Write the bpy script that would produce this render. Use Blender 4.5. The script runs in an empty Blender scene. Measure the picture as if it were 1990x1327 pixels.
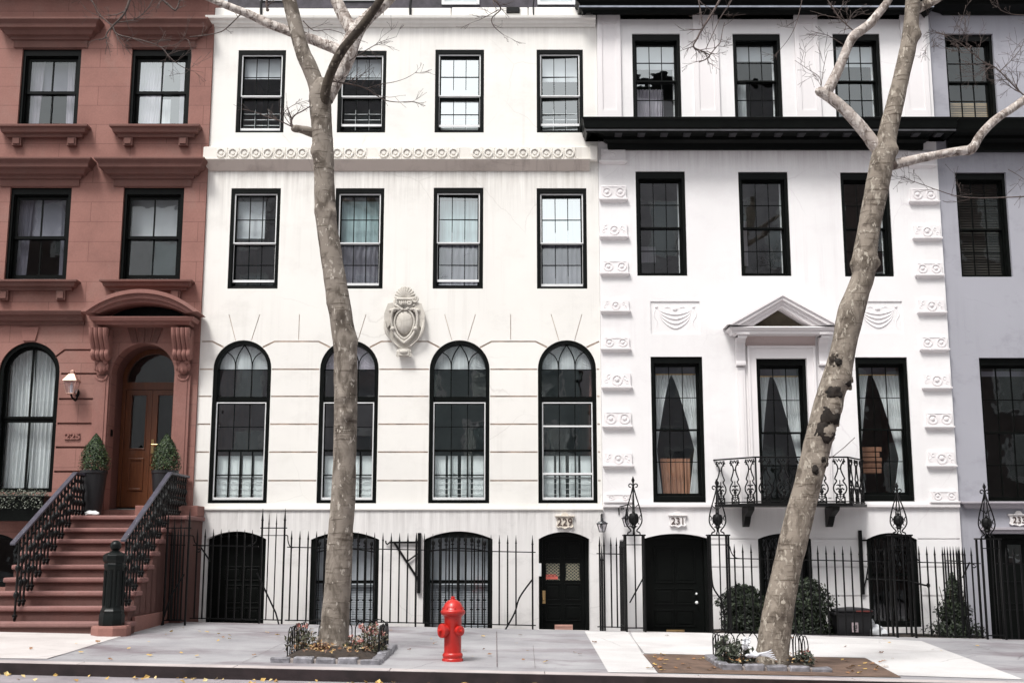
import bpy, math, random
from mathutils import Vector, Matrix, geometry, noise
random.seed(7)
PI = math.pi
scene = bpy.context.scene
COL = scene.collection
# ------------------------------------------------------------------ camera model
F = 2308.0; TILT = math.radians(9.83); EYE = 1.35
CT, ST = math.cos(TILT), math.sin(TILT)
def ray(px, py):
    u = (px - 995.0) / F; v = (663.5 - py) / F
    return Vector((u, CT - v * ST, ST + v * CT))
def P(px, py, Y):
    d = ray(px, py); s = Y / d.y
    return Vector((d.x * s, Y, EYE + d.z * s))
YK, YF, YW = 14.35, 20.6, 21.6          # kerb face, fence line, house fronts
def gz(x, y):
    t = max(0.0, min(1.0, (y - YK) / (YF - YK)))
    return -.0205 * x - .10 * (1 - t)
def G(px, py):
    d = ray(px, py); Y = 17.0
    for _ in range(30):
        p = P(px, py, Y); g = gz(p.x, Y)
        Y2 = (g - EYE) * d.y / d.z
        Y = .5 * Y + .5 * Y2
    p = P(px, py, Y); return p

# ------------------------------------------------------------------ materials
def nodes_of(name):
    m = bpy.data.materials.new(name); m.use_nodes = True
    nt = m.node_tree; b = nt.nodes['Principled BSDF']
    return m, nt, b
def N(nt, t, **kw):
    n = nt.nodes.new(t)
    for k, v in kw.items():
        if k in n.inputs: n.inputs[k].default_value = v
        else: setattr(n, k, v)
    return n
def ramp(nt, src, stops):
    r = nt.nodes.new('ShaderNodeValToRGB'); e = r.color_ramp.elements
    while len(e) > 1: e.remove(e[-1])
    for i, (p, c) in enumerate(stops):
        el = e[0] if i == 0 else e.new(p)
        el.position = p; el.color = (*c, 1) if len(c) == 3 else c
    nt.links.new(src, r.inputs['Fac']); return r.outputs['Color']
def mix(nt, fac, a, b, mode='MIX'):
    n = nt.nodes.new('ShaderNodeMix'); n.data_type = 'RGBA'; n.blend_type = mode
    for s, i in ((fac, 0), (a, 6), (b, 7)):
        if hasattr(s, 'is_linked'): nt.links.new(s, n.inputs[i])
        else: n.inputs[i].default_value = s if i == 0 else (*s, 1)
    return n.outputs[2]
def coords(nt, scale=(1, 1, 1), loc=(0, 0, 0)):
    tc = nt.nodes.new('ShaderNodeTexCoord'); mp = nt.nodes.new('ShaderNodeMapping')
    mp.inputs['Scale'].default_value = scale; mp.inputs['Location'].default_value = loc
    nt.links.new(tc.outputs['Object'], mp.inputs['Vector']); return mp.outputs['Vector']
def noise_tex(nt, vec, scale, detail=4, rough=.55, dist=0.0):
    n = N(nt, 'ShaderNodeTexNoise'); n.inputs['Scale'].default_value = scale
    n.inputs['Detail'].default_value = detail; n.inputs['Roughness'].default_value = rough
    n.inputs['Distortion'].default_value = dist
    nt.links.new(vec, n.inputs['Vector']); return n.outputs['Fac']
def bump(nt, b, h, strength=.3, dist=.01):
    n = nt.nodes.new('ShaderNodeBump'); n.inputs['Strength'].default_value = strength
    n.inputs['Distance'].default_value = dist
    nt.links.new(h, n.inputs['Height']); nt.links.new(n.outputs['Normal'], b.inputs['Normal'])
def mat(name, col, rough=.7, var=.12, scale=3.0, metal=0.0, bmp=0.0, bscale=40, spec=.5, coat=0.0):
    m, nt, b = nodes_of(name)
    v = coords(nt); f = noise_tex(nt, v, scale, 5)
    lo = tuple(c * (1 - var) for c in col); hi = tuple(min(1, c * (1 + var)) for c in col)
    nt.links.new(ramp(nt, f, [(.3, lo), (.7, hi)]), b.inputs['Base Color'])
    b.inputs['Roughness'].default_value = rough; b.inputs['Metallic'].default_value = metal
    b.inputs['Specular IOR Level'].default_value = spec
    b.inputs['Coat Weight'].default_value = coat
    if bmp: bump(nt, b, noise_tex(nt, coords(nt), bscale, 4), bmp, .006)
    return m
def stucco(name, col, stain, amount=.5, streak_z=None, low_z=None, blotch=.0):
    """painted masonry: soft mottling, vertical run-off streaks, weather stains with their own edges"""
    m, nt, b = nodes_of(name)
    v = coords(nt)
    base = ramp(nt, noise_tex(nt, v, .55, 6), [(.32, tuple(c * .93 for c in col)), (.62, col)])
    st = noise_tex(nt, coords(nt, (5.5, 1, .16)), 1.3, 7, .7)
    k = ramp(nt, st, [(.50, (0, 0, 0)), (.78, (1, 1, 1))])
    big = ramp(nt, noise_tex(nt, coords(nt, (1, 1, .8), (3, 1, 7)), .7, 4), [(.45, (0, 0, 0)), (.75, (1, 1, 1))])
    fac = mix(nt, 1.0, k, big, 'MULTIPLY')
    c = mix(nt, fac, base, stain)
    if amount < 1:
        c = mix(nt, amount, base, c)
    if streak_z:                       # run-off below a ledge: list of (top, length)
        sx = nt.nodes.new('ShaderNodeSeparateXYZ'); nt.links.new(v, sx.inputs[0])
        for (top, ln, am) in streak_z:
            mr = nt.nodes.new('ShaderNodeMapRange'); nt.links.new(sx.outputs['Z'], mr.inputs['Value'])
            mr.inputs['From Min'].default_value = top - ln; mr.inputs['From Max'].default_value = top
            lt = N(nt, 'ShaderNodeMath', operation='LESS_THAN'); nt.links.new(sx.outputs['Z'], lt.inputs[0]); lt.inputs[1].default_value = top
            mu = N(nt, 'ShaderNodeMath', operation='MULTIPLY'); nt.links.new(mr.outputs[0], mu.inputs[0]); nt.links.new(lt.outputs[0], mu.inputs[1])
            s2 = ramp(nt, noise_tex(nt, coords(nt, (9, 1, .35), (top, 0, 0)), 1.1, 8, .75), [(.40, (0, 0, 0)), (.75, (1, 1, 1))])
            m2 = mix(nt, 1.0, s2, mu.outputs[0], 'MULTIPLY')
            m3 = mix(nt, 1.0, m2, (am, am, am), 'MULTIPLY')
            c = mix(nt, m3, c, stain)
    if blotch:
        bl = ramp(nt, noise_tex(nt, coords(nt, (1, 1, 1.5), (9, 2, 4)), 1.1, 7, .7), [(.52, (0, 0, 0)), (.70, (1, 1, 1))])
        c = mix(nt, mix(nt, 1.0, bl, (blotch,) * 3, 'MULTIPLY'), c, stain)
    vo = N(nt, 'ShaderNodeTexVoronoi'); vo.feature = 'DISTANCE_TO_EDGE'; vo.inputs['Scale'].default_value = .8
    wob = N(nt, 'ShaderNodeMix'); wob.data_type = 'VECTOR'; wob.inputs[0].default_value = .18
    nz = N(nt, 'ShaderNodeTexNoise'); nz.inputs['Scale'].default_value = 2.5; nz.inputs['Detail'].default_value = 6; nt.links.new(v, nz.inputs['Vector'])
    nt.links.new(v, wob.inputs[4]); nt.links.new(nz.outputs['Color'], wob.inputs[5]); nt.links.new(wob.outputs[1], vo.inputs['Vector'])
    ck = ramp(nt, vo.outputs['Distance'], [(.0, (.26, .26, .26)), (.006, (0, 0, 0))])          # hairline cracks, here and there
    ckm = mix(nt, 1.0, ck, ramp(nt, noise_tex(nt, coords(nt, (1, 1, 1), (7, 1, 3)), .45, 2), [(.54, (0, 0, 0)), (.62, (1, 1, 1))]), 'MULTIPLY')
    c = mix(nt, ckm, c, stain)
    nt.links.new(c, b.inputs['Base Color'])
    b.inputs['Roughness'].default_value = .85; b.inputs['Specular IOR Level'].default_value = .25
    h = mix(nt, .5, noise_tex(nt, v, 60, 3), noise_tex(nt, v, 5, 4))
    bump(nt, b, h, .25, .012)
    return m
def brownstone_mat(name, col, course, offz, lines=True):
    m, nt, b = nodes_of(name)
    v = coords(nt)
    c = ramp(nt, noise_tex(nt, v, 1.1, 8, .68), [(.28, tuple(x * .78 for x in col)), (.5, col), (.74, tuple(min(1, x * 1.16) for x in col))])
    c = mix(nt, ramp(nt, noise_tex(nt, coords(nt, (1, 1, .7), (2, 4, 8)), .8, 7, .7, .5), [(.54, (0, 0, 0)), (.62, (.35, .35, .35))]), c, (col[0] * 1.02, col[1] * 1.25, col[2] * 1.28))
    gr = ramp(nt, noise_tex(nt, coords(nt, (1, 1, 1), (5, 5, 5)), 30, 3), [(.3, (.92, .92, .92)), (.7, (1.05, 1.05, 1.05))])
    c = mix(nt, 1.0, c, gr, 'MULTIPLY')
    if lines:
        sx = nt.nodes.new('ShaderNodeSeparateXYZ'); nt.links.new(v, sx.inputs[0])
        cx = nt.nodes.new('ShaderNodeCombineXYZ'); nt.links.new(sx.outputs['X'], cx.inputs[0]); nt.links.new(sx.outputs['Z'], cx.inputs[1])
        mp = nt.nodes.new('ShaderNodeMapping'); mp.inputs['Location'].default_value = (.3, -offz, 0); nt.links.new(cx.outputs[0], mp.inputs[0])
        br = nt.nodes.new('ShaderNodeTexBrick'); nt.links.new(mp.outputs[0], br.inputs['Vector'])
        br.inputs['Scale'].default_value = 1.0; br.inputs['Brick Width'].default_value = 1.35
        br.inputs['Row Height'].default_value = course; br.inputs['Mortar Size'].default_value = .006
        br.inputs['Mortar Smooth'].default_value = .3
        br.inputs['Color1'].default_value = (*[x for x in (1, 1, 1)], 1); br.inputs['Color2'].default_value = (.93, .92, .92, 1)
        br.inputs['Mortar'].default_value = (.60, .56, .56, 1)
        c = mix(nt, 1.0, c, br.outputs['Color'], 'MULTIPLY')
    nt.links.new(c, b.inputs['Base Color'])
    b.inputs['Roughness'].default_value = .82; b.inputs['Specular IOR Level'].default_value = .3
    bump(nt, b, noise_tex(nt, v, 70, 4), .25, .006)
    return m
def glass_mat(name, refl, tint=(.93, .96, .96)):
    m = bpy.data.materials.new(name); m.use_nodes = True; nt = m.node_tree; nt.nodes.clear()
    out = N(nt, 'ShaderNodeOutputMaterial'); ms = N(nt, 'ShaderNodeMixShader')
    tr = N(nt, 'ShaderNodeBsdfTransparent'); tr.inputs[0].default_value = (*tint, 1)
    gl = N(nt, 'ShaderNodeBsdfGlossy'); gl.inputs['Roughness'].default_value = .012
    gl.inputs[0].default_value = (.95, 1.0, 1.0, 1)
    fr = N(nt, 'ShaderNodeFresnel'); gi = N(nt, 'ShaderNodeNewGeometry'); mr = N(nt, 'ShaderNodeMapRange')
    mr.inputs['To Min'].default_value = refl; mr.inputs['To Max'].default_value = 1 / refl   # a thin pane mirrors alike from both sides
    nt.links.new(gi.outputs['Backfacing'], mr.inputs['Value']); nt.links.new(mr.outputs[0], fr.inputs[0])
    bm = N(nt, 'ShaderNodeBump'); bm.inputs['Strength'].default_value = .045; bm.inputs['Distance'].default_value = .05
    nt.links.new(noise_tex(nt, coords(nt), 2.2, 2), bm.inputs['Height'])
    nt.links.new(bm.outputs[0], gl.inputs['Normal'])
    nt.links.new(fr.outputs[0], ms.inputs[0]); nt.links.new(tr.outputs[0], ms.inputs[1]); nt.links.new(gl.outputs[0], ms.inputs[2])
    nt.links.new(ms.outputs[0], out.inputs[0]); return m
def cloth_mat(name, col, trans=.4):
    m, nt, b = nodes_of(name)
    v = coords(nt, (1, 1, .05))
    c = ramp(nt, noise_tex(nt, v, 30, 3), [(.3, tuple(x * .72 for x in col)), (.7, col)])
    nt.links.new(c, b.inputs['Base Color']); b.inputs['Roughness'].default_value = .9
    return m
def bark_mat(name, base, dark, pale, t0, t1, sc=1.0):
    """plane-tree bark: flaking plates over a paler under-bark"""
    m, nt, b = nodes_of(name)
    v = coords(nt, (1, 1, .55))
    n1 = noise_tex(nt, v, 3.2 * sc, 8, .62, .6)
    c = ramp(nt, n1, [(.38, dark), (.54, base)])
    n2 = noise_tex(nt, coords(nt, (1, 1, .5), (4, 9, 2)), 5.5 * sc, 6, .6, .8)
    p = ramp(nt, n2, [(t0, (0, 0, 0)), (t1, (1, 1, 1))])
    c = mix(nt, p, c, pale)
    n3 = noise_tex(nt, coords(nt, (.5, .5, 5), (2, 3, 4)), 6, 5, .6)
    w = ramp(nt, n3, [(.58, (1, 1, 1)), (.66, (.45, .42, .40))])
    c = mix(nt, 1.0, c, w, 'MULTIPLY')
    fl = noise_tex(nt, coords(nt, (1, 1, .6), (7, 7, 1)), 17, 3, .5)
    c = mix(nt, ramp(nt, fl, [(.62, (0, 0, 0)), (.65, (1, 1, 1))]), c, pale)
    dk = noise_tex(nt, coords(nt, (1, 1, .35), (3, 1, 9)), 7, 6, .7)
    c = mix(nt, ramp(nt, dk, [(.56, (0, 0, 0)), (.66, (.7, .7, .7))]), c, dark)
    nt.links.new(c, b.inputs['Base Color']); b.inputs['Roughness'].default_value = .85
    b.inputs['Specular IOR Level'].default_value = .25
    h = mix(nt, .6, p, n3); h = mix(nt, .35, h, n1); bump(nt, b, h, .9, .02)
    return m
def leaf_mat(name, c1, c2, c3=None):
    m, nt, b = nodes_of(name)
    gi = nt.nodes.new('ShaderNodeNewGeometry')
    st = [(0, c1), (.6, c2)] + ([(1, c3)] if c3 else [])
    nt.links.new(ramp(nt, gi.outputs['Random Per Island'], st), b.inputs['Base Color'])
    b.inputs['Roughness'].default_value = .55
    return m

# ------------------------------------------------------------------ mesh builder
class MB:
    def __init__(s): s.v = []; s.f = []; s.mi = []
    def quad(s, a, b, c, d, mi=0):
        n = len(s.v); s.v += [tuple(a), tuple(b), tuple(c), tuple(d)]; s.f.append((n, n + 1, n + 2, n + 3)); s.mi.append(mi); return s
    def box(s, x0, x1, y0, y1, z0, z1, mi=0):
        n = len(s.v)
        s.v += [(x0, y0, z0), (x1, y0, z0), (x1, y1, z0), (x0, y1, z0), (x0, y0, z1), (x1, y0, z1), (x1, y1, z1), (x0, y1, z1)]
        for f in ((0, 3, 2, 1), (4, 5, 6, 7), (0, 1, 5, 4), (1, 2, 6, 5), (2, 3, 7, 6), (3, 0, 4, 7)):
            s.f.append(tuple(n + i for i in f)); s.mi.append(mi)
        return s
    def prism(s, poly, y0, y1, mi=0):
        """poly: (x,z) ccw seen from the front (-y)"""
        n = len(s.v); k = len(poly)
        s.v += [(x, y0, z) for x, z in poly] + [(x, y1, z) for x, z in poly]
        s.f.append(tuple(range(n, n + k))); s.mi.append(mi)
        s.f.append(tuple(range(n + 2 * k - 1, n + k - 1, -1))); s.mi.append(mi)
        for i in range(k):
            j = (i + 1) % k; s.f.append((n + i, n + k + i, n + k + j, n + j)); s.mi.append(mi)
        return s
    def ring(s, outer, inner, y0, y1, mi=0, closed=True):
        n = len(s.v); k = len(outer)
        for y in (y0, y1):
            s.v += [(x, y, z) for x, z in outer]; s.v += [(x, y, z) for x, z in inner]
        def q(*f): s.f.append(tuple(n + i for i in f)); s.mi.append(mi)
        for i in range(k if closed else k - 1):
            j = (i + 1) % k
            q(i, j, k + j, k + i); q(2 * k + i, 3 * k + i, 3 * k + j, 2 * k + j)
            q(i, 2 * k + i, 2 * k + j, j); q(k + i, k + j, 3 * k + j, 3 * k + i)
        if not closed:
            for i in (0, k - 1): q(i, k + i, 3 * k + i, 2 * k + i)
        return s
    def tube(s, pts, r, n=8, mi=0, cap=True, flat=None):
        pts = [Vector(p) for p in pts]; m = len(pts)
        if not isinstance(r, (list, tuple)): r = [r] * m
        b = len(s.v); ref = None
        for i, p in enumerate(pts):
            t = (pts[min(i + 1, m - 1)] - pts[max(i - 1, 0)])
            t = t.normalized() if t.length > 1e-9 else Vector((0, 0, 1))
            if ref is None:
                ref = t.cross(Vector((0, 1, 0)))
                if ref.length < .1: ref = t.cross(Vector((1, 0, 0)))
                ref.normalize()
            u = (ref - t * ref.dot(t)).normalized(); ref = u; w = t.cross(u)
            for k in range(n):
                a = 2 * PI * k / n
                s.v.append(tuple(p + u * (r[i] * math.cos(a)) + w * (r[i] * math.sin(a))))
        for i in range(m - 1):
            for k in range(n):
                l = (k + 1) % n
                s.f.append((b + i * n + k, b + i * n + l, b + (i + 1) * n + l, b + (i + 1) * n + k)); s.mi.append(mi)
        if cap:
            s.f.append(tuple(b + k for k in range(n - 1, -1, -1))); s.mi.append(mi)
            s.f.append(tuple(b + (m - 1) * n + k for k in range(n))); s.mi.append(mi)
        return s
    def lathe(s, prof, c=(0, 0, 0), n=20, axis='z', mi=0, sq=None):
        """prof: (r, h) from bottom up"""
        b = len(s.v); m = len(prof); c = Vector(c)
        for (r, h) in prof:
            for k in range(n):
                a = 2 * PI * (k + .5) / n; x, y = r * math.cos(a), r * math.sin(a)
                d = {'z': (x, y, h), 'y': (x, -h, y), 'x': (h, x, y)}[axis]
                s.v.append(tuple(c + Vector(d)))
        for i in range(m - 1):
            for k in range(n):
                l = (k + 1) % n
                s.f.append((b + i * n + k, b + i * n + l, b + (i + 1) * n + l, b + (i + 1) * n + k)); s.mi.append(mi)
        s.f.append(tuple(b + k for k in range(n - 1, -1, -1))); s.mi.append(mi)
        s.f.append(tuple(b + (m - 1) * n + k for k in range(n))); s.mi.append(mi)
        return s
    def sphere(s, c, r, sc=(1, 1, 1), n=14, m=9, jit=0.0):
        b = len(s.v); c = Vector(c)
        for i in range(m + 1):
            th = PI * i / m
            for k in range(n):
                a = 2 * PI * k / n
                q = Vector((math.sin(th) * math.cos(a) * sc[0], math.sin(th) * math.sin(a) * sc[1], -math.cos(th) * sc[2])) * r
                if jit: q *= 1 + jit * noise.noise(q * (2.2 / r) + c)
                s.v.append(tuple(c + q))
        for i in range(m):
            for k in range(n):
                l = (k + 1) % n
                s.f.append((b + i * n + k, b + i * n + l, b + (i + 1) * n + l, b + (i + 1) * n + k)); s.mi.append(0)
        return s
    def cornice(s, prof, x0, x1, Y, lret=True, rret=True, mi=0):
        """prof: (projection, z) bottom -> top; returns mitred to the wall"""
        b = len(s.v)
        for d, z in prof:
            xl = x0 - d if lret else x0; xr = x1 + d if rret else x1
            s.v += [(xl, Y, z), (xl, Y - d, z), (xr, Y - d, z), (xr, Y, z)]
        for i in range(len(prof) - 1):
            for k in range(3):
                s.f.append((b + 4 * i + k, b + 4 * i + k + 1, b + 4 * i + 5 + k, b + 4 * i + 4 + k)); s.mi.append(mi)
            s.f.append((b + 4 * i + 3, b + 4 * i, b + 4 * i + 4, b + 4 * i + 7)); s.mi.append(mi)
        s.f.append((b, b + 3, b + 2, b + 1)); s.mi.append(mi)
        e = b + 4 * (len(prof) - 1); s.f.append((e, e + 1, e + 2, e + 3)); s.mi.append(mi)
        return s
    def xform(s, M, start=0):
        s.v[start:] = [tuple(M @ Vector(v)) for v in s.v[start:]]; return s
    def leaf(s, p, nrm, size, rot=0.0, asp=.55, curl=.25):
        nrm = nrm.normalized(); t = nrm.cross(Vector((0, 0, 1)))
        if t.length < .05: t = Vector((1, 0, 0))
        t.normalize(); w = nrm.cross(t)
        a = t * math.cos(rot) + w * math.sin(rot); c = nrm.cross(a)
        L = size; W = size * asp
        b = len(s.v)
        s.v += [tuple(p - a * L * .5), tuple(p + c * W * .5 + nrm * curl * L * .3), tuple(p + a * L * .5), tuple(p - c * W * .5 + nrm * curl * L * .3)]
        s.f.append((b, b + 1, b + 2, b + 3)); s.mi.append(0)
    def build(s, name, m, parent=None, smooth=False, bev=0.0, angle=40, origin=None):
        o_w = Vector(origin) if origin is not None else (world_loc(parent) if parent else Vector((0, 0, 0)))
        me = bpy.data.meshes.new(name)
        me.from_pydata([tuple(Vector(v) - o_w) for v in s.v], [], s.f)
        for q in (m if isinstance(m, (list, tuple)) else [m]): me.materials.append(q)
        if any(s.mi): me.polygons.foreach_set('material_index', s.mi)
        if smooth:
            me.polygons.foreach_set('use_smooth', [True] * len(me.polygons))
            me.set_sharp_from_angle(angle=math.radians(angle))
        me.update()
        o = bpy.data.objects.new(name, me); COL.objects.link(o)
        if parent:
            o.parent = parent
            o.location = o_w - world_loc(parent)
        else: o.location = o_w
        if bev:
            md = o.modifiers.new('bevel', 'BEVEL'); md.width = bev; md.segments = 2; md.limit_method = 'ANGLE'
        return o
def world_loc(o):
    v = Vector((0, 0, 0))
    while o is not None: v += o.location; o = o.parent
    return v
def thing(name, loc, label, cat, group=None):
    o = bpy.data.objects.new(name, None); COL.objects.link(o); o.location = loc
    o.empty_display_size = .1
    return tag(o, label, cat, group)
def tag(o, label, cat, group=None):
    o['label'] = label; o['category'] = cat
    if group: o['group'] = group
    return o
def struct(o): o['kind'] = 'structure'; return o
def cp(o, parent=None, loc=None, rotz=None):
    c = o.copy(); COL.objects.link(c)
    if parent is not None: c.parent = parent
    if loc is not None: c.location = loc
    if rotz is not None: c.rotation_euler = (0, 0, rotz)
    return c
def text_mesh(txt, size, depth, name, m, parent, at, wide=1.0, bold=0.0):
    cu = bpy.data.curves.new('numerals', 'FONT'); cu.body = txt; cu.size = size; cu.extrude = depth
    cu.align_x = 'CENTER'; cu.align_y = 'CENTER'; cu.offset = bold
    t = bpy.data.objects.new('numerals', cu); COL.objects.link(t)
    bpy.context.view_layer.update()
    me = bpy.data.meshes.new_from_object(t.evaluated_get(bpy.context.evaluated_depsgraph_get()))
    bpy.data.objects.remove(t)
    R = Matrix.Rotation(PI / 2, 4, 'X') @ Matrix.Scale(wide, 4, Vector((1, 0, 0)))
    me.transform(R); me.materials.clear(); me.materials.append(m)
    o = bpy.data.objects.new(name, me); COL.objects.link(o); o.parent = parent
    o.location = Vector(at) - world_loc(parent)
    return o
def spline(pts, k=6):
    """Catmull-Rom through points given as tuples of any length"""
    out = []
    n = len(pts)
    for i in range(n - 1):
        p0, p1, p2, p3 = pts[max(i - 1, 0)], pts[i], pts[i + 1], pts[min(i + 2, n - 1)]
        for j in range(k):
            t = j / k
            out.append(tuple(.5 * (2 * b + (c - a) * t + (2 * a - 5 * b + 4 * c - d) * t * t + (3 * b - a - 3 * c + d) * t ** 3) for a, b, c, d in zip(p0, p1, p2, p3)))
    out.append(tuple(pts[-1])); return out
def spiral(cx, cz, r0, r1, a0, a1, Y, n=16):
    return [(cx + (r0 + (r1 - r0) * i / n) * math.cos(a0 + (a1 - a0) * i / n), Y, cz + (r0 + (r1 - r0) * i / n) * math.sin(a0 + (a1 - a0) * i / n)) for i in range(n + 1)]
def arch_pts(x0, x1, zs, za, n=18):
    """upper curve from right spring to left spring; circle segment through (x0,zs),(mid,za),(x1,zs)"""
    c = (x0 + x1) / 2; h = (x1 - x0) / 2; r = za - zs
    R = (h * h + r * r) / (2 * r); cz = za - R
    a = math.atan2(zs - cz, h)
    return [(c + R * math.cos(a + (PI - 2 * a) * i / n), cz + R * math.sin(a + (PI - 2 * a) * i / n)) for i in range(n + 1)]
def arch_poly(x0, x1, z0, zs, za, n=18):
    return [(x0, z0), (x1, z0)] + arch_pts(x0, x1, zs, za, n)
def inside(p, poly):
    x, z = p; r = False; j = len(poly) - 1
    for i in range(len(poly)):
        (xi, zi), (xj, zj) = poly[i], poly[j]
        if (zi > z) != (zj > z) and x < (xj - xi) * (z - zi) / (zj - zi) + xi: r = not r
        j = i
    return r
def wall_mesh(mb, outer, holes, Y, thick, grooves=(), gdepth=.03, mi=0, gmi=0, back=True):
    """a solid wall slab with openings cut through it and grooves sunk into its face"""
    pts, edges = [], []
    for poly in [outer] + list(holes) + list(grooves):
        b = len(pts); k = len(poly); pts += [Vector(p) for p in poly]
        edges += [(b + i, b + (i + 1) % k) for i in range(k)]
    V, E, Fc, *_ = geometry.delaunay_2d_cdt(pts, edges, [], 0, 1e-6)
    for f in Fc:
        c = sum((V[i] for i in f), Vector((0, 0))) / len(f)
        if not inside(c, outer) or any(inside(c, h) for h in holes): continue
        g = any(inside(c, h) for h in grooves)
        a2 = sum(V[f[i]].x * V[f[(i + 1) % 3]].y - V[f[(i + 1) % 3]].x * V[f[i]].y for i in range(3))
        if a2 < 0: f = f[::-1]
        n = len(mb.v); mb.v += [(V[i].x, Y + (gdepth if g else 0), V[i].y) for i in f]
        mb.f.append((n, n + 1, n + 2)); mb.mi.append(gmi if g else mi)
        if back:
            n = len(mb.v); mb.v += [(V[i].x, Y + thick, V[i].y) for i in f]
            mb.f.append((n + 2, n + 1, n)); mb.mi.append(mi)
    for poly, d in [(outer, thick)] + [(h, thick) for h in holes] + [(g, gdepth) for g in grooves]:
        for i in range(len(poly)):
            (xa, za), (xb, zb) = poly[i], poly[(i + 1) % len(poly)]
            mb.quad((xa, Y, za), (xa, Y + d, za), (xb, Y + d, zb), (xb, Y, zb), mi if d != gdepth else gmi)
    return mb
# ------------------------------------------------------------------ palette
M = {}
M['brown'] = brownstone_mat('brownstone', (.290, .122, .108), .382, 0.0)
M['brown_plain'] = brownstone_mat('brownstone_dressed', (.258, .124, .104), .4, 0, lines=False)
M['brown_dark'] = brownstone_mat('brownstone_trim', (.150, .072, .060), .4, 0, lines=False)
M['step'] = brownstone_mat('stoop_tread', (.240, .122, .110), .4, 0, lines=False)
M['riser'] = brownstone_mat('stoop_riser_shade', (.120, .058, .050), .4, 0, lines=False)  # same stone darkened: the shade on the risers is in the colour
M['black'] = mat('black_paint', (.0028, .0036, .0032), .38, .25, 6, spec=.14)
M['iron'] = mat('wrought_iron', (.0032, .0032, .0034), .45, .3, 9, bmp=.25, bscale=90, spec=.25)
M['iron_green'] = mat('newel_green_black', (.0050, .0068, .0066), .38, .3, 8, bmp=.2, bscale=60, spec=.22)
M['rail'] = mat('handrail_worn_paint', (.062, .060, .080), .45, .25, 5, spec=.5)
M['white_line'] = mat('aluminium_white', (.72, .73, .73), .5, .06)
M['shutter'] = mat('interior_shutter_white', (.84, .88, .88), .6, .05)
M['sheer'] = cloth_mat('sheer_curtain', (.80, .82, .83))
M['lilac_sheer'] = cloth_mat('lilac_sheer', (.62, .57, .64))
M['shade'] = mat('roller_shade', (.72, .74, .77), .8, .05)
M['grey_shade'] = mat('grey_roller_shade', (.26, .25, .30), .8, .08)
M['teal_cloth'] = cloth_mat('pale_teal_curtain', (.46, .62, .64))
M['blind_dark'] = mat('dark_slats', (.050, .046, .040), .5, .2)
M['blind_wood'] = mat('wood_slats', (.46, .33, .19), .5, .15)
M['blind_white'] = mat('white_slats', (.62, .63, .68), .5, .08)
M['tan_cloth'] = cloth_mat('tan_cloth', (.46, .23, .145))
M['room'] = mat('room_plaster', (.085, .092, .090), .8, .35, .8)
M['wood'] = None
M['glass'] = glass_mat('window_glass', 1.85)
M['glass_b'] = glass_mat('bright_window_glass', 3.2)
M['glass_m'] = glass_mat('mid_window_glass', 2.4)
M['glass_s'] = glass_mat('silvered_window_glass', 9.0)
M['brass'] = mat('brass', (.62, .42, .20), .3, .1, metal=1.0)
M['copper'] = mat('worn_copper', (.50, .31, .25), .5, .25, 12, metal=.55)
M['lamp_glass'] = glass_mat('lantern_glass', 1.9, (.9, .88, .9))
def oak(name, col):
    m, nt, b = nodes_of(name)
    v = coords(nt, (9, 1, .7))
    c = ramp(nt, noise_tex(nt, v, 3, 6, .6, 1.2), [(.3, tuple(x * .55 for x in col)), (.7, col)])
    nt.links.new(c, b.inputs['Base Color']); b.inputs['Roughness'].default_value = .35
    b.inputs['Coat Weight'].default_value = .25; return m
M['wood'] = oak('varnished_oak', (.150, .050, .019))

# ------------------------------------------------------------------ windows
def wrect(Y, tl, tr, bl, br, yt, yb):
    return ((P(tl, yt, Y).x + P(bl, yb, Y).x) / 2, (P(tr, yt, Y).x + P(br, yb, Y).x) / 2,
            P(995, yb, Y).z, P(995, yt, Y).z)
def rpoly(r): return [(r[0], r[2]), (r[1], r[2]), (r[1], r[3]), (r[0], r[3])]
def inset(r, l, rr, b, t): return (r[0] + l, r[1] - rr, r[2] + b, r[3] - t)
def bars(mb, r, cols, rows, y0, y1, w=.016):
    x0, x1, z0, z1 = r
    for i in range(1, cols):
        x = x0 + (x1 - x0) * i / cols; mb.box(x - w / 2, x + w / 2, y0, y1, z0, z1)
    for i in range(1, rows):
        z = z0 + (z1 - z0) * i / rows; mb.box(x0, x1, y0 + .002, y1 - .002, z - w / 2, z + w / 2)
def pane_quad(mb, r, y, tilt=None):
    x0, x1, z0, z1 = r
    tx, tz = tilt if tilt else (random.uniform(-.011, .011), random.uniform(-.006, .016))
    h, w = (z1 - z0) / 2, (x1 - x0) / 2
    mb.quad((x0, y - tx * w - tz * h, z0), (x1, y + tx * w - tz * h, z0), (x1, y + tx * w + tz * h, z1), (x0, y - tx * w + tz * h, z1))
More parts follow.
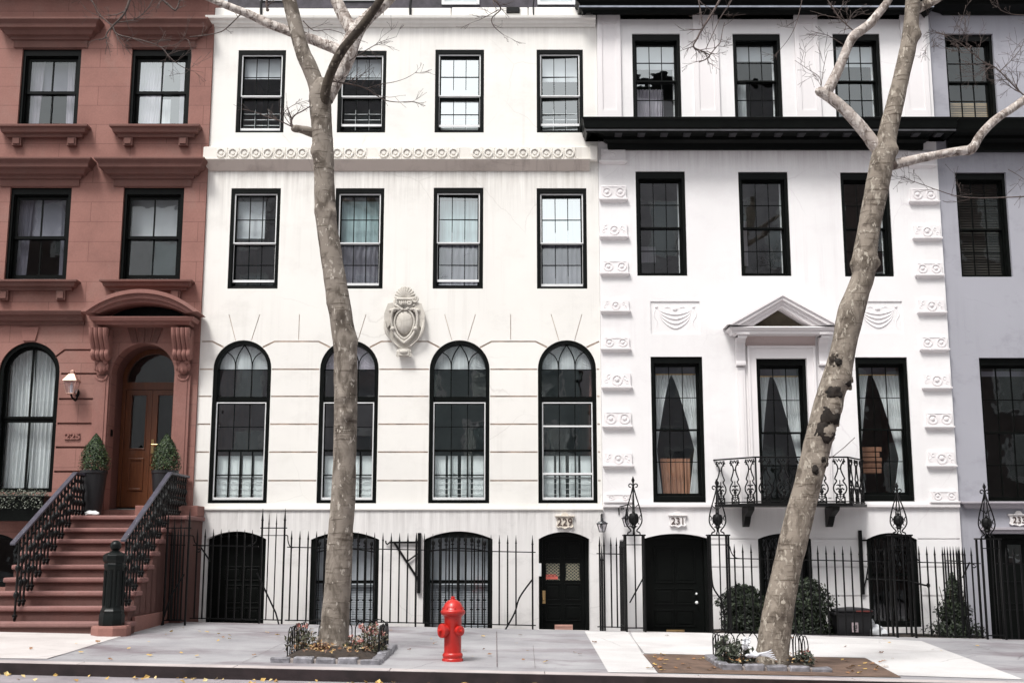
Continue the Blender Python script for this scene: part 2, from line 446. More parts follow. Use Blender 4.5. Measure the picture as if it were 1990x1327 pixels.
def sash_window(house, r, Y, cols=3, ru=2, rl=2, meet=.5, fw=(.075, .075, .05, .10), fy=.015, sy=.10,
                sw=.04, glass='glass', storm=None, mw=.016, tilt=None, low_glass=None, sashmat='black'):
    """frame (part) > upper sash, lower sash, panes (sub-parts); returns part and its clear opening"""
    e = .003
    o = inset(r, e, e, e, e); i = inset(r, *(fw[0], fw[1], fw[2], fw[3]))
    mb = MB(); mb.ring(rpoly(o), rpoly(i), Y + fy, Y + .26)
    st = .014
    mb.ring(rpoly(i), rpoly(inset(i, st, st, st, st)), Y + sy - .035, Y + .255)
    w = mb.build('window', M['black'], house, bev=.004)
    ii = inset(i, st, st, st, st)
    zm = ii[2] + (ii[3] - ii[2]) * meet
    g = MB(); g2 = MB()
    for k, (zz0, zz1, rows, yy) in enumerate(((zm - sw / 2, ii[3], ru, Y + sy), (ii[2], zm + sw / 2, rl, Y + sy + .045))):
        rr = (ii[0] + .002, ii[1] - .002, zz0 + .002, zz1 - .002)
        bot = sw * (1.6 if k else 1)
        ri = inset(rr, sw, sw, bot, sw)
        s = MB(); s.ring(rpoly(rr), rpoly(ri), yy, yy + .04); bars(s, ri, cols, rows, yy + .004, yy + .034, mw)
        s.build('sash', M[sashmat], w)
        pane_quad(g if k == 0 else g2, ri, yy + .02, tilt)
    if low_glass:
        g.build('pane', M[glass], w); g2.build('pane', M[low_glass], w)
    else:
        n = len(g.v); g.v += g2.v; g.f += [tuple(a + n for a in f) for f in g2.f]; g.mi += g2.mi
        g.build('pane', M[glass], w)
    if storm:
        s = MB(); so = inset(i, .001, .001, .001, .001); t = .022
        y0, y1 = Y + .035, Y + .055
        up = (so[0], so[1], zm - .01, so[3]); lo = (so[0], so[1], so[2] + storm * (zm - so[2]), zm - .012)
        s.ring(rpoly(up), rpoly(inset(up, t, t, t, t)), y0, y1)
        s.ring(rpoly(lo), rpoly(inset(lo, t * .8, t * .8, t * 2.0, t * .5)), y0 + .022, y1 + .022)
        s.build('storm_sash', M['white_line'], w)
    return w, ii, zm
def curtain(parent, name, m, left, right, z0, z1, y, folds=9, amp=.02, rows=14):
    """left(t), right(t): x edges, t = 0 at the top and 1 at the bottom"""
    mb = MB(); nc = folds * 5
    for j in range(rows + 1):
        t = j / rows; z = z1 + (z0 - z1) * t; a, b = left(t), right(t)
        for i in range(nc + 1):
            s = i / nc
            yy = y + amp * (math.sin(s * folds * 2 * PI + .6 * math.sin(7 * s)) + .35 * math.sin(s * folds * 4.3 + 2 * t))
            mb.v.append((a + (b - a) * s, yy, z))
    for j in range(rows):
        for i in range(nc):
            k = j * (nc + 1) + i; mb.f.append((k, k + nc + 1, k + nc + 2, k + 1)); mb.mi.append(0)
    return mb.build(name, m, parent, smooth=True, angle=180)
def slats(parent, name, m, r, y, pitch=.05, tilt=.5, dep=.04):
    mb = MB(); z = r[2]
    while z < r[3]:
        c, s = math.cos(tilt) * dep / 2, math.sin(tilt) * dep / 2
        mb.quad((r[0], y - c, z - s), (r[1], y - c, z - s), (r[1], y + c, z + s), (r[0], y + c, z + s))
        mb.quad((r[0], y + c, z + s - .003), (r[1], y + c, z + s - .003), (r[1], y - c, z - s - .003), (r[0], y - c, z - s - .003))
        z += pitch
    return mb.build(name, m, parent)
def plate(parent, name, m, r, y, d=.006):
    return MB().box(r[0], r[1], y, y + d, r[2], r[3]).build(name, m, parent)
def arch_frame(house, x0, x1, z0, zs, za, Y, fw=.085, fy=.015, name='window', dep=.26, bot=.09):
    e = .003; n = 22
    mb = MB(); mb.ring(arch_poly(x0 + e, x1 - e, z0 + e, zs, za - e, n), arch_poly(x0 + fw, x1 - fw, z0 + bot, zs, za - fw, n), Y + fy, Y + dep)
    return mb.build(name, M['black'], house)
def shell(house, x0, x1, Y, z0, z1, floors, roofmat, sidemat, back=10.0, part=3.6):
    """rooms behind the front: floors, a partition, party walls and the roof"""
    mb = MB(); ya, yb = Y + .305, Y + back
    for z in floors: mb.box(x0 + .2, x1 - .2, ya, Y + part, z - .12, z + .12)
    mb.box(x0 + .2, x1 - .2, Y + part, Y + part + .1, z0, z1)
    n = 3 if x1 - x0 < 9 else 4
    for i in range(1, n):
        x = x0 + (x1 - x0) * i / n
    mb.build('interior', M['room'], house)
    s = MB(); s.box(x0, x0 + .19, ya, yb, z0, z1); s.box(x1 - .19, x1, ya, yb, z0, z1); s.box(x0 + .2, x1 - .2, yb - .25, yb, z0, z1)
    s.build('side_wall', sidemat, house)
    MB().box(x0 + .01, x1 - .01, ya, yb + .1, z1 + .004, z1 + .16).build('roof', roofmat, house)
M['roof'] = mat('roof_felt', (.06, .06, .065), .9)
M['side'] = mat('party_brick', (.20, .10, .08), .9, .2)

# ================================================================== 225 : brownstone
Y = 21.55
ZB = -.75                                    # bottom of the sunken areaway
XR = (P(416, 60, Y).x + P(372, 985, Y).x) / 2
h225 = thing('brownstone_house', (XR - 3.2, Y, 0), 'reddish brownstone row house with heavy moulded window lintels and an arched doorway', 'house')
z_ = lambda y: P(995, y, Y).z
M['brown'] = brownstone_mat('brownstone', (.285, .142, .118), .382, P(0, 95, Y).z - world_loc(h225).z)
wins = [wrect(Y, 42, 158, 35, 150, 95, 247), wrect(Y, 254, 371, 251, 366, 95, 247),
        wrect(Y, 19, 140, 9, 128, 364, 544), wrect(Y, 240, 359, 231, 349, 364, 544)]
aw = (P(-2, 720, Y).x, P(116, 720, Y).x); awz = (z_(956), z_(722), z_(664.5))
dw = (P(216, 735, Y).x, P(338.5, 735, Y).x); dwz = (z_(990), z_(735), z_(666.6))
bw = (P(-75, 1070, Y).x, P(41, 1070, Y).x); bwz = (z_(1140), z_(1060), z_(1036))
ew = [(r[0] - 2.35, r[1] - 2.35, r[2], r[3]) for r in (wins[0], wins[2])]
holes = [rpoly(r) for r in wins + ew] + [arch_poly(*aw, *awz), arch_poly(*dw, *dwz), arch_poly(*bw, *bwz)]
gro = []
xl, xr_ = aw[1] + .02, P(185, 775, Y).x
for yy in (726, 775, 822.6, 869, 916):
    zz = z_(yy); gro.append([(xl + (.0 if yy > 740 else .01), zz - .018), (xr_, zz - .018), (xr_, zz + .018), (xl + (.0 if yy > 740 else .01), zz + .018)])
zz = z_(680); xa = P(126, 680, Y).x; xb = P(109, 693, Y).x; zb = z_(693)
gro.append([(xb, zb - .02), (xa + .01, zz - .018), (xr_, zz - .018), (xr_, zz + .018), (xa - .01, zz + .018), (xb - .02, zb + .012)])
wall_mb = wall_mesh(MB(), [(-14.5, ZB), (XR, ZB), (XR, z_(-8)), (-14.5, z_(-8))], holes, Y, .3, gro, .055)
wall_mb.build('wall', M['brown'], h225)
shell(h225, -14.5, XR, Y, ZB, z_(-8), [z_(1000), z_(600), z_(310)], M['roof'], M['side'])
MB().cornice([(.06, z_(-3)), (.16, z_(-8)), (.30, z_(-14)), (.42, z_(-18)), (.42, z_(-26))], -14.4, XR - .05, Y, True, False).build('cornice', M['black'], h225)
def lintel(xc0, xc1, yt, yb, yf, xf0, xf1, parent):
    mb = MB(); zt, zb, zf = z_(yt), z_(yb), z_(yf)
    a, b = P(xf0, yb, Y).x, P(xf1, yb, Y).x
    H = zt - zb
    mb.cornice([(.035, zf), (.035, zb - .004), (.075, zb), (.085, zb + H * .16), (.15, zb + H * .20), (.19, zb + H * .42), (.26, zb + H * .50), (.27, zb + H * .70), (.33, zb + H * .90), (.33, zb + H)], a, b, Y)
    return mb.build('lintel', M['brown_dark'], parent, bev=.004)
L = [(6, 190, 48, 80, 94, 32, 168), (226, 403, 48, 80, 94, 248, 378), (-20, 175, 316, 349, 363, 6, 152), (199, 392, 316, 349, 363, 226, 370)]
for a in L: lintel(*a, h225)
def sill(r, yt, ymid, ybr, parent):
    mb = MB(); zt, zb, zc = z_(yt), z_(ymid), z_(ybr); H = zt - zb
    a, b = r[0] - .05, r[1] + .05
    mb.cornice([(.10, zb), (.11, zb + H * .3), (.17, zb + H * .36), (.19, zb + H * .72), (.23, zb + H * .8), (.23, zt)], a, b, Y)
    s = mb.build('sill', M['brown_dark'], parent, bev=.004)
    for x in (a + .10, b - .10):
        q = MB(); q.prism([(x - .085, zc), (x + .085, zc), (x + .085, zb - .002), (x - .085, zb - .002)], Y - .09, Y + .0)
        q.box(x - .06, x + .06, Y - .115, Y - .088, zc + .03, zb - .02)
        q.build('bracket', M['brown_dark'], s, bev=.004)
for k, r in enumerate(wins): sill(r, *((249, 270, 286) if k < 2 else (548, 566, 585)), h225)
for k, r in enumerate(ew):
    sill(r, *((249, 270, 286) if k < 1 else (548, 566, 585)), h225)
for k, r in enumerate(wins + ew):
    w, ii, zm = sash_window(h225, r, Y, 2, 1, 1, .50, (.055, .075, .03, .13), .05, .14, .055, glass='glass_b' if k in (1, 3) else 'glass', mw=.026,
                            tilt=None if k not in (1, 3) else ((.02, .03) if k == 3 else (.0, .015)))
    if k in (0, 1, 2):
        curtain(w, 'curtain', M['grey_shade'] if k == 2 else M['lilac_sheer'], lambda t: ii[0] - .02, lambda t: ii[0] + (.25 if k != 1 else .5) * (1 - .2 * t), ii[2], ii[3], Y + .32)
        curtain(w, 'curtain', M['grey_shade'] if k == 2 else M['lilac_sheer'], lambda t: ii[1] - (.28 if k == 0 else .2) * (1 - .1 * t), lambda t: ii[1] + .02, ii[2], ii[3], Y + .33)
    plate(w, 'shade', M['grey_shade'] if k != 3 else M['shade'], (ii[0], ii[1], zm + (.05 if k != 1 else .45), ii[3]), Y + .38)
    if k == 1: plate(w, 'blind', M['sheer'], (ii[0], ii[0] + .62, ii[2], zm - .05), Y + .36)  # pale plate standing in for a bright reflection in the lower sash
# arched parlour window
w = arch_frame(h225, *aw, *awz, Y, .075, .03, bot=.03)
x0, x1 = aw[0] + .075, aw[1] - .075; zi0, zia = awz[0] + .03, awz[2] - .075
zm = z_(815); s = MB(); xm = (x0 + x1) / 2
s.ring(arch_poly(x0 + .002, x1 - .002, zm + .03, awz[1], zia - .002, 22), arch_poly(x0 + .05, x1 - .05, zm + .07, awz[1], zia - .05, 22), Y + .13, Y + .17)
s.box(xm - .018, xm + .018, Y + .135, Y + .165, zm + .065, zia - .05); s.build('sash', M['black'], w)
s = MB(); lo = (x0 + .002, x1 - .002, zi0 + .002, zm + .03)
s.ring(rpoly(lo), rpoly(inset(lo, .05, .05, .05, .07)), Y + .16, Y + .20); s.box(xm - .018, xm + .018, Y + .165, Y + .195, zi0 + .05, zm - .04); s.build('sash', M['black'], w)
g = MB(); n = len(arch_pts(0, 1, 0, 1, 22)); pts = arch_poly(x0 + .05, x1 - .05, zm + .07, awz[1], zia - .05, 22)
g.v += [(a, Y + .15, b) for a, b in pts]; g.f.append(tuple(range(len(pts)))); g.mi.append(0); pane_quad(g, inset(lo, .05, .05, .05, .07), Y + .18)
g.build('pane', M['glass'], w)
curtain(w, 'curtain', M['sheer'], lambda t: x0, lambda t: xm - .06 + .05 * math.sin(3 * t), zi0, zia + .02, Y + .34, 7, .03)
curtain(w, 'curtain', M['sheer'], lambda t: xm - .02, lambda t: x1, zi0, zia + .02, Y + .36, 7, .03)
# keystone, band course, number
kx, kz = P(58, 652, Y).x, z_(664)
MB().prism([(kx - .11, kz + .01), (kx + .11, kz + .01), (kx + .17, z_(636)), (kx - .17, z_(636))], Y - .03, Y).build('keystone', M['brown_plain'], h225, bev=.006)
H0, H1 = z_(632), z_(608); dH = H1 - H0
MB().cornice([(.05, H0), (.06, H0 + dH * .25), (.13, H0 + dH * .3), (.16, H0 + dH * .6), (.22, H0 + dH * .7), (.25, H1 - .01), (.25, H1)], -14.4, P(166, 620, Y).x, Y, False, False).build('band_course', M['brown_dark'], h225, bev=.003)
text_mesh('225', .155, .018, 'numerals', M['brown_plain'], h225, (P(141.5, 848, Y).x, Y - .012, z_(848)), 1.25, .004)
# pediment over the door
YP = Y - .52
px0, px1 = P(158, 606, YP).x, P(386, 606, YP).x; zsp, zap = P(270, 606, YP).z, P(270, 562.6, YP).z
ped = MB()
for d0, d1, pr in ((0, .07, .56), (.07, .155, .50), (.155, .215, .43)):
    ped.ring(arch_pts(px0 + d0 * 1.3, px1 - d0 * 1.3, zsp, zap - d0, 30), arch_pts(px0 + d1 * 1.3, px1 - d1 * 1.3, zsp - .0, zap - d1, 30), Y - pr, Y - .002, closed=False)
zb0, zb1 = P(270, 613, YP).z, P(270, 627, YP).z
hz = (zb0 - zb1)
ped.cornice([(.34, zb1), (.35, zb1 + hz * .4), (.41, zb1 + hz * .46), (.44, zb1 + hz * .9), (.44, zb0)], px0 + .55, px1 - .55, Y)
ped.build('pediment', M['brown_plain'], h225, smooth=True, angle=15)
MB().prism([(px0 + .25, zb0 + .0)] + [(px1 - .25, zb0)] + arch_pts(px0 + .25, px1 - .25, zb0 + .005, zap - .20, 20), Y - .012, Y - .004).build('tympanum', M['black'], h225)  # black sheet painting the shade beneath the projecting arch
for cx in (196.5, 355):
    X = P(cx, 665, Y - .2).x; zt = P(cx, 638, Y - .3).z; zmid = P(cx, 690, Y - .2).z; zl = P(cx, 727, Y - .1).z
    c = MB()
    for k in range(4):
        xx = X - .125 + .083 * k
        path = [(xx, Y - .40, zt), (xx, Y - .37, zt - .13), (xx, Y - .28, zt - .27), (xx, Y - .22, zmid + .1), (xx, Y - .25, zmid + .02), (xx, Y - .19, zmid - .05), (xx, Y - .10, zmid - .04)]
        c.tube(spline(path, 5), .046, 8)
    c.box(X - .15, X + .15, Y - .24, Y - .002, zmid - .03, zt)
    c.box(X - .15, X + .15, Y - .36, Y - .2, zt - .12, zt)
    c.build('console', M['brown_plain'], h225, smooth=True)
    c = MB()
    c.sphere((X, Y - .07, (zmid + zl) / 2 - .02), .14, (.75, .75, 1.05))
    for a in (-.9, -.45, 0, .45, .9):
        c.sphere((X + .13 * math.sin(a), Y - .13 + .03 * abs(a), zl + .09 + .05 * abs(a)), .055, (.7, .8, 1.5), 8, 6)
    for sx in (-1, 1): c.sphere((X + .075 * sx, Y - .13, zmid - .11), .05, (1, 1, 1), 10, 7)
    c.tube(spiral(X, zl - .01, .10, .10, PI, 2 * PI, Y - .07), .022, 6)
    c.build('acanthus', M['brown_plain'], h225, smooth=True)
    a, b = X - .135, X + .135
    p = MB(); p.box(a, b, Y - .06, Y - .002, z_(1002), zl - .02); p.box(a + .05, b - .05, Y - .075, Y - .058, z_(995), zl - .08)
    p.build('pilaster', M['brown_plain'], h225, bev=.006)
for a, b in ((-.36, -.20), (-.16, 0), (.0 + .03, .17), (.21, .36)):
    cxm = (dw[0] + dw[1]) / 2; za = dwz[2]
    MB().prism([(cxm + a * .62, za + .012 - .10 * a * a), (cxm + b * .62, za + .012 - .10 * b * b), (cxm + b * 1.05, za + .42), (cxm + a * 1.05, za + .42)], Y - .022, Y).build('voussoir', M['brown_dark'], h225, bev=.004)
# recessed doorway
yd = Y + .66
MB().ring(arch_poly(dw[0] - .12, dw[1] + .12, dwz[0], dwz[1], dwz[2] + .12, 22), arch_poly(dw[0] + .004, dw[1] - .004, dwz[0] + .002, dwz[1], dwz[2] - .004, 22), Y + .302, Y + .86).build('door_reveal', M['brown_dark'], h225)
door = MB(); zt0, zt1 = P(277, 757, yd).z, P(277, 743, yd).z; zdb = P(150, 1001, 18.05 + .283 * 8).z + .20
A, B = dw[0] + .01, dw[1] - .01
wall_mesh(door, arch_poly(A, B, zt0, dwz[1], dwz[2] - .01, 22), [arch_poly(A + .08, B - .08, zt1, dwz[1] - .0, dwz[2] - .10, 22)], yd - .02, .08)
door.box(A, A + .07, yd - .02, yd + .06, zdb, zt0); door.box(B - .07, B, yd - .02, yd + .06, zdb, zt0)
fr = door.build('door', M['wood'], h225, bev=.004)
pts = arch_poly(A + .08, B - .08, zt1, dwz[1], dwz[2] - .10, 22)
g = MB(); g.v += [(a, yd + .03, b) for a, b in pts]; g.f.append(tuple(range(len(pts)))); g.mi.append(0); g.build('fanlight', M['glass'], fr)
Cx = (A + B) / 2
for (a, b, sgn) in ((A + .074, Cx - .003, 1), (Cx + .003, B - .074, -1)):
    d = MB(); gz0, gz1 = P(277, 871, yd).z, P(277, 768, yd).z
    gl = [(a + .11, gz0), (b - .11, gz0), (b - .11, gz1), (a + .11, gz1)]
    wall_mesh(d, [(a, zdb), (b, zdb), (b, zt0 - .004), (a, zt0 - .004)], [gl], yd, .05)
    lz0, lz1 = P(277, 953, yd).z, P(277, 890, yd).z
    d.ring([(a + .10, lz0), (b - .10, lz0), (b - .10, lz1), (a + .10, lz1)], [(a + .14, lz0 + .04), (b - .14, lz0 + .04), (b - .14, lz1 - .04), (a + .14, lz1 - .04)], yd - .018, yd)
    d.ring([(a + .09, gz0 - .02), (b - .09, gz0 - .02), (b - .09, gz1 + .02), (a + .09, gz1 + .02)], gl, yd - .018, yd)
    lf = d.build('door_leaf', M['wood'], fr, bev=.004)
    MB().quad((a + .11, yd + .025, gz0), (b - .11, yd + .025, gz0), (b - .11, yd + .025, gz1), (a + .11, yd + .025, gz1)).build('pane', M['glass'], fr)
hx, hzz = Cx + .045, P(300, 866, yd).z
hb = MB(); hb.box(hx - .025, hx + .025, yd - .012, yd - .001, hzz - .14, hzz + .12); hb.tube([(hx, yd - .012, hzz + .02), (hx, yd - .06, hzz + .02), (hx + .11, yd - .06, hzz + .02)], .012)
hb.build('handle', M['brass'], fr, smooth=True)
bx = dw[0] + .006
MB().box(bx, bx + .02, Y + .12, Y + .2, P(218, 846, Y).z, P(218, 833, Y).z).build('doorbell', M['black'], h225, bev=.004)
# basement window under the stoop
w = arch_frame(h225, *bw, *bwz, Y, .06)
MB().quad((bw[0], Y + .15, bwz[0]), (bw[1], Y + .15, bwz[0]), (bw[1], Y + .15, bwz[2]), (bw[0], Y + .15, bwz[2])).build('pane', M['glass'], w)

# ================================================================== 229 : cream house
Y = YW
XL9 = XR + .004; XR9 = (P(1160, 60, Y).x + P(1170, 985, Y).x) / 2
h229 = thing('cream_house', ((XL9 + XR9) / 2, Y, 0), 'cream stucco row house with four arched parlour windows and a ring frieze', 'house')
z_ = lambda y: P(995, y, Y).z
M['cream'] = stucco('cream_stucco', (.80, .782, .745), (.34, .31, .28), .45, [(z_(328), 1.0, .8), (z_(54), .5, .45)], blotch=.14)
M['cream_base'] = stucco('cream_stucco_base', (.785, .765, .75), (.33, .31, .30), .7, [(z_(988), .75, .8)], blotch=.35)
M['cream_groove'] = mat('groove_shade_tan', (.60, .51, .44), .9, .3, 4)  # tan tone puts the shade inside the grooves into the colour
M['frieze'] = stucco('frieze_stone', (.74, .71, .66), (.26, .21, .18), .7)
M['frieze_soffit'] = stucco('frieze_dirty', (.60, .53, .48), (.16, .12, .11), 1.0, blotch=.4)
rowA = [wrect(Y, 462, 556, 459, 551, 98, 258), wrect(Y, 657.5, 751.5, 655, 748.5, 99, 258), wrect(Y, 845, 941, 845.5, 940, 97, 258), wrect(Y, 1042, 1136, 1044, 1131, 97, 258)]
rowB = [wrect(Y, 449.5, 545.5, 442, 540, 366, 561), wrect(Y, 653, 747, 647, 743.5, 366, 561), wrect(Y, 842.5, 939.5, 841, 938.5, 365, 561), wrect(Y, 1043, 1140, 1043.5, 1141, 366, 561)]
rowC = []
for l0, r0, l1, r1 in ((403.6, 518.6, 414.7, 527), (614.7, 731, 622, 736), (832, 950.6, 834.8, 951.6), (1047, 1162, 1044.5, 1158)):
    a = (P(l0, 977, Y).x + P(l1, 712, Y).x) / 2; b = (P(r0, 977, Y).x + P(r1, 712, Y).x) / 2
    rowC.append((a, b, z_(977.5), z_(661) - (b - a) / 2, z_(661)))
holes = [rpoly(r) for r in rowA + rowB] + [arch_poly(*c) for c in rowC]
gro = []; gt = .0125
def hgroove(xa, xb, zz): gro.append([(xa, zz - gt), (xb, zz - gt), (xb, zz + gt), (xa, zz + gt)])
edges = [XL9 - .02] + [v for c in rowC for v in (c[0], c[1])] + [XR9 - .0]
for yy in (717.5, 770, 824, 878, 933.5):
    zz = z_(yy)
    for i in range(0, len(edges), 2):
        a, b = edges[i], edges[i + 1]
        def archx(c, side):
            r = (c[1] - c[0]) / 2; cx = (c[0] + c[1]) / 2
            return r if zz <= c[3] else math.sqrt(max(0, r * r - (zz - c[3]) ** 2))
        xa = a + .03 if i == 0 else (rowC[i // 2 - 1][0] + rowC[i // 2 - 1][1]) / 2 + archx(rowC[i // 2 - 1], 1) + .012
        xb = b - .03 if i == len(edges) - 2 else (rowC[i // 2][0] + rowC[i // 2][1]) / 2 - archx(rowC[i // 2], -1) - .012
        hgroove(xa, xb, zz)
zz = z_(663.5)
for i in range(5):
    pl = []
    if i > 0:
        c = rowC[i - 1]; cx = (c[0] + c[1]) / 2; r = (c[1] - c[0]) / 2
        a = (cx + (r + .015) * math.cos(.83), c[3] + (r + .015) * math.sin(.83)); kx = a[0] + .205
    else: a = None; kx = XL9 + .03
    if i < 4:
        c = rowC[i]; cx = (c[0] + c[1]) / 2; r = (c[1] - c[0]) / 2
        b = (cx - (r + .015) * math.cos(.83), c[3] + (r + .015) * math.sin(.83)); ky = b[0] - .205
    else: b = None; ky = None
    up, dn = [], []
    if a: dn.append((a[0] - .004, a[1] - .02)); up.append((a[0] - .012, a[1] + .012))
    if i < 4:
        dn += [(kx + (.006 if a else 0), zz - gt), (ky - .006, zz - gt)]; up += [(kx - (.006 if a else 0), zz + gt), (ky + .006, zz + gt)]
        dn.append((b[0] + .004, b[1] - .02)); up.append((b[0] + .012, b[1] + .012))
    else:
        dn.append((XR9 - .02, zz - gt)); up.append((XR9 - .03, zz + gt))
    gro.append(dn + up[::-1])
for c in rowC:
    cx = (c[0] + c[1]) / 2; r = (c[1] - c[0]) / 2; zt = z_(611)
    for s in (-1, 1):
        xa, za = cx + s * .145, c[3] + math.sqrt(r * r - .145 ** 2) + .012; xb = cx + s * .285
        gro.append([(xa - .006, za), (xa + .006, za), (xb + .006, zt), (xb - .006, zt)])
for px in (581, 992.5):
    x = P(px, 640, Y).x; gro.append([(x - .006, z_(660)), (x + .006, z_(660)), (x + .006, z_(611)), (x - .006, z_(611))])
ztop = z_(38)
wall_mesh(MB(), [(XL9, z_(989)), (XR9, z_(989)), (XR9, ztop), (XL9, ztop)], holes, Y, .3, gro, .020, 0, 1).build('wall', [M['cream'], M['cream_groove']], h229)
# basement storey, a little proud
YB = Y - .07
def zB(y): return P(995, y, YB).z
zdn = P(995, 1212, YB).z
base_op = {}
for nm, l, r, sp, ap in (('doorA', 399, 515.5, 1047, 1032), ('winA', 603, 736, 1048, 1033), ('winB', 825.6, 957, 1047, 1032), ('doorB', 1047, 1146, 1047, 1033)):
    base_op[nm] = (P(l, 1100, YB).x, P(r, 1100, YB).x, ZB + .25 if 'door' in nm else ZB + .42, zB(sp), zB(ap))
xbl = XL9
wall_mesh(MB(), [(xbl, ZB), (XR9, ZB), (XR9, zB(991)), (xbl, zB(991))], [arch_poly(*v) for v in base_op.values()], YB, .36).build('basement_wall', M['cream_base'], h229)
MB().cornice([(.072, zB(992)), (.10, zB(990.5)), (.10, zB(987))], xbl, XR9, Y, False, False).build('water_table', M['cream'], h229, bev=.004)
shell(h229, XL9, XR9, Y, ZB, z_(40), [z_(985), z_(598), z_(320)], M['roof'], M['side'])
# attic wall set back behind the parapet
ym = Y + .9; zz0, zz1 = P(995, 30, ym).z - .5, P(995, -60, ym).z
at_h = []
for l, r in ((505, 575), (650, 745), (858, 932), (1044, 1118)):
    at_h.append((P(l, 5, ym).x, P(r, 5, ym).x, P(0, 11 if l > 800 else 3, ym).z, zz1 - .25))
M['slate'] = mat('attic_slate', (.050, .044, .055), .7, .5, 5, bmp=.6, bscale=14)
wall_mesh(MB(), [(XL9, zz0), (XR9, zz0), (XR9, zz1), (XL9, zz1)], [rpoly(r) for r in at_h], ym, .3).build('attic_wall', M['slate'], h229)
for r in at_h:
    w = MB().ring(rpoly(inset(r, .004, .004, .004, .004)), rpoly(inset(r, .06, .06, .07, .06)), ym - .03, ym + .12).build('attic_window', M['white_line'], h229)
    MB().quad((r[0], ym + .1, r[2]), (r[1], ym + .1, r[2]), (r[1], ym + .1, r[3]), (r[0], ym + .1, r[3])).build('pane', M['glass_b'], w)
    plate(w, 'shade', M['shade'], (r[0] + .06, r[1] - .06, r[2] + .05, r[3]), ym + .16)
MB().box(XL9 + .01, XR9 - .01, ym - .1, ym + 5, zz1 + .004, zz1 + .1).build('roof', M['roof'], h229)
MB().box(XL9 + .01, XR9 - .01, Y + .31, ym - .01, z_(38) - .3, z_(38) - .18).build('gutter_floor', M['roof'], h229)
# parapet and crown moulding
t0, t1, t2 = z_(54), z_(40), P(995, 16, Y).z
MB().cornice([(.03, t0), (.045, t0 + .04), (.09, t0 + .055), (.10, t0 + .10), (.16, t0 + .125), (.17, t1 + .03), (.13, t1 + .035)], XL9 + .02, XR9 - .02, Y, True, False).build('crown_moulding', M['cream'], h229, bev=.005)
pb = MB(); x = XL9; random.seed(3)
while x < XR9 - .1:
    xn = min(XR9, x + random.uniform(1.3, 2.1)); pb.box(x, xn - .012, Y - .03 - random.uniform(0, .02), Y + .22, t1 + .036, t2 + random.uniform(-.03, .02)); x = xn
pb.build('parapet', M['cream'], h229, bev=.02)
sc_ = P(997, 21, Y - .05); MB().box(sc_.x - .13, sc_.x + .13, Y - .09, Y - .03, sc_.z - .06, sc_.z + .06).build('scupper', M['iron'], h229, bev=.01)
for px, yy in ((507, 18), (797, 22), (1036, 24)):
    q = P(px, yy, Y - .05); MB().tube([(q.x + .03, Y - .06, q.z + .35), (q.x, Y - .06, q.z + .1), (q.x + .01, Y - .06, q.z - .12)], .025 if px < 1000 else .012, 6).build('strap', M['iron'], h229)
# ring frieze
f0, f1, f2 = z_(314), z_(290), z_(328)
fx1 = P(1122, 300, Y).x
fz = MB(); fz.cornice([(.0, f2 - .03), (.04, f2), (.15, f0 - .01), (.16, f0), (.12, f0 + .012), (.115, f1), (.09, f1 + .015)], XL9 + .04, XR9 - .16, Y, True, False, 0)
fz.build('frieze', [M['frieze']], h229, bev=.004)
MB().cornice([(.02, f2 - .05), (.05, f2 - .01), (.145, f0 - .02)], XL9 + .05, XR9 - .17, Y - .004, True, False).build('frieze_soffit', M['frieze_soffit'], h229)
ring0 = None
for i in range(31):
    rg = MB()
    X = P(429.6 + 22.57 * i, 302, Y - .12).x; zc = (f0 + f1) / 2 + .005; yy = Y - .117
    if i == 21 or i == 13: continue
    circ = lambda r: [(X + r * math.cos(2 * PI * k / 18), zc + r * math.sin(2 * PI * k / 18)) for k in range(18)]
    rg.ring(circ(.092), circ(.066), yy - .026, yy); rg.prism(circ(.036), yy - .018, yy)
    xm_ = X + .11
    rg.box(xm_ - .008, xm_ + .008, yy - .012, yy, f0 + .03, f1 - .01)
    rg.build('ring_ornament', M['frieze'], h229, bev=.005)
MB().box(XR9 - .165, XR9 - .02, Y - .15, Y - .002, f0 - .02, f1 + .02).build('frieze_end_block', M['frieze'], h229, bev=.01)
# windows, top row and second row
random.seed(11)
for k, r in enumerate(rowA):
    gl = ('glass', 'glass', 'glass_s', 'glass_b')[k]
    w, ii, zm = sash_window(h229, r, Y, 3, 2, 2, .46, (.065, .065, .03, .085), .012, .09, .03, glass=gl, storm=(.04, .16, .14, .17)[k],
                            tilt=((0, 0), (0, -.01), (0, .06), (-.05, .0))[k], mw=.012)
    if k != 2: plate(w, 'shade', M['shade'], (ii[0], ii[1], zm + (ii[3] - zm) * (.50 if k != 3 else .42), ii[3]), Y + .20)
    b = MB(); zt = ii[2] + (zm - ii[2]) * .68
    for i in range(1, 3): b.box(ii[0] + (ii[1] - ii[0]) * i / 3 - .008, ii[0] + (ii[1] - ii[0]) * i / 3 + .008, Y + .165, Y + .18, ii[2], zt)
    for i in range(4): b.box(ii[0], ii[1], Y + .167, Y + .178, ii[2] + (zt - ii[2]) * (i + .4) / 4.2 - .006, ii[2] + (zt - ii[2]) * (i + .4) / 4.2 + .006)
    b.build('window_guard', M['white_line'], w)
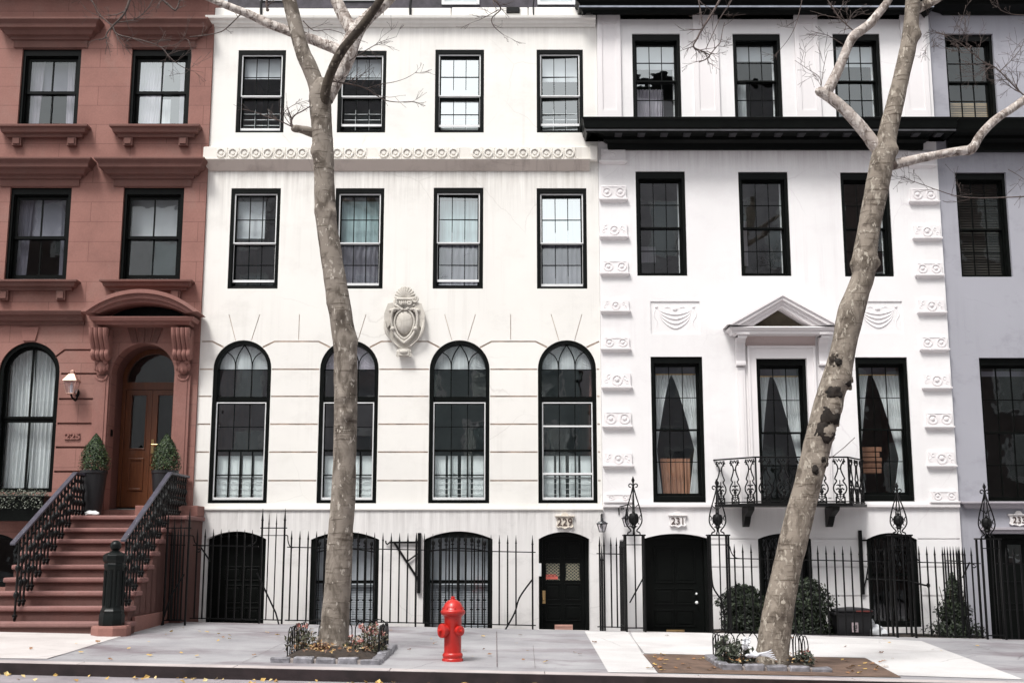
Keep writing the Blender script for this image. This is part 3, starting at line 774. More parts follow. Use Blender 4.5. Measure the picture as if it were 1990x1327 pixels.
for k, r in enumerate(rowB):
    gl = ('glass_m', 'glass_m', 'glass_b', 'glass_s')[k]
    w, ii, zm = sash_window(h229, r, Y, 3, 2, 2, .47, (.065, .065, .03, .10), .012, .09, .03, glass=gl, low_glass='glass_m', storm=(.12, .05, .13, .03)[k], mw=.014,
                            tilt=((0, 0), (0, .0), (.03, .05), (-.012, .07))[k])
    plate(w, 'shade', M['teal_cloth'] if k else M['shade'], (ii[0], ii[1] - (0 if k else .25), zm + (.04 if k else .14), ii[3] - .08), Y + .24)
    if k != 0:
        curtain(w, 'curtain', M['grey_shade'], lambda t: ii[0], lambda t: ii[1], ii[2], zm + .05, Y + .30, 8, .02)
# arched windows
ARCG = ('glass_m', 'glass_m', 'glass_m', 'glass_m')
for k, c in enumerate(rowC):
    x0, x1, z0, zs, za = c; fwd = .072
    w = arch_frame(h229, *c, Y, fwd, .012, bot=.06)
    xi0, xi1, zi0, zia = x0 + fwd, x1 - fwd, z0 + .06, za - fwd
    ztb0, ztb1, zf = z_(781), z_(770), z_(717)
    s = MB(); s.box(xi0 + .001, xi1 - .001, Y + .05, Y + .16, ztb0, ztb1)
    th = (xi1 - xi0) / 3; m1, m2, xm = xi0 + th, xi1 - th, (xi0 + xi1) / 2
    for m_ in (m1, m2): s.box(m_ - .008, m_ + .008, Y + .10, Y + .125, ztb1, zf)
    s.box(xi0, xi1, Y + .102, Y + .123, zf - .008, zf + .008)
    H = zia - zf
    for m_, sg in ((m1, 1), (m2, -1)):
        s.tube(spline([(m_, Y + .112, zf), (m_ + sg * .01, Y + .112, zf + H * .35), (m_ + sg * th * .2, Y + .112, zf + H * .68), (xm, Y + .112, zia)], 5), .010, 6)
        s.tube(spline([(m_, Y + .112, zf), (m_ - sg * .01, Y + .112, zf + H * .30), (m_ - sg * th * .22, Y + .112, zf + H * .55), (m_ - sg * th * .52, Y + .112, zf + H * .70)], 5), .009, 6)
    s.build('fanlight', M['black'], w)
    pts = arch_poly(xi0, xi1, ztb1, zs, zia, 22)
    g = MB(); g.v += [(a, Y + .118, b) for a, b in pts]; g.f.append(tuple(range(len(pts)))); g.mi.append(0)
    lo = (xi0, xi1, zi0, ztb0); zm = z_(876)
    for (q0, q1, yy, cols, rows) in ((zm, ztb0, Y + .10, 3, 2), (zi0, zm + .03, Y + .14, 4, 2)):
        rr = (xi0 + .002, xi1 - .002, q0 + .001, q1 - .001); t = .032; ri = inset(rr, t, t, t, t)
        s = MB(); s.ring(rpoly(rr), rpoly(ri), yy, yy + .035); bars(s, ri, cols if k < 2 else 3, rows, yy + .004, yy + .03, .013 if q0 == zm else .02)
        s.build('sash', M['black'], w); pane_quad(g, ri, yy + .018, ((0, 0), (.0, .0), (.008, -.006), (-.01, -.004))[k])
    g.build('pane', M[ARCG[k]], w)
    s = MB(); so = (xi0 + .002, xi1 - .002, zi0 + .002, ztb0 - .002); s.ring(rpoly(so), rpoly(inset(so, .020, .020, .045, .018)), Y + .035, Y + .06)
    if k == 3: s.box(xi0 + .02, xi1 - .02, Y + .037, Y + .058, z_(829), z_(826)); s.box(xi0 + .02, xi1 - .02, Y + .037, Y + .058, z_(922), z_(918))
    s.build('storm_sash', M['white_line'], w)
    # pleated half-dome of cloth behind the fanlight
    fanp = arch_poly(xi0 + .01, xi1 - .01, zf + .004, max(zs, zf + .01), zia - .01, 26)
    mb = MB(); cen = (xm, Y + .140, zf)
    mb.v.append(cen); ar = fanp[1:] + [fanp[0]]
    dense = []
    for i in range(len(ar) - 1):
        for j in range(3): dense.append((ar[i][0] + (ar[i + 1][0] - ar[i][0]) * j / 3, ar[i][1] + (ar[i + 1][1] - ar[i][1]) * j / 3))
    for i, (a, b) in enumerate(dense): mb.v.append((a, Y + .140 + (.02 if i % 2 else 0), b))
    for i in range(1, len(dense)): mb.f.append((0, i, i + 1)); mb.mi.append(0)
    mb.build('fan_curtain', M['sheer'] if k != 1 else M['lilac_sheer'], w)
    # interior shutters
    n = 4; zt = z_(884); wd = (xi1 - xi0) / n
    for i in range(n):
        a, b = xi0 + wd * i + .012, xi0 + wd * (i + 1) - .012
        if i in (1, 2): a, b = a + .02, b - .02
        q = MB()
        for (u, v) in ((zi0, (zi0 + zt) / 2 - .01), ((zi0 + zt) / 2 + .01, zt)):
            q.box(a, b, Y + .195, Y + .22, u, v)
            if k < 2: q.ring(rpoly((a + .03, b - .03, u + .05, v - .05)), rpoly((a + .045, b - .045, u + .065, v - .065)), Y + .187, Y + .195)
            else:
                if i in (1, 2):
                    zz = u + .04
                    while zz < v - .04: q.box(a + .02, b - .02, Y + .183, Y + .195, zz, zz + .010); zz += .03
        q.build('shutter', M['shutter'], w)
    b = MB()
    for i in range(4): zq = zi0 + .10 + .10 * i; b.box(xi0, xi1, Y + .176, Y + .181, zq, zq + .009)
    b.build('window_guard', M['white_line'], w)
# carved cartouche
CX, CZ = P(786, 628, Y - .1).x, P(786, 628, Y - .1).z
Zc = lambda y: P(786, y, Y - .1).z - CZ
M['aged'] = stucco('aged_stone', (.56, .53, .48), (.17, .14, .11), 1.0, blotch=.5)
c = MB()
body = [(0, Zc(680)), (.14, Zc(672)), (.26, Zc(655)), (.33, Zc(630)), (.35, Zc(610)), (.31, Zc(592)), (.20, Zc(588)), (.12, Zc(600))]
poly = [(CX + a, CZ + b) for a, b in body] + [(CX - a, CZ + b) for a, b in body[::-1][:-1]]
c.prism(poly, Y - .07, Y - .002)
for s in (-1, 1):
    wing = [(.20, Zc(588)), (.31, Zc(590)), (.375, Zc(610)), (.37, Zc(628)), (.33, Zc(640)), (.27, Zc(632)), (.25, Zc(612)), (.17, Zc(600))]
    pl = [(CX + s * a, CZ + b) for a, b in wing]
    c.prism(pl if s < 0 else pl[::-1], Y - .12, Y - .06)
    c.tube(spline([(CX + s * .36, Y - .13, CZ + Zc(625)), (CX + s * .33, Y - .14, CZ + Zc(645)), (CX + s * .25, Y - .12, CZ + Zc(660)), (CX + s * .12, Y - .10, CZ + Zc(672))], 6), [.02 + .012 * math.sin(i / 3) for i in range(19)], 7)
    c.tube(spline([(CX + s * .10, Y - .13, CZ + Zc(602)), (CX + s * .20, Y - .16, CZ + Zc(603)), (CX + s * .24, Y - .15, CZ + Zc(620)), (CX + s * .21, Y - .14, CZ + Zc(640)), (CX + s * .13, Y - .13, CZ + Zc(655)), (CX, Y - .13, CZ + Zc(667))], 6), .026, 8)
    c.tube(spiral(CX + s * .185, CZ + Zc(583), .015, .065, 0, s * 4.2 + PI, Y - .14, 20), .020, 7)
    c.tube(spiral(CX + s * .085, CZ + Zc(590), .01, .045, 0, s * 4.2 + PI, Y - .17, 16), .020, 7)
    c.sphere((CX + s * .21, Y - .15, CZ + Zc(640)), .045, (1, 1, 1), 10, 7); c.sphere((CX + s * .22, Y - .13, CZ + Zc(604)), .05, (1.4, 1, .8), 10, 7)
    c.tube(spiral(CX + s * .11, CZ + Zc(690), .012, .032, 0, 7, Y - .13, 14), .013, 6)
c.sphere((CX, Y - .085, CZ + Zc(626)), .20, (.84, .42, 1.14), 20, 14)
egg = [(CX + .185 * math.sin(t) * (1 - .22 * (math.cos(t) < 0) * abs(math.cos(t))), Y - .125, CZ + Zc(628) + .25 * math.cos(t) * (1.16 if math.cos(t) < 0 else 1)) for t in [2 * PI * k / 28 for k in range(29)]]
c.tube(egg, .020, 7)
for s in (-1, 1):
    c.tube(spline([(CX + s * .16, Y - .06, CZ + Zc(578)), (CX + s * .20, Y - .10, CZ + Zc(590)), (CX + s * .11, Y - .13, CZ + Zc(597)), (CX + s * .03, Y - .15, CZ + Zc(603))], 6), .024, 7)
    c.sphere((CX + s * .10, Y - .10, CZ + Zc(684)), .04, (1, .9, 1.3), 10, 7)
c.box(CX - .095, CX + .095, Y - .15, Y - .002, CZ + Zc(691), CZ + Zc(678)); c.sphere((CX, Y - .15, CZ + Zc(684)), .05, (1.6, .6, .9), 12, 8)
c.tube([(CX - .15, Y - .13, CZ + Zc(582)), (CX + .15, Y - .13, CZ + Zc(582))], .030, 10)
for i in range(6): c.sphere((CX - .09 + .036 * i, Y - .15, CZ + Zc(590)), .024, (.8, 1, 1.9), 8, 6)
for i in range(11):
    a = PI * i / 10; ex, ez = math.cos(a) * .168, .03 + math.sin(a) * .185
    c.tube([(CX + ex * .15, Y - .06, CZ + Zc(581)), (CX + ex * .6, Y - .10, CZ + Zc(581) + ez * .62), (CX + ex, Y - .07, CZ + Zc(581) + ez)], [.018, .030, .030], 8)
    c.sphere((CX + ex, Y - .07, CZ + Zc(581) + ez), .030, (1, 1, 1), 8, 6)
c.build('cartouche', M['aged'], h229, smooth=True, angle=50)
# ------------------------------------------------------------------ doors and barred windows of the basements
def panel_door(house, op, Yd, panels, glass=(), m='black'):
    """arched door frame > leaf with sunk panels; px boxes are (x0, x1, y0, y1) on the photo at depth Yd"""
    x0, x1, z0, zs, za = op; e = .004
    fr = MB().ring(arch_poly(x0 + e, x1 - e, z0 + .002, zs, za - e, 20), arch_poly(x0 + .07, x1 - .07, z0 + .01, zs, za - .07, 20), Yd - .06, Yd + .10).build('door', M[m], house)
    leaf = arch_poly(x0 + .072, x1 - .072, z0 + .012, zs, za - .072, 20)
    gl = []
    for (a, b, c, d) in glass:
        p, q = P(a, d, Yd), P(b, c, Yd); gl.append([(p.x, p.z), (q.x, p.z), (q.x, q.z), (p.x, q.z)])
    mb = wall_mesh(MB(), leaf, gl, Yd, .05)
    for (a, b, c, d) in panels:
        p, q = P(a, d, Yd), P(b, c, Yd)
        o = (p.x, q.x, p.z, q.z)
        mb.ring(rpoly(o), rpoly(inset(o, .018, .018, .018, .018)), Yd - .016, Yd)
        mb.box(o[0] + .05, o[1] - .05, Yd - .010, Yd, o[2] + .05, o[3] - .05)
    lf = mb.build('door_leaf', M[m], fr, bev=.004)
    if gl:
        g = MB()
        for q in gl: g.quad(*[(a, Yd + .03, b) for a, b in q])
        g.build('pane', M['glass'], fr)
        l = MB()
        for q in gl:
            ax, bx, az, bz = q[0][0], q[1][0], q[0][1], q[2][1]
            for i in range(-6, 9):
                for s in (1, -1):
                    pts = []
                    for t in range(13):
                        xx = ax + (i + t / 2.2) * .066 if s > 0 else bx - (i + t / 2.2) * .066
                        zz = az + t * (bz - az) / 12
                        if ax <= xx <= bx: pts.append((xx, Yd + .015, zz))
                    if len(pts) > 1: l.tube([pts[0], pts[-1]], .0045, 5)
        l.build('lattice', M['lattice'], fr)
    return fr
M['lattice'] = mat('lattice_brass', (.55, .53, .40), .5, .1, metal=.2)
M['paper_red'] = mat('red_flyer', (.60, .14, .11), .7, .2, 20)
def knob(parent, px, py, Yd, r=.028, m='brass'):
    p = P(px, py, Yd); MB().tube([(p.x, Yd + .0, p.z), (p.x, Yd - .05, p.z)], .010).sphere((p.x, Yd - .06, p.z), r).build('door_knob', M[m], parent, smooth=True)
def slot(parent, a, b, c, d, Yd, m):
    p, q = P(a, d, Yd), P(b, c, Yd)
    s = MB().box(p.x, q.x, Yd - .014, Yd - .001, p.z, q.z); s.box(p.x + .02, q.x - .02, Yd - .022, Yd - .013, (p.z * .45 + q.z * .55), q.z - .012)
    s.build('mail_slot', M[m], parent, bev=.003)
M['copper_plain'] = mat('salmon_brass', (.68, .40, .33), .42, .1, metal=.4)
YD = YB + .30
panel_door(h229, base_op['doorA'], YB + .24, [(437, 470, 1100, 1128), (474, 506, 1100, 1128), (437, 470, 1136, 1172), (474, 506, 1136, 1172), (437, 470, 1180, 1206), (474, 506, 1180, 1206)])
d229 = panel_door(h229, base_op['doorB'], YD, [(1060, 1090, 1133, 1166), (1097, 1129, 1133, 1166), (1060, 1090, 1173, 1206), (1097, 1129, 1173, 1206), (1060, 1090, 1052, 1086), (1097, 1129, 1052, 1086)],
           [(1061, 1088, 1094, 1127), (1099, 1127, 1094, 1127)])
slot(d229, 1078, 1113, 1213, 1223, YD, 'copper_plain')
lp = MB(); p, q = P(1052.5, 1172, YD), P(1060, 1147, YD); lp.box(p.x, q.x, YD - .03, YD - .001, p.z, q.z); lp.sphere(((p.x + q.x) / 2, YD - .05, p.z + .07), .028); lp.build('lock_plate', M['brass'], d229, bev=.003)
p, q = P(1061, 1125, YD), P(1084, 1119, YD)
tag(MB().box(p.x, q.x, YD + .001, YD + .01, p.z, q.z).box(p.x, q.x - .03, YD + .0, YD + .009, q.z + .012, q.z + .03).build('flyer', M['paper_red']), 'folded red flyer tucked behind the left lattice pane of a black door', 'flyer')
p, q = P(1047, 1119, YB), P(1052, 1094, YB)
tag(MB().box(p.x, q.x, YB - .02, YB - .001, p.z, q.z).box(p.x + .012, q.x - .012, YB - .026, YB - .019, p.z + .03, p.z + .1).build('intercom', M['white_line'], bev=.003), 'slim white intercom plate on the left jamb of a black basement door', 'intercom')
def barred(house, op, Yb, blind=True, label=None, lattice=False, nb=9):
    x0, x1, z0, zs, za = op
    w = arch_frame(house, *op, Yb, .085, .03, 'window', .33)
    a, b = x0 + .085, x1 - .085
    zm = z0 + (za - z0) * .55
    s = MB(); s.box(a, b, Yb + .20, Yb + .24, zm - .025, zm + .025); s.box((a + b) / 2 - .012, (a + b) / 2 + .012, Yb + .2, Yb + .235, z0, za - .1); s.build('sash', M['black'], w)
    pts = arch_poly(a, b, z0 + .08, zs, za - .085, 16)
    g = MB(); g.v += [(u, Yb + .22, v) for u, v in pts]; g.f.append(tuple(range(len(pts)))); g.mi.append(0); g.build('pane', M['glass'], w)
    if blind:
        slats(w, 'blind', M['blind_white'], (a, b, z0 + .1, zm - .03), Yb + .30, .03, .75, .03)
        plate(w, 'shade', M['blind_white'], (a, b, zm + .02, zs + .02), Yb + .31)
    gr = MB(); yg = Yb + .06; n = nb; zlow = z0 + .05
    arc = arch_pts(a, b, zs - .22, za - .30, 16)
    gr.tube([(u, yg, v) for u, v in arc], .011, 6)
    gr.box(a, b, yg - .008, yg + .008, zlow, zlow + .02)
    zc = z0 + (za - z0) * .30
    if not lattice:
        for i in range(n):
            x = a + (b - a) * (i + .5) / n; h = math.sqrt(max(0, 1 - ((i + .5) / n * 2 - 1) ** 2)); zt = zs - .10 + (za - zs) * h * .9
            gr.tube([(x, yg, zlow), (x, yg, zt)], .0105, 6)
            gr.sphere((x, yg, zt - .03), .030, (1, .6, 1.5), 8, 6); gr.box(x - .028, x + .028, yg - .012, yg + .012, zt - .12, zt - .10)
            for zz in (zc, zc + .16): gr.box(x - .028, x + .028, yg - .012, yg + .012, zz, zz + .022)
    else:
        for i in range(n):
            x = a + (b - a) * (i + .5) / n; h = math.sqrt(max(0, 1 - ((i + .5) / n * 2 - 1) ** 2))
            gr.tube([(x, yg, zlow), (x, yg, zs + (za - zs) * h * .75)], .009, 5)
        k = (b - a) / 3
        for i in range(3):
            for sx in (1, -1):
                xx = a + k * (i + .5)
                gr.tube(spline([(xx, yg, zm + .05), (xx + sx * k * .48, yg, zm + .30), (xx, yg, zm + .55), (xx + sx * k * .48, yg, zm + .8)], 5), .008, 5)
                gr.tube(spline([(xx + sx * k * .48, yg, zm + .05), (xx, yg, zm + .30), (xx + sx * k * .48, yg, zm + .55), (xx, yg, zm + .8)], 5), .008, 5)
    gr.build('grille', M['iron'], w, smooth=True)
    return w
barred(h229, base_op['winA'], YB); barred(h229, base_op['winB'], YB)

# ------------------------------------------------------------------ number plaques
def plaque(txt, px, py, Yp, w, h, label, base='white', col='black', size=.15):
    c = P(px, py, Yp)
    t = thing('number_plaque', (c.x, Yp, c.z), label, 'plaque')
    b = MB(); a = w / 2; hh = h / 2
    b.prism([(c.x - a, c.z - hh), (c.x - a * .55, c.z - hh - .012), (c.x, c.z - hh - .035), (c.x + a * .55, c.z - hh - .012), (c.x + a, c.z - hh), (c.x + a * .9, c.z), (c.x + a, c.z + hh), (c.x - a, c.z + hh), (c.x - a * .9, c.z)], Yp - .03, Yp - .001)
    b.cornice([(.03, c.z + hh - .01), (.055, c.z + hh + .015), (.055, c.z + hh + .03)], c.x - a + .03, c.x + a - .03, Yp - .001)
    b.prism([(c.x - .07, c.z + hh + .028), (c.x + .07, c.z + hh + .028)] + arch_pts(c.x - .07, c.x + .07, c.z + hh + .03, c.z + hh + .09, 10), Yp - .04, Yp - .001)
    for s in (-1, 1):
        b.tube(spline([(c.x, Yp - .035, c.z - hh - .03), (c.x + s * a * .5, Yp - .035, c.z - hh + .0), (c.x + s * a * .8, Yp - .035, c.z - hh - .01), (c.x + s * a * 1.02, Yp - .035, c.z - hh + .02)], 5), .012, 6)
    b.build('backplate', M[base], t, bev=.004)
    text_mesh(txt, size, .008, 'numerals', M[col], t, (c.x, Yp - .036, c.z - .005), 1.0)
    return t
M['plaque_cream'] = mat('plaque_cream', (.66, .60, .52), .7, .2, 20)
M['plaque_white'] = mat('plaque_white', (.74, .71, .70), .7, .1, 20)
M['numeral_brown'] = mat('numeral_bronze', (.06, .035, .03), .5, .2)
plaque('229', 1097.5, 1014, YB, .30, .17, 'small cream plaque with numerals 229 over an arched black door', 'plaque_cream', 'numeral_brown', .19)

# ================================================================== 231 : white house with the black cornice
Y = YW - .01
XL1 = XR9 + .004; XR1 = (P(1803, 30, Y).x + P(1868, 1040, Y).x) / 2
h231 = thing('white_house', ((XL1 + XR1) / 2, Y, 0), 'white row house with carved quoins, pedimented balcony window and deep black cornice', 'house')
z_ = lambda y: P(995, y, Y).z
M['white'] = stucco('white_paint', (.80, .785, .785), (.46, .40, .43), .40, [(z_(292), .55, .75), (z_(986), .5, .35)], blotch=.14)
M['white_trim'] = stucco('white_trim', (.785, .755, .758), (.48, .40, .42), .25)
M['white_base'] = stucco('white_paint_base', (.77, .735, .74), (.42, .36, .37), .7)
attic = [wrect(Y, 1228, 1321.5, 1231, 1325, 66, 229), wrect(Y, 1423, 1517, 1429, 1521, 66, 229), wrect(Y, 1618, 1710, 1625, 1716.5, 66, 229)]
flr2 = [wrect(Y, 1235, 1331, 1238.5, 1336, 333, 536), wrect(Y, 1433.5, 1530, 1442, 1539, 334, 536.5), wrect(Y, 1631, 1725, 1644, 1740, 335, 537.5)]
parl = [wrect(Y, 1263, 1365, 1271, 1372, 693, 976), wrect(Y, 1467, 1567, 1480, 1577, 697, 978), wrect(Y, 1663.5, 1763.5, 1673, 1777.6, 694, 974)]
b231 = {}
def opx(l, r, sp, ap, py, z0): return (P(l, py, Y).x, P(r, py, Y).x, z0, z_(sp), z_(ap))
b231['door'] = opx(1253, 1379, 1046, 1036.5, 1100, ZB + .25)
b231['winA'] = opx(1474, 1578, 1047, 1036, 1080, ZB + .5); b231['winB'] = opx(1685, 1784, 1048, 1035, 1080, P(1735, 1218, Y).z)
gro = []
xs = [XL1 + .03] + [v for k in ('door', 'winA', 'winB') for v in (b231[k][0] - .012, b231[k][1] + .012)] + [XR1 - .03]
for yy in (1046.5, 1101, 1157):
    zz = z_(yy)
    for i in range(0, 8, 2):
        if i == 0: continue
        gro.append([(xs[i], zz - .012), (xs[i + 1], zz - .012), (xs[i + 1], zz + .012), (xs[i], zz + .012)])
panelsw = [wrect(Y, 1264, 1359.5, 1265, 1361, 585.5, 649), wrect(Y, 1657, 1752, 1661, 1757, 585.5, 647)]
gro2 = [rpoly(r) for r in panelsw]
ztop1 = z_(20)
wall_mesh(MB(), [(XL1, ZB), (XR1, ZB), (XR1, ztop1), (XL1, ztop1)], [rpoly(r) for r in attic + flr2 + parl] + [arch_poly(*v) for v in b231.values()], Y, .3, gro + gro2, .022).build('wall', M['white'], h231)
shell(h231, XL1, XR1, Y, ZB, z_(-25), [z_(985), z_(600), z_(275)], M['roof'], M['side'])
MB().cornice([(.03, z_(986.5)), (.055, z_(985)), (.055, z_(979))], XL1, XR1 - .0, Y, False, False).build('water_table', M['white_trim'], h231, bev=.004)
for r in panelsw:
    s = MB(); yy = Y + .0295; cx = (r[0] + r[1]) / 2; W = r[1] - r[0]; Hh = r[3] - r[2]
    zt = r[3] - Hh * .18
    for k in range(4):
        dz = Hh * (.22 + .14 * k)
        s.tube(spline([(cx - W * .38 + .015 * k, yy, zt), (cx - W * .26, yy - .006, zt - dz * .62), (cx, yy - .012, zt - dz), (cx + W * .26, yy - .006, zt - dz * .62), (cx + W * .38 - .015 * k, yy, zt)], 6), [.006 + .008 * math.sin(PI * i / 24) for i in range(25)], 7)
    for sg in (-1, 1):
        s.sphere((cx + sg * W * .38, yy - .008, zt + .01), .03, (1, .6, 1), 10, 6)
        s.tube(spline([(cx + sg * W * .38, yy, zt), (cx + sg * W * .43, yy - .008, zt - .14), (cx + sg * W * .36, yy - .006, zt - .28), (cx + sg * W * .41, yy, zt - .42)], 5), .009, 6)
        s.tube(spline([(cx + sg * .06, yy, zt - .03), (cx + sg * .14, yy - .01, zt + .01), (cx + sg * .20, yy, zt - .02)], 5), .008, 6)
    s.sphere((cx, yy - .006, zt - .03), .045, (1.2, .5, .9), 12, 8)
    s.build('swag_relief', M['white_trim'], h231, smooth=True)
# quoins
def quoin(px0, px1, y0, y1, kind):
    x0, x1, zt, zb = P(px0, (y0 + y1) / 2, Y).x, P(px1, (y0 + y1) / 2, Y).x, z_(y0), z_(y1)
    zl = zb + .075; q = MB()
    q.cornice([(.0, zb), (.075, zl - .028), (.078, zl), (.045, zl + .006), (.042, zt - .01), (.034, zt)], x0 + .06, x1 - .06, Y)
    q.build('quoin', M['white_trim'], h231, bev=.003)
    r = MB(); cx = (x0 + x1) / 2; cz = (zl + zt) / 2; ya = Y - .043; H = (zt - zl)
    ci = lambda X, Z, R, n=14: [(X + R * math.cos(2 * PI * k / n), Z + R * math.sin(2 * PI * k / n)) for k in range(n)]
    if kind == 2:
        for s in (-1, 1):
            X = cx + s * .125; r.ring(ci(X, cz, H * .37), ci(X, cz, H * .28), ya - .014, ya); r.sphere((X, ya, cz), H * .17, (1, .5, 1), 10, 6)
        r.box(cx - .2, cx + .2, ya - .008, ya, zt - .03, zt - .02)
    else:
        r.ring(ci(cx, cz - .01, H * .38), ci(cx, cz - .01, H * .29), ya - .014, ya); r.sphere((cx, ya, cz), H * .18, (1, .5, 1), 10, 6)
        for s in (-1, 1):
            for (dx, dz, rr) in ((.15, .05, .05), (.19, -.04, .045)):
                r.tube(spiral(cx + s * dx, cz + dz * H / .28, .01, rr * H / .28, 0, 5 * s, ya, 12), .009, 5)
    r.build('rosette', M['white_trim'], h231, smooth=True, angle=50)
ql = [(1165.5, 1217, 290.5, 321, 1), (1165.8, 1218, 362, 394.5, 2), (1166.5, 1220, 435, 467, 1), (1167.5, 1222, 507, 538.5, 2), (1168.5, 1223.5, 583, 611.5, 1), (1169, 1224.5, 655, 685, 2), (1170.5, 1227, 724, 759.5, 1), (1172, 1228, 799.5, 835.5, 2), (1173, 1229.5, 879, 911.5, 1), (1174.5, 1228, 958.5, 982, 2)]
qr = [(1762, 1816, 295, 328, 2), (1766.6, 1822.5, 367, 399, 2), (1773.6, 1827.5, 438, 470, 1), (1778, 1831, 511, 542, 2), (1782.6, 1836, 582, 614, 1), (1787.5, 1841.5, 654, 686, 2), (1792, 1846.5, 725, 760.5, 1), (1797.5, 1851, 801, 836, 2), (1801.5, 1856, 876.6, 912, 1), (1807, 1861.5, 953, 982, 2)]
for a in ql + qr: quoin(*a)
# pilasters on the attic
for a, b in ((1161, 1206), (1348, 1396), (1545, 1591), (1752, 1801)):
    x0, x1 = P(a, 120, Y).x, P(b, 120, Y).x; q = MB()
    o = (x0, x1, z_(230), z_(30)); i = (x0 + .09, x1 - .09, z_(216), z_(48))
    wall_mesh(q, rpoly(o), [], Y - .05, .048, [rpoly(i)], .02, back=False); q.build('pilaster', M['white_trim'], h231)
# main cornice (carries on in front of 233) and roof cornice
zc0, zc1, zc2, zc3, zc4 = z_(294), z_(270), z_(256), z_(249), z_(228)
YC = Y - .55; zq = lambda y: P(995, y, YC).z
cx1 = P(1856, 240, YC).x
co = MB().cornice([(.06, z_(293)), (.07, z_(281)), (.14, z_(277)), (.15, z_(270)), (.36, z_(262)), (.48, zq(256.5)), (.50, zq(254)), (.50, zq(250)), (.53, zq(247)), (.55, zq(233)), (.58, zq(230.5)), (.58, zq(228))], XL1 - .02 + .26, cx1 - .5, Y, True, True)
cc = co.build('cornice', M['black'], h231, bev=.006)
M['lit_black'] = mat('lit_black_trim', (.045, .045, .05), .5, .4, 8)  # black lightened so the dentils look lit; the grey ledge shares it
MB().box(XL1 - .28, cx1 + .02, Y - .53, Y - .49, zq(253.5), zq(250.5)).build('cornice_ledge', M['lit_black'], cc)
x = XL1 + .3
while x < cx1 - .1:
    MB().box(x, x + .13, Y - .40, Y - .13, z_(272), z_(264.5)).build('dentil', M['lit_black'], cc, bev=.006); x += .43
YT = Y - .35; zt = lambda y: P(995, y, YT).z
rc = MB().cornice([(.06, z_(32)), (.08, z_(29)), (.18, z_(25)), (.28, zt(23)), (.30, zt(18)), (.36, zt(16.5)), (.37, zt(12)), (.33, zt(11.5)), (.35, zt(7)), (.42, zt(3)), (.42, zt(0))], XL1 + .0, P(1808, 15, YT).x - .3, Y, True, True).build('roof_cornice', M['black'], h231, bev=.006)
M['zinc'] = mat('zinc_flashing', (.26, .28, .33), .45, .25, 6, metal=.3)
MB().box(XL1 - .36, P(1808, 15, YT).x + .06, Y - .375, Y - .36, zt(15.5), zt(12.5)).build('flashing', M['zinc'], rc)
rf = MB(); za_, zb_ = zt(-1), zt(-60); rf.v += [(XL1 - .35, Y - .40, za_), (XR1 + .2, Y - .40, za_), (XR1 + .2, Y + 2.2, zb_), (XL1 - .35, Y + 2.2, zb_)]; rf.f.append((0, 1, 2, 3)); rf.mi.append(0)
x = XL1 - .2
while x < XR1: rf.box(x, x + .03, Y - .4, Y - .3, za_, za_ + .06); x += .5
rf.build('eave', M['zinc'], h231)
# pediment over the balcony window
YP = Y - .42; pz = lambda y: P(1524, y, YP).z
lx, rx, apx = P(1412, 630, YP).x, P(1633, 630, YP).x, P(1523.5, 571, YP)
mx = (lx + rx) / 2; za = apx.z; zb = pz(631)
def rake(d0, d1, pr):
    o = [(lx + d0 * 1.2, zb), (mx, za - d0), (rx - d0 * 1.2, zb)]; i = [(lx + d1 * 2.3, zb), (mx, za - d1 * 1.06), (rx - d1 * 2.3, zb)]
    ped.ring(o, i, Y - pr, Y - .002, closed=False)
ped = MB(); rake(0, .04, .46); rake(.04, .10, .43); rake(.10, .155, .38); rake(.155, .215, .34)
zc_, zd_ = pz(634), pz(646)
ped.cornice([(.32, zd_), (.33, zd_ + (zc_ - zd_) * .5), (.36, zd_ + (zc_ - zd_) * .55), (.39, zc_ - .01), (.36, zc_ + .01)], lx + .44, rx - .44, Y)
ped.build('pediment', M['white_trim'], h231, smooth=True, angle=25)
M['tymp'] = mat('dark_olive_tympanum', (.10, .085, .06), .9, .35, 3)  # dark olive tone for the field inside the pediment
MB().prism([(lx + .3, zc_ + .012), (rx - .3, zc_ + .012), (mx, za - .2)], Y - .02, Y - .004).build('tympanum', M['tymp'], h231)
ar = (parl[1][0] - .16, parl[1][1] + .16, parl[1][2] - .01, z_(673)); arc = MB()
ai = inset(parl[1], .0, .0, -.0, -.0)
arc.ring(rpoly(ar), rpoly((ai[0] - .002, ai[1] + .002, ai[2] - .012, ai[3] + .002)), Y - .05, Y - .002); arc.ring(rpoly(ar), rpoly(inset(ar, .04, .04, .0, .04)), Y - .075, Y - .048)
arc.build('architrave', M['white_trim'], h231, bev=.004)
M['pink_shadow'] = stucco('frieze_pink_shade', (.60, .50, .48), (.42, .33, .32), .4)  # pink tone paints in the shade below the pediment
MB().box(ar[0] - .02, ar[1] + .02, Y - .03, Y - .002, ar[3] + .004, zd_).build('frieze', M['pink_shadow'], h231)
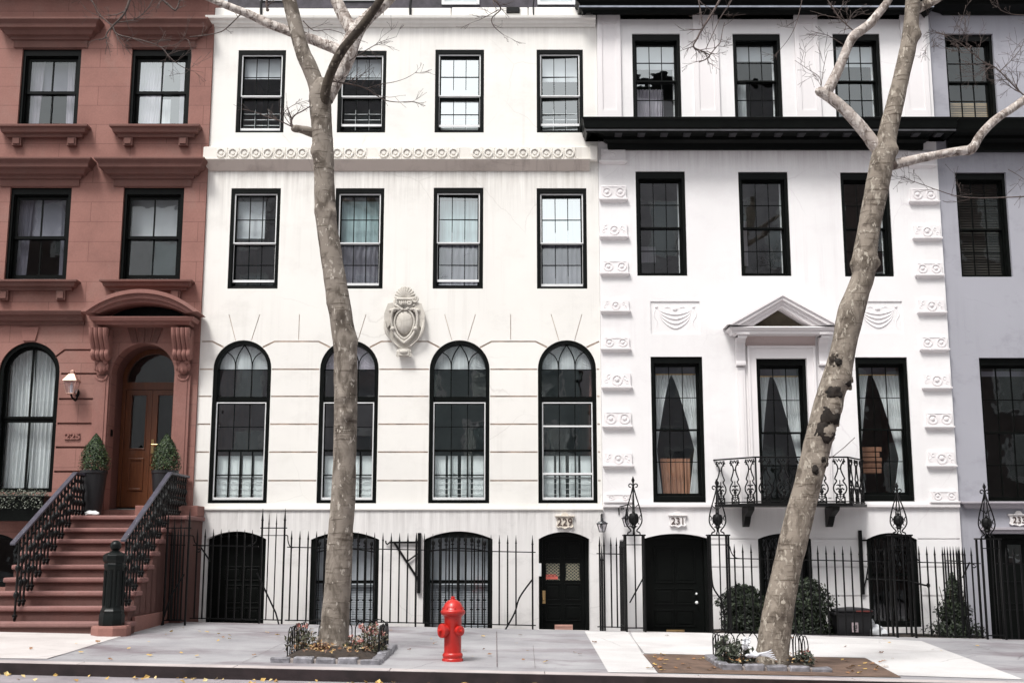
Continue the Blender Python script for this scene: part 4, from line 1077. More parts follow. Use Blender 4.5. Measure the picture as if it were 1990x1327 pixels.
for cxp in (1440, 1601):
    X = P(cxp, 680, Y - .1).x; zt_ = pz(648); zz1_ = z_(712)
    c = MB(); w2 = .085
    prof = [(0, zz1_), (.10, zz1_ + .01), (.10, zz1_ + .05), (.07, zz1_ + .09), (.06, zz1_ + .25), (.10, zz1_ + .42), (.22, zz1_ + .56), (.30, zt_ - .06), (.30, zt_), (0, zt_)]
    n = len(c.v)
    for s in (-1, 1): c.v += [(X + s * w2, Y - d - .001, z) for d, z in prof]
    k = len(prof); c.f.append(tuple(range(n + k - 1, n - 1, -1))); c.f.append(tuple(range(n + k, n + 2 * k))); c.mi += [0, 0]
    for i in range(k - 1): c.f.append((n + i, n + i + 1, n + k + i + 1, n + k + i)); c.mi.append(0)
    c.box(X - .12, X + .12, Y - .34, Y - .002, zt_ + .002, zt_ + .05)
    c.build('console', M['white_trim'], h231, bev=.006)
    MB().box(X - .07, X + .07, Y - .045, Y - .002, parl[1][2], zz1_ - .02).box(X - .03, X + .03, Y - .055, Y - .044, parl[1][2] + .1, zz1_ - .1).build('pilaster', M['white_trim'], h231, bev=.004)
# windows
random.seed(5)
for k, r in enumerate(attic):
    w, ii, zm = sash_window(h231, r, Y, 3, 2, 2, .50, (.06, .06, .02, .13), .03, .16, .026, glass=('glass_b', 'glass', 'glass_m')[k], mw=.013)
    plate(w, 'shade', M['shade'], (ii[0], ii[1], ii[3] - (.62, .40, .55)[k] * (ii[3] - zm), ii[3]), Y + .29)
    if k != 2: curtain(w, 'curtain', M['lilac_sheer'] if k == 0 else M['sheer'], lambda t: ii[0], lambda t: ii[0] + (.55 if k == 0 else .22), ii[2], zm - (.1 if k == 0 else .0), Y + .34)
    MB().box(ii[1] - .05, ii[1] + .0, Y + .25, Y + .258, ii[2], ii[3]).build('jamb_liner', M['white_line'], w)
for k, r in enumerate(flr2):
    w, ii, zm = sash_window(h231, r, Y, 3, 2, 2, .50, (.06, .06, .04, .14), .03, .16, .028, glass='glass_m', mw=.013)
    MB().box(ii[1] - .045, ii[1] + .0, Y + .25, Y + .258, ii[2], ii[3]).build('jamb_liner', M['white_line'], w)
    if k == 0: plate(w, 'lit_panel', M['lilac_sheer'], (ii[0] + .05, ii[0] + .42, zm - .42, zm - .10), Y + 1.2)
    if k == 1: plate(w, 'lit_panel', M['lilac_sheer'], (ii[0] + .02, ii[0] + .24, zm - .55, zm + .35), Y + .9)
for k, r in enumerate(parl):
    w, ii, zm = sash_window(h231, r, Y, 3, 2, 2, .50, (.06, .06, .11 if k != 1 else .06, .12), .03, .16, .028, glass='glass', mw=.013)
    W = ii[1] - ii[0]; z1c = ii[3] - .16; z0c = ii[2] + .02
    tie = .62 if k == 0 else .70
    def le(t): return W * (.42 - (.36) * (t / tie) ** .8) if t < tie else W * (.06 + .10 * (t - tie) / (1 - tie))
    fl = (.40, .36, .26)[k]
    curtain(w, 'curtain', M['sheer'], lambda t: ii[0] - .01, lambda t: ii[0] + max(.05, le(t) * (1.0 if k == 0 else .75)), z0c, z1c, Y + .32, 6, .016, 24)
    curtain(w, 'curtain', M['sheer'], lambda t: ii[1] - max(.06, (le(t) * 1.45 if k else le(t) * 1.35)), lambda t: ii[1] + .01, z0c, z1c, Y + .33, 7, .016, 24)
    MB().tube([(ii[0], Y + .31, z1c + .01), (ii[1], Y + .31, z1c + .012)], .012).build('curtain_rod', M['brass'], w)
    MB().box(ii[0], ii[1], Y + .45, Y + .46, z1c + .03, ii[3]).build('shade', M['grey_shade'], w)
    if k == 0:
        curtain(w, 'draped_cloth', M['tan_cloth'], lambda t: ii[0] + W * (.14 + .06 * t), lambda t: ii[1] - W * (.17 - .0 * t), ii[2], zm - (zm - ii[2]) * .42, Y + .40, 8, .015)
    if k == 2:
        bkm = MB(); random.seed(9)
        for j in range(5):
            bkm.box(ii[0] + .10, ii[0] + .52 - random.uniform(0, .05), Y + .6, Y + .85, ii[2] + .42 + .1 * j, ii[2] + .42 + .1 * j + .085)
        bkm.build('shelf_load', M['tan_cloth'], w, bev=.01)
dr = panel_door(h231, b231['door'], Y + .26, [(1272, 1309, 1062, 1132), (1313, 1350, 1062, 1132), (1272, 1309, 1142, 1174), (1313, 1350, 1142, 1174), (1272, 1309, 1184, 1217), (1313, 1350, 1184, 1217)])
knob(dr, 1353, 1170, Y + .26, .030, 'silver' if 'silver' in M else 'white_line'); knob(dr, 1352.5, 1153, Y + .26, .020, 'white_line')
slot(dr, 1295, 1330, 1223, 1233, Y + .26, 'brass')
barred(h231, b231['winA'], Y, False, lattice=True, nb=7); barred(h231, b231['winB'], Y, False, lattice=True, nb=7)
plaque('231', 1317, 1012, Y, .29, .16, 'small white plaque with numerals 231 over a wide black door', 'plaque_white', 'numeral_brown', .17)

# ================================================================== 233 : lavender-grey house
Y = YW + .06
XL3 = XR1 + .004; XR3 = 14.5
h233 = thing('grey_house', (XL3 + 2.6, Y, 0), 'lavender grey painted row house at the right edge with plain dark windows', 'house')
z_ = lambda y: P(995, y, Y).z
M['lav'] = stucco('lavender_grey_paint', (.365, .365, .405), (.21, .21, .235), .9, [(z_(297), .5, .5)], blotch=.55)
M['lav_trim'] = stucco('lavender_trim', (.40, .375, .405), (.26, .24, .26), .5)
at = wrect(Y, 1835, 1929.6, 1846, 1940, 66, 231); f2 = wrect(Y, 1855, 1953, 1870, 1970, 335, 538); pa = wrect(Y, 1902, 2010, 1921, 2030, 695, 974)
dx0, dx1 = P(1919, 1100, Y).x, P(2035, 1100, Y).x
dz = (ZB + .25, z_(1037))
sh = 2.05
ex = [(r[0] + sh * k, r[1] + sh * k, r[2], r[3]) for r in (at, f2, pa) for k in (1, 2)]
wall_mesh(MB(), [(XL3, ZB), (XR3, ZB), (XR3, z_(20)), (XL3, z_(20))], [rpoly(r) for r in [at, f2, pa] + ex] + [[(dx0, dz[0]), (dx1, dz[0]), (dx1, dz[1]), (dx0, dz[1])]], Y, .3).build('wall', M['lav'], h233)
shell(h233, XL3, XR3, Y, ZB, z_(-25), [z_(985), z_(600), z_(275)], M['roof'], M['side'])
MB().cornice([(.05, z_(988)), (.10, z_(986)), (.12, z_(980)), (.17, z_(978)), (.17, z_(974.5))], P(1882, 980, Y).x, XR3, Y, True, False).build('ledge', M['lav_trim'], h233, bev=.004)
MB().cornice([(.04, z_(1036)), (.05, z_(1031)), (.08, z_(1029)), (.08, z_(1024))], P(1912, 1030, Y).x, XR3, Y, True, False).build('lintel', M['lav_trim'], h233, bev=.004)
MB().cornice([(.10, z_(297)), (.11, z_(281)), (.20, z_(277)), (.21, z_(270)), (.40, z_(262)), (.52, P(0, 258, Y - .5).z), (.55, P(0, 252, Y - .5).z), (.58, P(0, 236, Y - .5).z), (.62, P(0, 232, Y - .5).z)], cx1 + .045, XR3, Y, False, False).build('cornice', M['black'], h233, bev=.006)
MB().cornice([(.06, z_(31)), (.12, z_(27)), (.30, z_(22)), (.32, z_(16)), (.40, z_(13)), (.40, z_(6)), (.44, z_(4)), (.44, z_(0))], P(1812, 15, Y - .4).x + .4, XR3, Y, True, False).build('roof_cornice', M['black'], h233, bev=.006)
MB().box(P(1812, 15, Y - .4).x + .3, XR3, Y - .455, Y - .445, z_(15), z_(9)).build('flashing', M['zinc'], h233)
for k, r in enumerate([at, f2, pa] + ex):
    tp = k if k < 3 else (k - 3) // 2
    w, ii, zm = sash_window(h233, r, Y, 3 if tp < 2 else 3, 2, 2, .50, (.05, .05, .02, .13), .06, .18, .03, glass='glass', mw=.016, sashmat='sash_brown' if False else 'black')
    if tp == 0: slats(w, 'blind', M['blind_wood'], (ii[0], ii[1], ii[2], ii[2] + .42), Y + .33, .035, .9, .035)
    if tp == 1: slats(w, 'blind', M['blind_dark'], (ii[0], ii[1], ii[2], ii[3]), Y + .33, .05, .8, .045)
    if tp == 2: MB().box(ii[0], ii[1], Y + .33, Y + .34, ii[3] - .16, ii[3] - .06).build('shade', M['grey_shade'], w)
d = MB(); yd = Y + .22
d.ring([(dx0 + .004, dz[0]), (dx1 - .004, dz[0]), (dx1 - .004, dz[1] - .004), (dx0 + .004, dz[1] - .004)], [(dx0 + .08, dz[0] + .01), (dx1 - .08, dz[0] + .01), (dx1 - .08, dz[1] - .08), (dx0 + .08, dz[1] - .08)], yd - .1, yd + .1)
dd = d.build('door', M['black'], h233)
gp = P(1960, 1096, yd), P(1985, 1058, yd)
g4 = [(gp[0].x, gp[0].z), (gp[1].x, gp[0].z), (gp[1].x, gp[1].z), (gp[0].x, gp[1].z)]
lf = wall_mesh(MB(), [(dx0 + .082, dz[0] + .012), (dx1 - .082, dz[0] + .012), (dx1 - .082, dz[1] - .082), (dx0 + .082, dz[1] - .082)], [g4], yd, .05)
for (a, b) in ((.2, .75), (.85, 1.25)): lf.ring(rpoly((dx0 + .2, dx1 - .2, dz[0] + a, dz[0] + b)), rpoly((dx0 + .22, dx1 - .22, dz[0] + a + .02, dz[0] + b - .02)), yd - .015, yd)
lf.build('door_leaf', M['black'], dd, bev=.004)
MB().quad(*[(a, yd + .02, b) for a, b in g4]).build('pane', M['glass_b'], dd)
t = plaque('233', 1979, 1010, Y, .34, .15, 'grey and white plaque with numerals 233 at the right edge', 'plaque_white', 'numeral_brown', .16)
# ================================================================== stoop of 225
YS0, TR = 18.05, .283
ys_ = [1208.5, 1178, 1148.5, 1122, 1097, 1071, 1047, 1025, 1001]
SX0, SX1 = -7.95, -5.76
stoop = thing('stoop', (-6.8, 19.5, gz(-6.8, 19)), 'brownstone entrance stoop of nine steps between two iron railings', 'stoop')
SZ = []
for i, yy in enumerate(ys_):
    Yi = YS0 + TR * i; z = P(150, yy, Yi).z; SZ.append(z)
    last = i == 8; x1 = -5.50 if last else SX1 + (.0 if i else .1)
    yb = 21.535 if last else Yi + TR + .04
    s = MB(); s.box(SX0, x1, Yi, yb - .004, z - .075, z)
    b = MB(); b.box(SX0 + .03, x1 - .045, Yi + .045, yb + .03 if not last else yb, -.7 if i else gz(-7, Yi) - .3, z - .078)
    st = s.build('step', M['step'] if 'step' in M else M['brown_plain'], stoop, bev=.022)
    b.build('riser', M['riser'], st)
def step_at(y):
    i = int((y - YS0) / TR); return SZ[max(0, min(8, i))]
MB().box(-6.62, -5.52, 21.05, 21.53, SZ[8] + .002, SZ[8] + .19).build('door_step', M['brown_plain'], stoop, bev=.012)
# flare of the cheek wall beside the lowest steps
MB().box(SX1 - .035, SX1 + .02, YS0 + .5, 21.5, -.7, gz(-5.7, 19) + .22).build('plinth', M['brown_plain'], stoop, bev=.01)
# ---------------------------------------------------------------- iron stair railings
def bal_mesh(h):
    mb = MB(); r = .017
    pr = [(r, 0), (r, .04), (.036, .05), (.040, .075), (r, .09)]
    for c in (.30, .62): pr += [(r, h * c - .055), (.036, h * c - .03), (.042, h * c), (.036, h * c + .03), (r, h * c + .055)]
    pr += [(r, h - .11), (.026, h - .10), (.026, h - .08), (r, h - .07), (r, h)]
    mb.lathe(pr, n=10); return mb
def railing(x, pts, label, yv):
    """pts: handrail polyline (y, z)"""
    t = thing('stair_railing', (x, 19.5, SZ[4]), label, 'railing', 'iron railings of the brownstone stoop')
    c = MB(); path = [(x, a, b) for a, b in pts]
    n0 = len(c.v)
    for (ya, za), (yb_, zb_) in zip(pts[:-1], pts[1:]):
        w = .042; k = len(c.v)
        c.v += [(x - w, ya, za - .02), (x + w, ya, za - .02), (x + w, ya, za + .02), (x - w, ya, za + .02), (x - w, yb_, zb_ - .02), (x + w, yb_, zb_ - .02), (x + w, yb_, zb_ + .02), (x - w, yb_, zb_ + .02)]
        for f in ((0, 1, 2, 3), (7, 6, 5, 4), (0, 4, 5, 1), (1, 5, 6, 2), (2, 6, 7, 3), (3, 7, 4, 0)): c.f.append(tuple(k + q for q in f)); c.mi.append(0)
    c.build('handrail', M['rail'], t, bev=.008)
    def railz(y):
        for (ya, za), (yb_, zb_) in zip(pts[:-1], pts[1:]):
            if ya <= y <= yb_: return za + (zb_ - za) * (y - ya) / max(1e-6, yb_ - ya)
        return pts[-1][1]
    first = None; y = yv; prev = None
    while y < 21.45:
        zb_ = step_at(y) + .015; h = railz(y) - zb_ - .02
        if h > .25:
            o = bal_mesh(h).build('baluster', M['iron'], t, smooth=True, origin=(0, 0, 0))
            o.location = Vector((x, y, zb_)) - world_loc(t)
            if prev:
                (yp, zp, hp) = prev
                for q in (.42, .80):
                    z1, z2 = zp + hp * q, zb_ + h * q; ym, zm = (y + yp) / 2, (z1 + z2) / 2
                    MB().tube([(x, yp, z1), (x, ym, zm + .03), (x, y, z2)], .011, 6).sphere((x, ym, zm + .02), .024, (1, 1, 1), 8, 6).build('link', M['iron'], t, smooth=True)
                MB().tube(spline([(x, yp, zp + hp - .10), (x, yp + .04, zp + hp - .01), (x, y - .02, zb_ + h - .02), (x, y, zb_ + h - .10)], 4), .010, 6).build('link', M['iron'], t, smooth=True)
            sub = MB(); sub.tube(spiral(y, zb_ - .005, .045, .012, 0, -8, 0, 14) and [(x + .0, a, c2) for a, _, c2 in spiral(y, zb_ + .03, .05, .012, PI / 2, -7, 0, 14)], .013, 6)
            prev = (y, zb_, h)
            sub.build('scroll', M['iron'], t, smooth=True)
        y += TR / 2
    return t
xr = (P(330, 919, 20.35).x + P(352, 919, 21.5).x) / 2; XRR = P(330, 919, 20.35).x
zl = P(330, 919, 20.35).z; yl = 18.08; zlo = P(239, 1050, yl).z
railing(XRR, [(yl, zlo), (20.35, zl), (21.5, zl)], 'right hand iron stair railing rising from the newel post', yl + .16)
XRL = P(146, 918.5, 20.35).x
railing(XRL, [(yl - .1, zl - (zl - zlo) * (20.35 - yl + .1) / (20.35 - yl)), (20.35, zl), (21.5, zl)], 'left hand iron stair railing with worn lilac handrail at the photo edge', yl + .16)
# ---------------------------------------------------------------- newel post
nx = P(220, 1150, 17.98).x; ny = 17.98
nb = G(220, 1238).z
nw = thing('newel_post', (nx, ny, nb), 'stout green black cast iron newel post with ball finial on a brownstone block', 'newel post')
zz_ = lambda y: P(220, y, ny).z
MB().lathe([(.285, nb - .2), (.285, zz_(1219)), (.27, zz_(1214.5)), (.0, zz_(1214.4))], (nx, ny, 0), 8).build('plinth_block', M['brown_plain'], nw, bev=.008)
pr = [(.18, zz_(1214)), (.185, zz_(1207)), (.178, zz_(1193)), (.168, zz_(1190)), (.172, zz_(1186)), (.155, zz_(1183)), (.146, zz_(1178)), (.142, zz_(1104)), (.152, zz_(1101)), (.152, zz_(1096)), (.143, zz_(1094)), (.165, zz_(1090)), (.172, zz_(1086)), (.172, zz_(1079)), (.150, zz_(1076)), (.07, zz_(1071)), (.05, zz_(1069.5)), (.05, zz_(1067))]
sh = MB().lathe(pr, (nx, ny, 0), 8)
for k in range(8):
    a = 2 * PI * (k) / 8
    sh.tube([(nx + .136 * math.cos(a), ny + .136 * math.sin(a), zz_(1176)), (nx + .134 * math.cos(a), ny + .134 * math.sin(a), zz_(1108))], .022, 6)
sh.build('shaft', M['iron_green'], nw, smooth=True, angle=30)
MB().sphere((nx, ny, zz_(1060)), .082, (1, 1, 1), 20, 14).build('ball_finial', M['iron_green'], nw, smooth=True)
# ---------------------------------------------------------------- planters with clipped cones
M['pot'] = mat('dark_resin_pot', (.012, .012, .014), .45, .2)
M['box_leaf'] = leaf_mat('boxwood_leaf', (.007, .018, .005), (.021, .043, .011), (.065, .100, .03))
M['soil'] = mat('soil', (.034, .024, .018), .95, .5, 14, bmp=.9, bscale=35)
def planter(px0, px1, py0, py1, Yp, label):
    a, b = P(px0, py0, Yp), P(px1, py1, Yp); cx = (a.x + b.x) / 2; r = (b.x - a.x) / 2; zb_ = SZ[8] + .004; zt = a.z
    t = thing('planter', (cx, Yp, zb_), label, 'planter', 'clipped box cones in tall pots by the oak door')
    MB().lathe([(r * .55, zb_), (r * .68, zb_ + .03), (r * .95, zt - .06), (r, zt - .05), (r, zt), (r * .9, zt), (r * .88, zt - .03)], (cx, Yp, 0), 24).build('pot', M['pot'], t, smooth=True)
    h = P(px0, 843, Yp).z - zt; mb = MB()
    for i in range(5200):
        s = random.random() ** .8; an = random.uniform(0, 2 * PI); rr = r * 1.08 * math.sin(min(1, (1 - s) * 1.12) * PI / 2) ** .85 * (1 + .08 * math.sin(9 * s + px0) * math.sin(3 * an)) * (random.uniform(.62, 1.02) if random.random() < .93 else random.uniform(1, 1.16)); p = Vector((cx + rr * math.cos(an), Yp + rr * math.sin(an), zt + h * s))
        n = Vector((math.cos(an), math.sin(an), .5 + random.uniform(-.7, .7)))
        mb.leaf(p, n + Vector((random.uniform(-.6, .6),) * 3), random.uniform(.028, .046), random.uniform(0, 6))
    mb.build('clipped_cone', M['box_leaf'], t)
    MB().tube([(cx, Yp, zt - .05), (cx, Yp, zt + h * .7)], .02, 6).build('stem', M['soil'], t)
planter(157, 204, 914, 998, 20.95, 'clipped box cone in a tall black pot left of the oak door')
planter(295, 343, 914, 998, 20.95, 'clipped box cone in a tall black pot behind the right railing')
p = G(178, 1000)
q = P(178, 996, 20.42)
mb = MB().sphere((q.x, 20.45, SZ[8] + .035), .11, (1.1, .7, .35), 14, 9, .5); mb.sphere((q.x - .05, 20.44, SZ[8] + .05), .06, (1.2, .8, .5), 10, 7, .6)
tag(mb.build('paper_bundle', M['white_line'], smooth=True), 'crumpled white paper bundle on the top step by the left planter', 'paper')
# ---------------------------------------------------------------- copper lantern on 225, black lanterns on 229 / 231
def lantern(c, s, label, m, style):
    """c: centre of the glass body; s: half width at the top"""
    t = thing('wall_lantern', c, label, 'lantern')
    x, y, z = c; n = 4 if style == 'copper' else 6
    ro = math.pi / 4
    f = MB(); hb = s * 1.25
    def ringz(r, zz, k): return [(x + r * math.cos(2 * PI * (i + .5) / k), y + r * math.sin(2 * PI * (i + .5) / k), zz) for i in range(k)]
    top, bot = ringz(s * 1.3, z + hb * .62, n), ringz(s * .72, z - hb * .85, n)
    for i in range(n):
        f.tube([top[i], bot[i]], s * .07, 6); f.tube([top[i], top[(i + 1) % n]], s * .08, 6); f.tube([bot[i], bot[(i + 1) % n]], s * .08, 6)
    f.build('frame', m, t)
    r = MB()
    if style == 'copper':
        r.lathe([(s * 1.45, z + hb * .62), (s * 1.4, z + hb * .70), (s * .55, z + hb * 1.45), (s * .35, z + hb * 1.5), (s * .35, z + hb * 1.75), (s * .42, z + hb * 1.78), (s * .1, z + hb * 1.95)], (x, y, 0), 4)
    else:
        r.lathe([(s * 1.5, z + hb * .62), (s * 1.55, z + hb * .72), (s * .9, z + hb * 1.05), (s * .35, z + hb * 1.2), (s * .28, z + hb * 1.5), (s * .4, z + hb * 1.6), (s * .25, z + hb * 1.75)], (x, y, 0), 6)
        r.tube([(x + a, y, b) for a, b in [(s * .25 * math.cos(q) , z + hb * 2.15 + s * .45 * math.sin(q)) for q in [k * .5 - 1.5 for k in range(13)]]], s * .09, 6)
    r.build('roof', m, t)
    g = MB(); gt, gb = ringz(s * 1.24, z + hb * .6, n), ringz(s * .68, z - hb * .83, n)
    for i in range(n): g.quad(bot[i] if 0 else gb[i], gb[(i + 1) % n], gt[(i + 1) % n], gt[i])
    g.build('pane', M['lamp_glass'], t)
    MB().lathe([(.006, z - hb * .8), (s * .16, z - hb * .75), (s * .16, z - hb * .1), (s * .22, z), (s * .05, z + hb * .45)], (x, y, 0), 10).build('bulb', M['shade'], t, smooth=True)
    b = MB(); yw_ = YW - .02 if style != 'copper' else 21.55
    if style == 'copper':
        b.tube(spline([(x, y, z - hb * .85), (x + s * .1, y + .03, z - hb * 1.25), (x + s * .3, yw_ - .08, z - hb * 1.5), (x + s * .3, yw_ - .01, z - hb * .9)], 6), s * .14, 7); b.sphere((x + s * .3, yw_ - .02, z - hb * .6), s * .5, (.7, .3, 1.2), 10, 7)
    else:
        b.tube(spline([(x, y, z + hb * 1.8), (x, y + .06, z + hb * 2.5), (x, yw_ - .06, z + hb * 2.0), (x, yw_ - .075, z + hb * .4)], 6), s * .13, 7); b.sphere((x, yw_ - .09, z + hb * .3), s * .45, (.7, .3, 1.6), 10, 7)
    b.build('bracket', M['black'], t, smooth=True)
c = P(139, 751, 21.33); lantern(tuple(c), .125, 'copper framed coach lantern on brownstone wall above numerals 225', M['copper'], 'copper')
M['lantern_black'] = mat('lantern_black', (.022, .022, .026), .35, .2)
c = P(1170, 1024, YB - .20); lantern(tuple(c), .075, 'black hexagonal wall lantern between the cream and white houses', M['lantern_black'], 'black')
c = P(1219, 1014, YW - .2); lantern(tuple(c), .075, 'black wall lantern half hidden behind the first openwork pier', M['lantern_black'], 'black')
# window box under the arched window of 225
a, b = P(-20, 962, 21.35), P(88, 1012, 21.35)
wb = thing('window_box', ((a.x + b.x) / 2, 21.4, b.z), 'dark window box with trailing pale plants under the arched brownstone window', 'window box')
MB().box(a.x, b.x, 21.22, 21.53, b.z, a.z - .05).box(a.x - .02, b.x + .02, 21.20, 21.54, a.z - .05, a.z - .01).build('box', M['black'], wb, bev=.008)
mb = MB(); random.seed(2)
for i in range(900):
    u = random.random(); x = a.x + (b.x - a.x) * u; z = a.z - .02 + abs(random.gauss(0, .05)) - (.25 * random.random() if random.random() < .3 else 0)
    mb.leaf(Vector((x, 21.19 + random.uniform(0, .25) if z > a.z - .04 else 21.16, z)), Vector((random.uniform(-1, 1), -1, random.uniform(-.3, 1))), random.uniform(.02, .05), random.uniform(0, 6))
M['trail_leaf'] = leaf_mat('trailing_leaf', (.008, .014, .006), (.035, .045, .025), (.22, .23, .19))
mb.build('trailing_plant', M['trail_leaf'], wb)

# ================================================================== iron fences along the areaways
cache = {}
def picket(parent, x, Y_, zb_, zt_, r=.0145, name='picket', tip=.15, gp=0):
    key = (round(zt_ - zb_, 2), r, tip)
    if key not in cache:
        h = key[0]; mb = MB().lathe([(r, 0), (r, h - tip), (r * 1.35, h - tip + .012), (r * 1.0, h - tip + .03), (r * .12, h)], n=6)
        o = mb.build(name, M['iron'], None, smooth=True, angle=50); cache[key] = o; o.parent = parent
    else:
        o = cp(cache[key], parent); o.name = name
    o.location = Vector((x, Y_, zb_)) - world_loc(parent); return o
def rail(mb, x0, z0, x1, z1, Y_, w=.014, h=.0085):
    k = len(mb.v)
    mb.v += [(x0, Y_ - w, z0 - h), (x0, Y_ + w, z0 - h), (x0, Y_ + w, z0 + h), (x0, Y_ - w, z0 + h), (x1, Y_ - w, z1 - h), (x1, Y_ + w, z1 - h), (x1, Y_ + w, z1 + h), (x1, Y_ - w, z1 + h)]
    for f in ((0, 1, 2, 3), (7, 6, 5, 4), (0, 4, 5, 1), (1, 5, 6, 2), (2, 6, 7, 3), (3, 7, 4, 0)): mb.f.append(tuple(k + q for q in f)); mb.mi.append(0)
XF = lambda px, py=1130: P(px, py, YF).x
def hgt(px, py, Y_=YF):
    p = P(px, py, Y_); return p.z - gz(p.x, Y_)
hs, hr, hb_ = (hgt(564, 1028) + hgt(1018, 1041.5)) / 2, (hgt(650, 1065.5) + hgt(1035, 1071.5)) / 2, (hgt(560, 1205) + hgt(1000, 1213)) / 2
g_ = lambda x: gz(x, YF)
def plain_fence(name, label, pxs, posts=(), railspan=None, group=None, hs=hs, hr=hr, hb=hb_, tall=False, extra=None, Yf=YF):
    xs = [P(p, 1130, Yf).x for p in pxs]
    t = thing(name, (sum(xs) / len(xs), Yf, g_(xs[0])), label, 'fence' if 'gate' not in name else 'gate', group)
    for x in xs: picket(t, x, Yf, g_(x) + hb - .012, g_(x) + hs)
    for p in posts:
        x = P(p, 1130, Yf).x; picket(t, x, Yf, g_(x) - .02, g_(x) + hs + .01, .017, 'post', .17)
    a, b = (P(railspan[0], 1130, Yf).x, P(railspan[1], 1130, Yf).x) if railspan else (xs[0] - .03, xs[-1] + .03)
    m = MB(); rail(m, a, g_(a) + hr, b, g_(b) + hr, Yf); m.build('top_rail', M['iron'], t)
    m = MB(); rail(m, a, g_(a) + hb, b, g_(b) + hb, Yf); m.build('bottom_rail', M['iron'], t)
    return t
# 229, from left to right
main = plain_fence('iron_fence', 'long run of black spiked railing in front of the cream house', [564 + 16.25 * i for i in range(28)], [1035, 808.5], (556, 1041))
m = MB(); e = P(1034, 1126, YF); f_ = P(1010, 1150, YF); m.tube(spline([tuple(e), (f_.x, YF - .01, P(0, 1160, YF).z), (P(1000, 1180, YF).x, YF - .06, P(0, 1190, YF).z), (P(982, 1222, YF).x, YF - .12, g_(0) - .01)], 6), .014, 6)
m.build('brace', M['iron'], main, smooth=True)
def tall_panel(pxs, ypost, yin, label, nm, YF=YF):
    XF = lambda q: P(q, 1130, YF).x
    xs = [XF(p) for p in pxs]
    t = thing('gate_pier', (sum(xs) / len(xs), YF, g_(xs[0])), label, 'gate pier')
    for i, p in enumerate(pxs):
        end = i in (0, len(pxs) - 1); x = xs[i]
        picket(t, x, YF, g_(x) - .01 if end else g_(x) + hb_ - .01, P(p, ypost if end else yin, YF).z, .018 if end else .0105, 'post' if end else 'picket', .22 if end else .2)
    for yy in (1025.5, 1040):
        m = MB(); z = P(500, yy, YF).z; rail(m, xs[0] - .03, z, xs[-1] + .04, z, YF, .014, .009 if yy < 1030 else .006); m.build('top_rail', M['iron'], t)
    m = MB(); rail(m, xs[0], g_(xs[0]) + hb_, xs[-1], g_(xs[-1]) + hb_, YF); m.build('bottom_rail', M['iron'], t)
    return t, xs
tp, xs = tall_panel([506, 519, 533.5, 550], 987, 996, 'tall four bar railing pier between the left gate and long railing', 'right')
m = MB(); x = xs[-1]; m.tube(spline([(x, YF, P(0, 1040, YF).z), (XF(556), YF, P(0, 1040.5, YF).z), (XF(557.5), YF, P(0, 1052, YF).z), (XF(563), YF, P(0, 1063, YF).z), (XF(572), YF, g_(x) + hr)], 5), .009, 6)
m.build('scroll', M['iron'], tp, smooth=True)
m = MB(); m.tube([(XF(499), YF - .01, P(0, 1112, YF).z), (XF(540), YF - .09, P(0, 1190, YF).z), (XF(547), YF - .12, g_(-4.5) - .01)], .014, 6); m.build('brace', M['iron'], tp)
tp2, xs2 = tall_panel([321, 334, 347, 363], 988, 1002, 'tall four bar railing pier beside the brownstone stoop', 'left', 19.9)
m = MB(); m.tube([(P(358, 1115, 19.9).x, 19.9, P(0, 1115, 19.9).z), (P(334, 1115, 19.9).x, 19.85, P(0, 1160, 19.9).z), (P(322, 1115, 19.9).x, 19.80, gz(-5.7, 19.8))], .014, 6); m.build('brace', M['iron'], tp2)
gate = plain_fence('iron_gate', 'low spiked areaway gate before the black arched door at left', [380, 395, 411, 426, 441, 457, 472, 487], [], (372, 500), group=None)
m = MB(); zr = g_(-5) + hr
m.tube(spline([(XF(366), YF, P(0, 1040, YF).z), (XF(372), YF, P(0, 1042, YF).z), (XF(375), YF, P(0, 1053, YF).z), (XF(383), YF, zr), (XF(395), YF, zr)], 5), .009, 6)
m.tube(spline([(XF(480), YF, zr), (XF(490), YF, zr + .03), (XF(495), YF, P(0, 1050, YF).z), (XF(495), YF, P(0, 1040, YF).z)], 5), .009, 6)
sp = [(a, YF - .01, b) for a, _, b in spiral(XF(384), P(0, 1068, YF).z, .012, .04, 3, -3.3, 0, 14)]
m.tube(sp, .010, 6); m.tube([(XF(388), YF - .01, P(0, 1063, YF).z), (XF(407), YF - .02, P(0, 1090, YF).z)], .014, 6)
m.build('scroll', M['iron'], gate, smooth=True)
# return fence beside the stoop
def return_fence(px, n, y0, y1, label, top=None):
    x = XF(px); t = thing('return_fence', (x, (y0 + y1) / 2, g_(x)), label, 'fence')
    for i in range(n):
        yy = y0 + (y1 - y0) * i / (n - 1); o = picket(t, x, yy, g_(x) + hb_ - .012 - (.25 if i else 0), g_(x) + hs - .03)
    m = MB(); w = .006
    for z in (g_(x) + hr, g_(x) + hb_): m.box(x - w, x + w, y0, y1, z - .01, z + .01)
    m.build('top_rail', M['iron'], t); return t
plain_fence('iron_fence', 'short dense spiked railing tucked against the side of the brownstone stoop', [330, 336, 342, 348, 354], [], (327, 357), Yf=20.14)
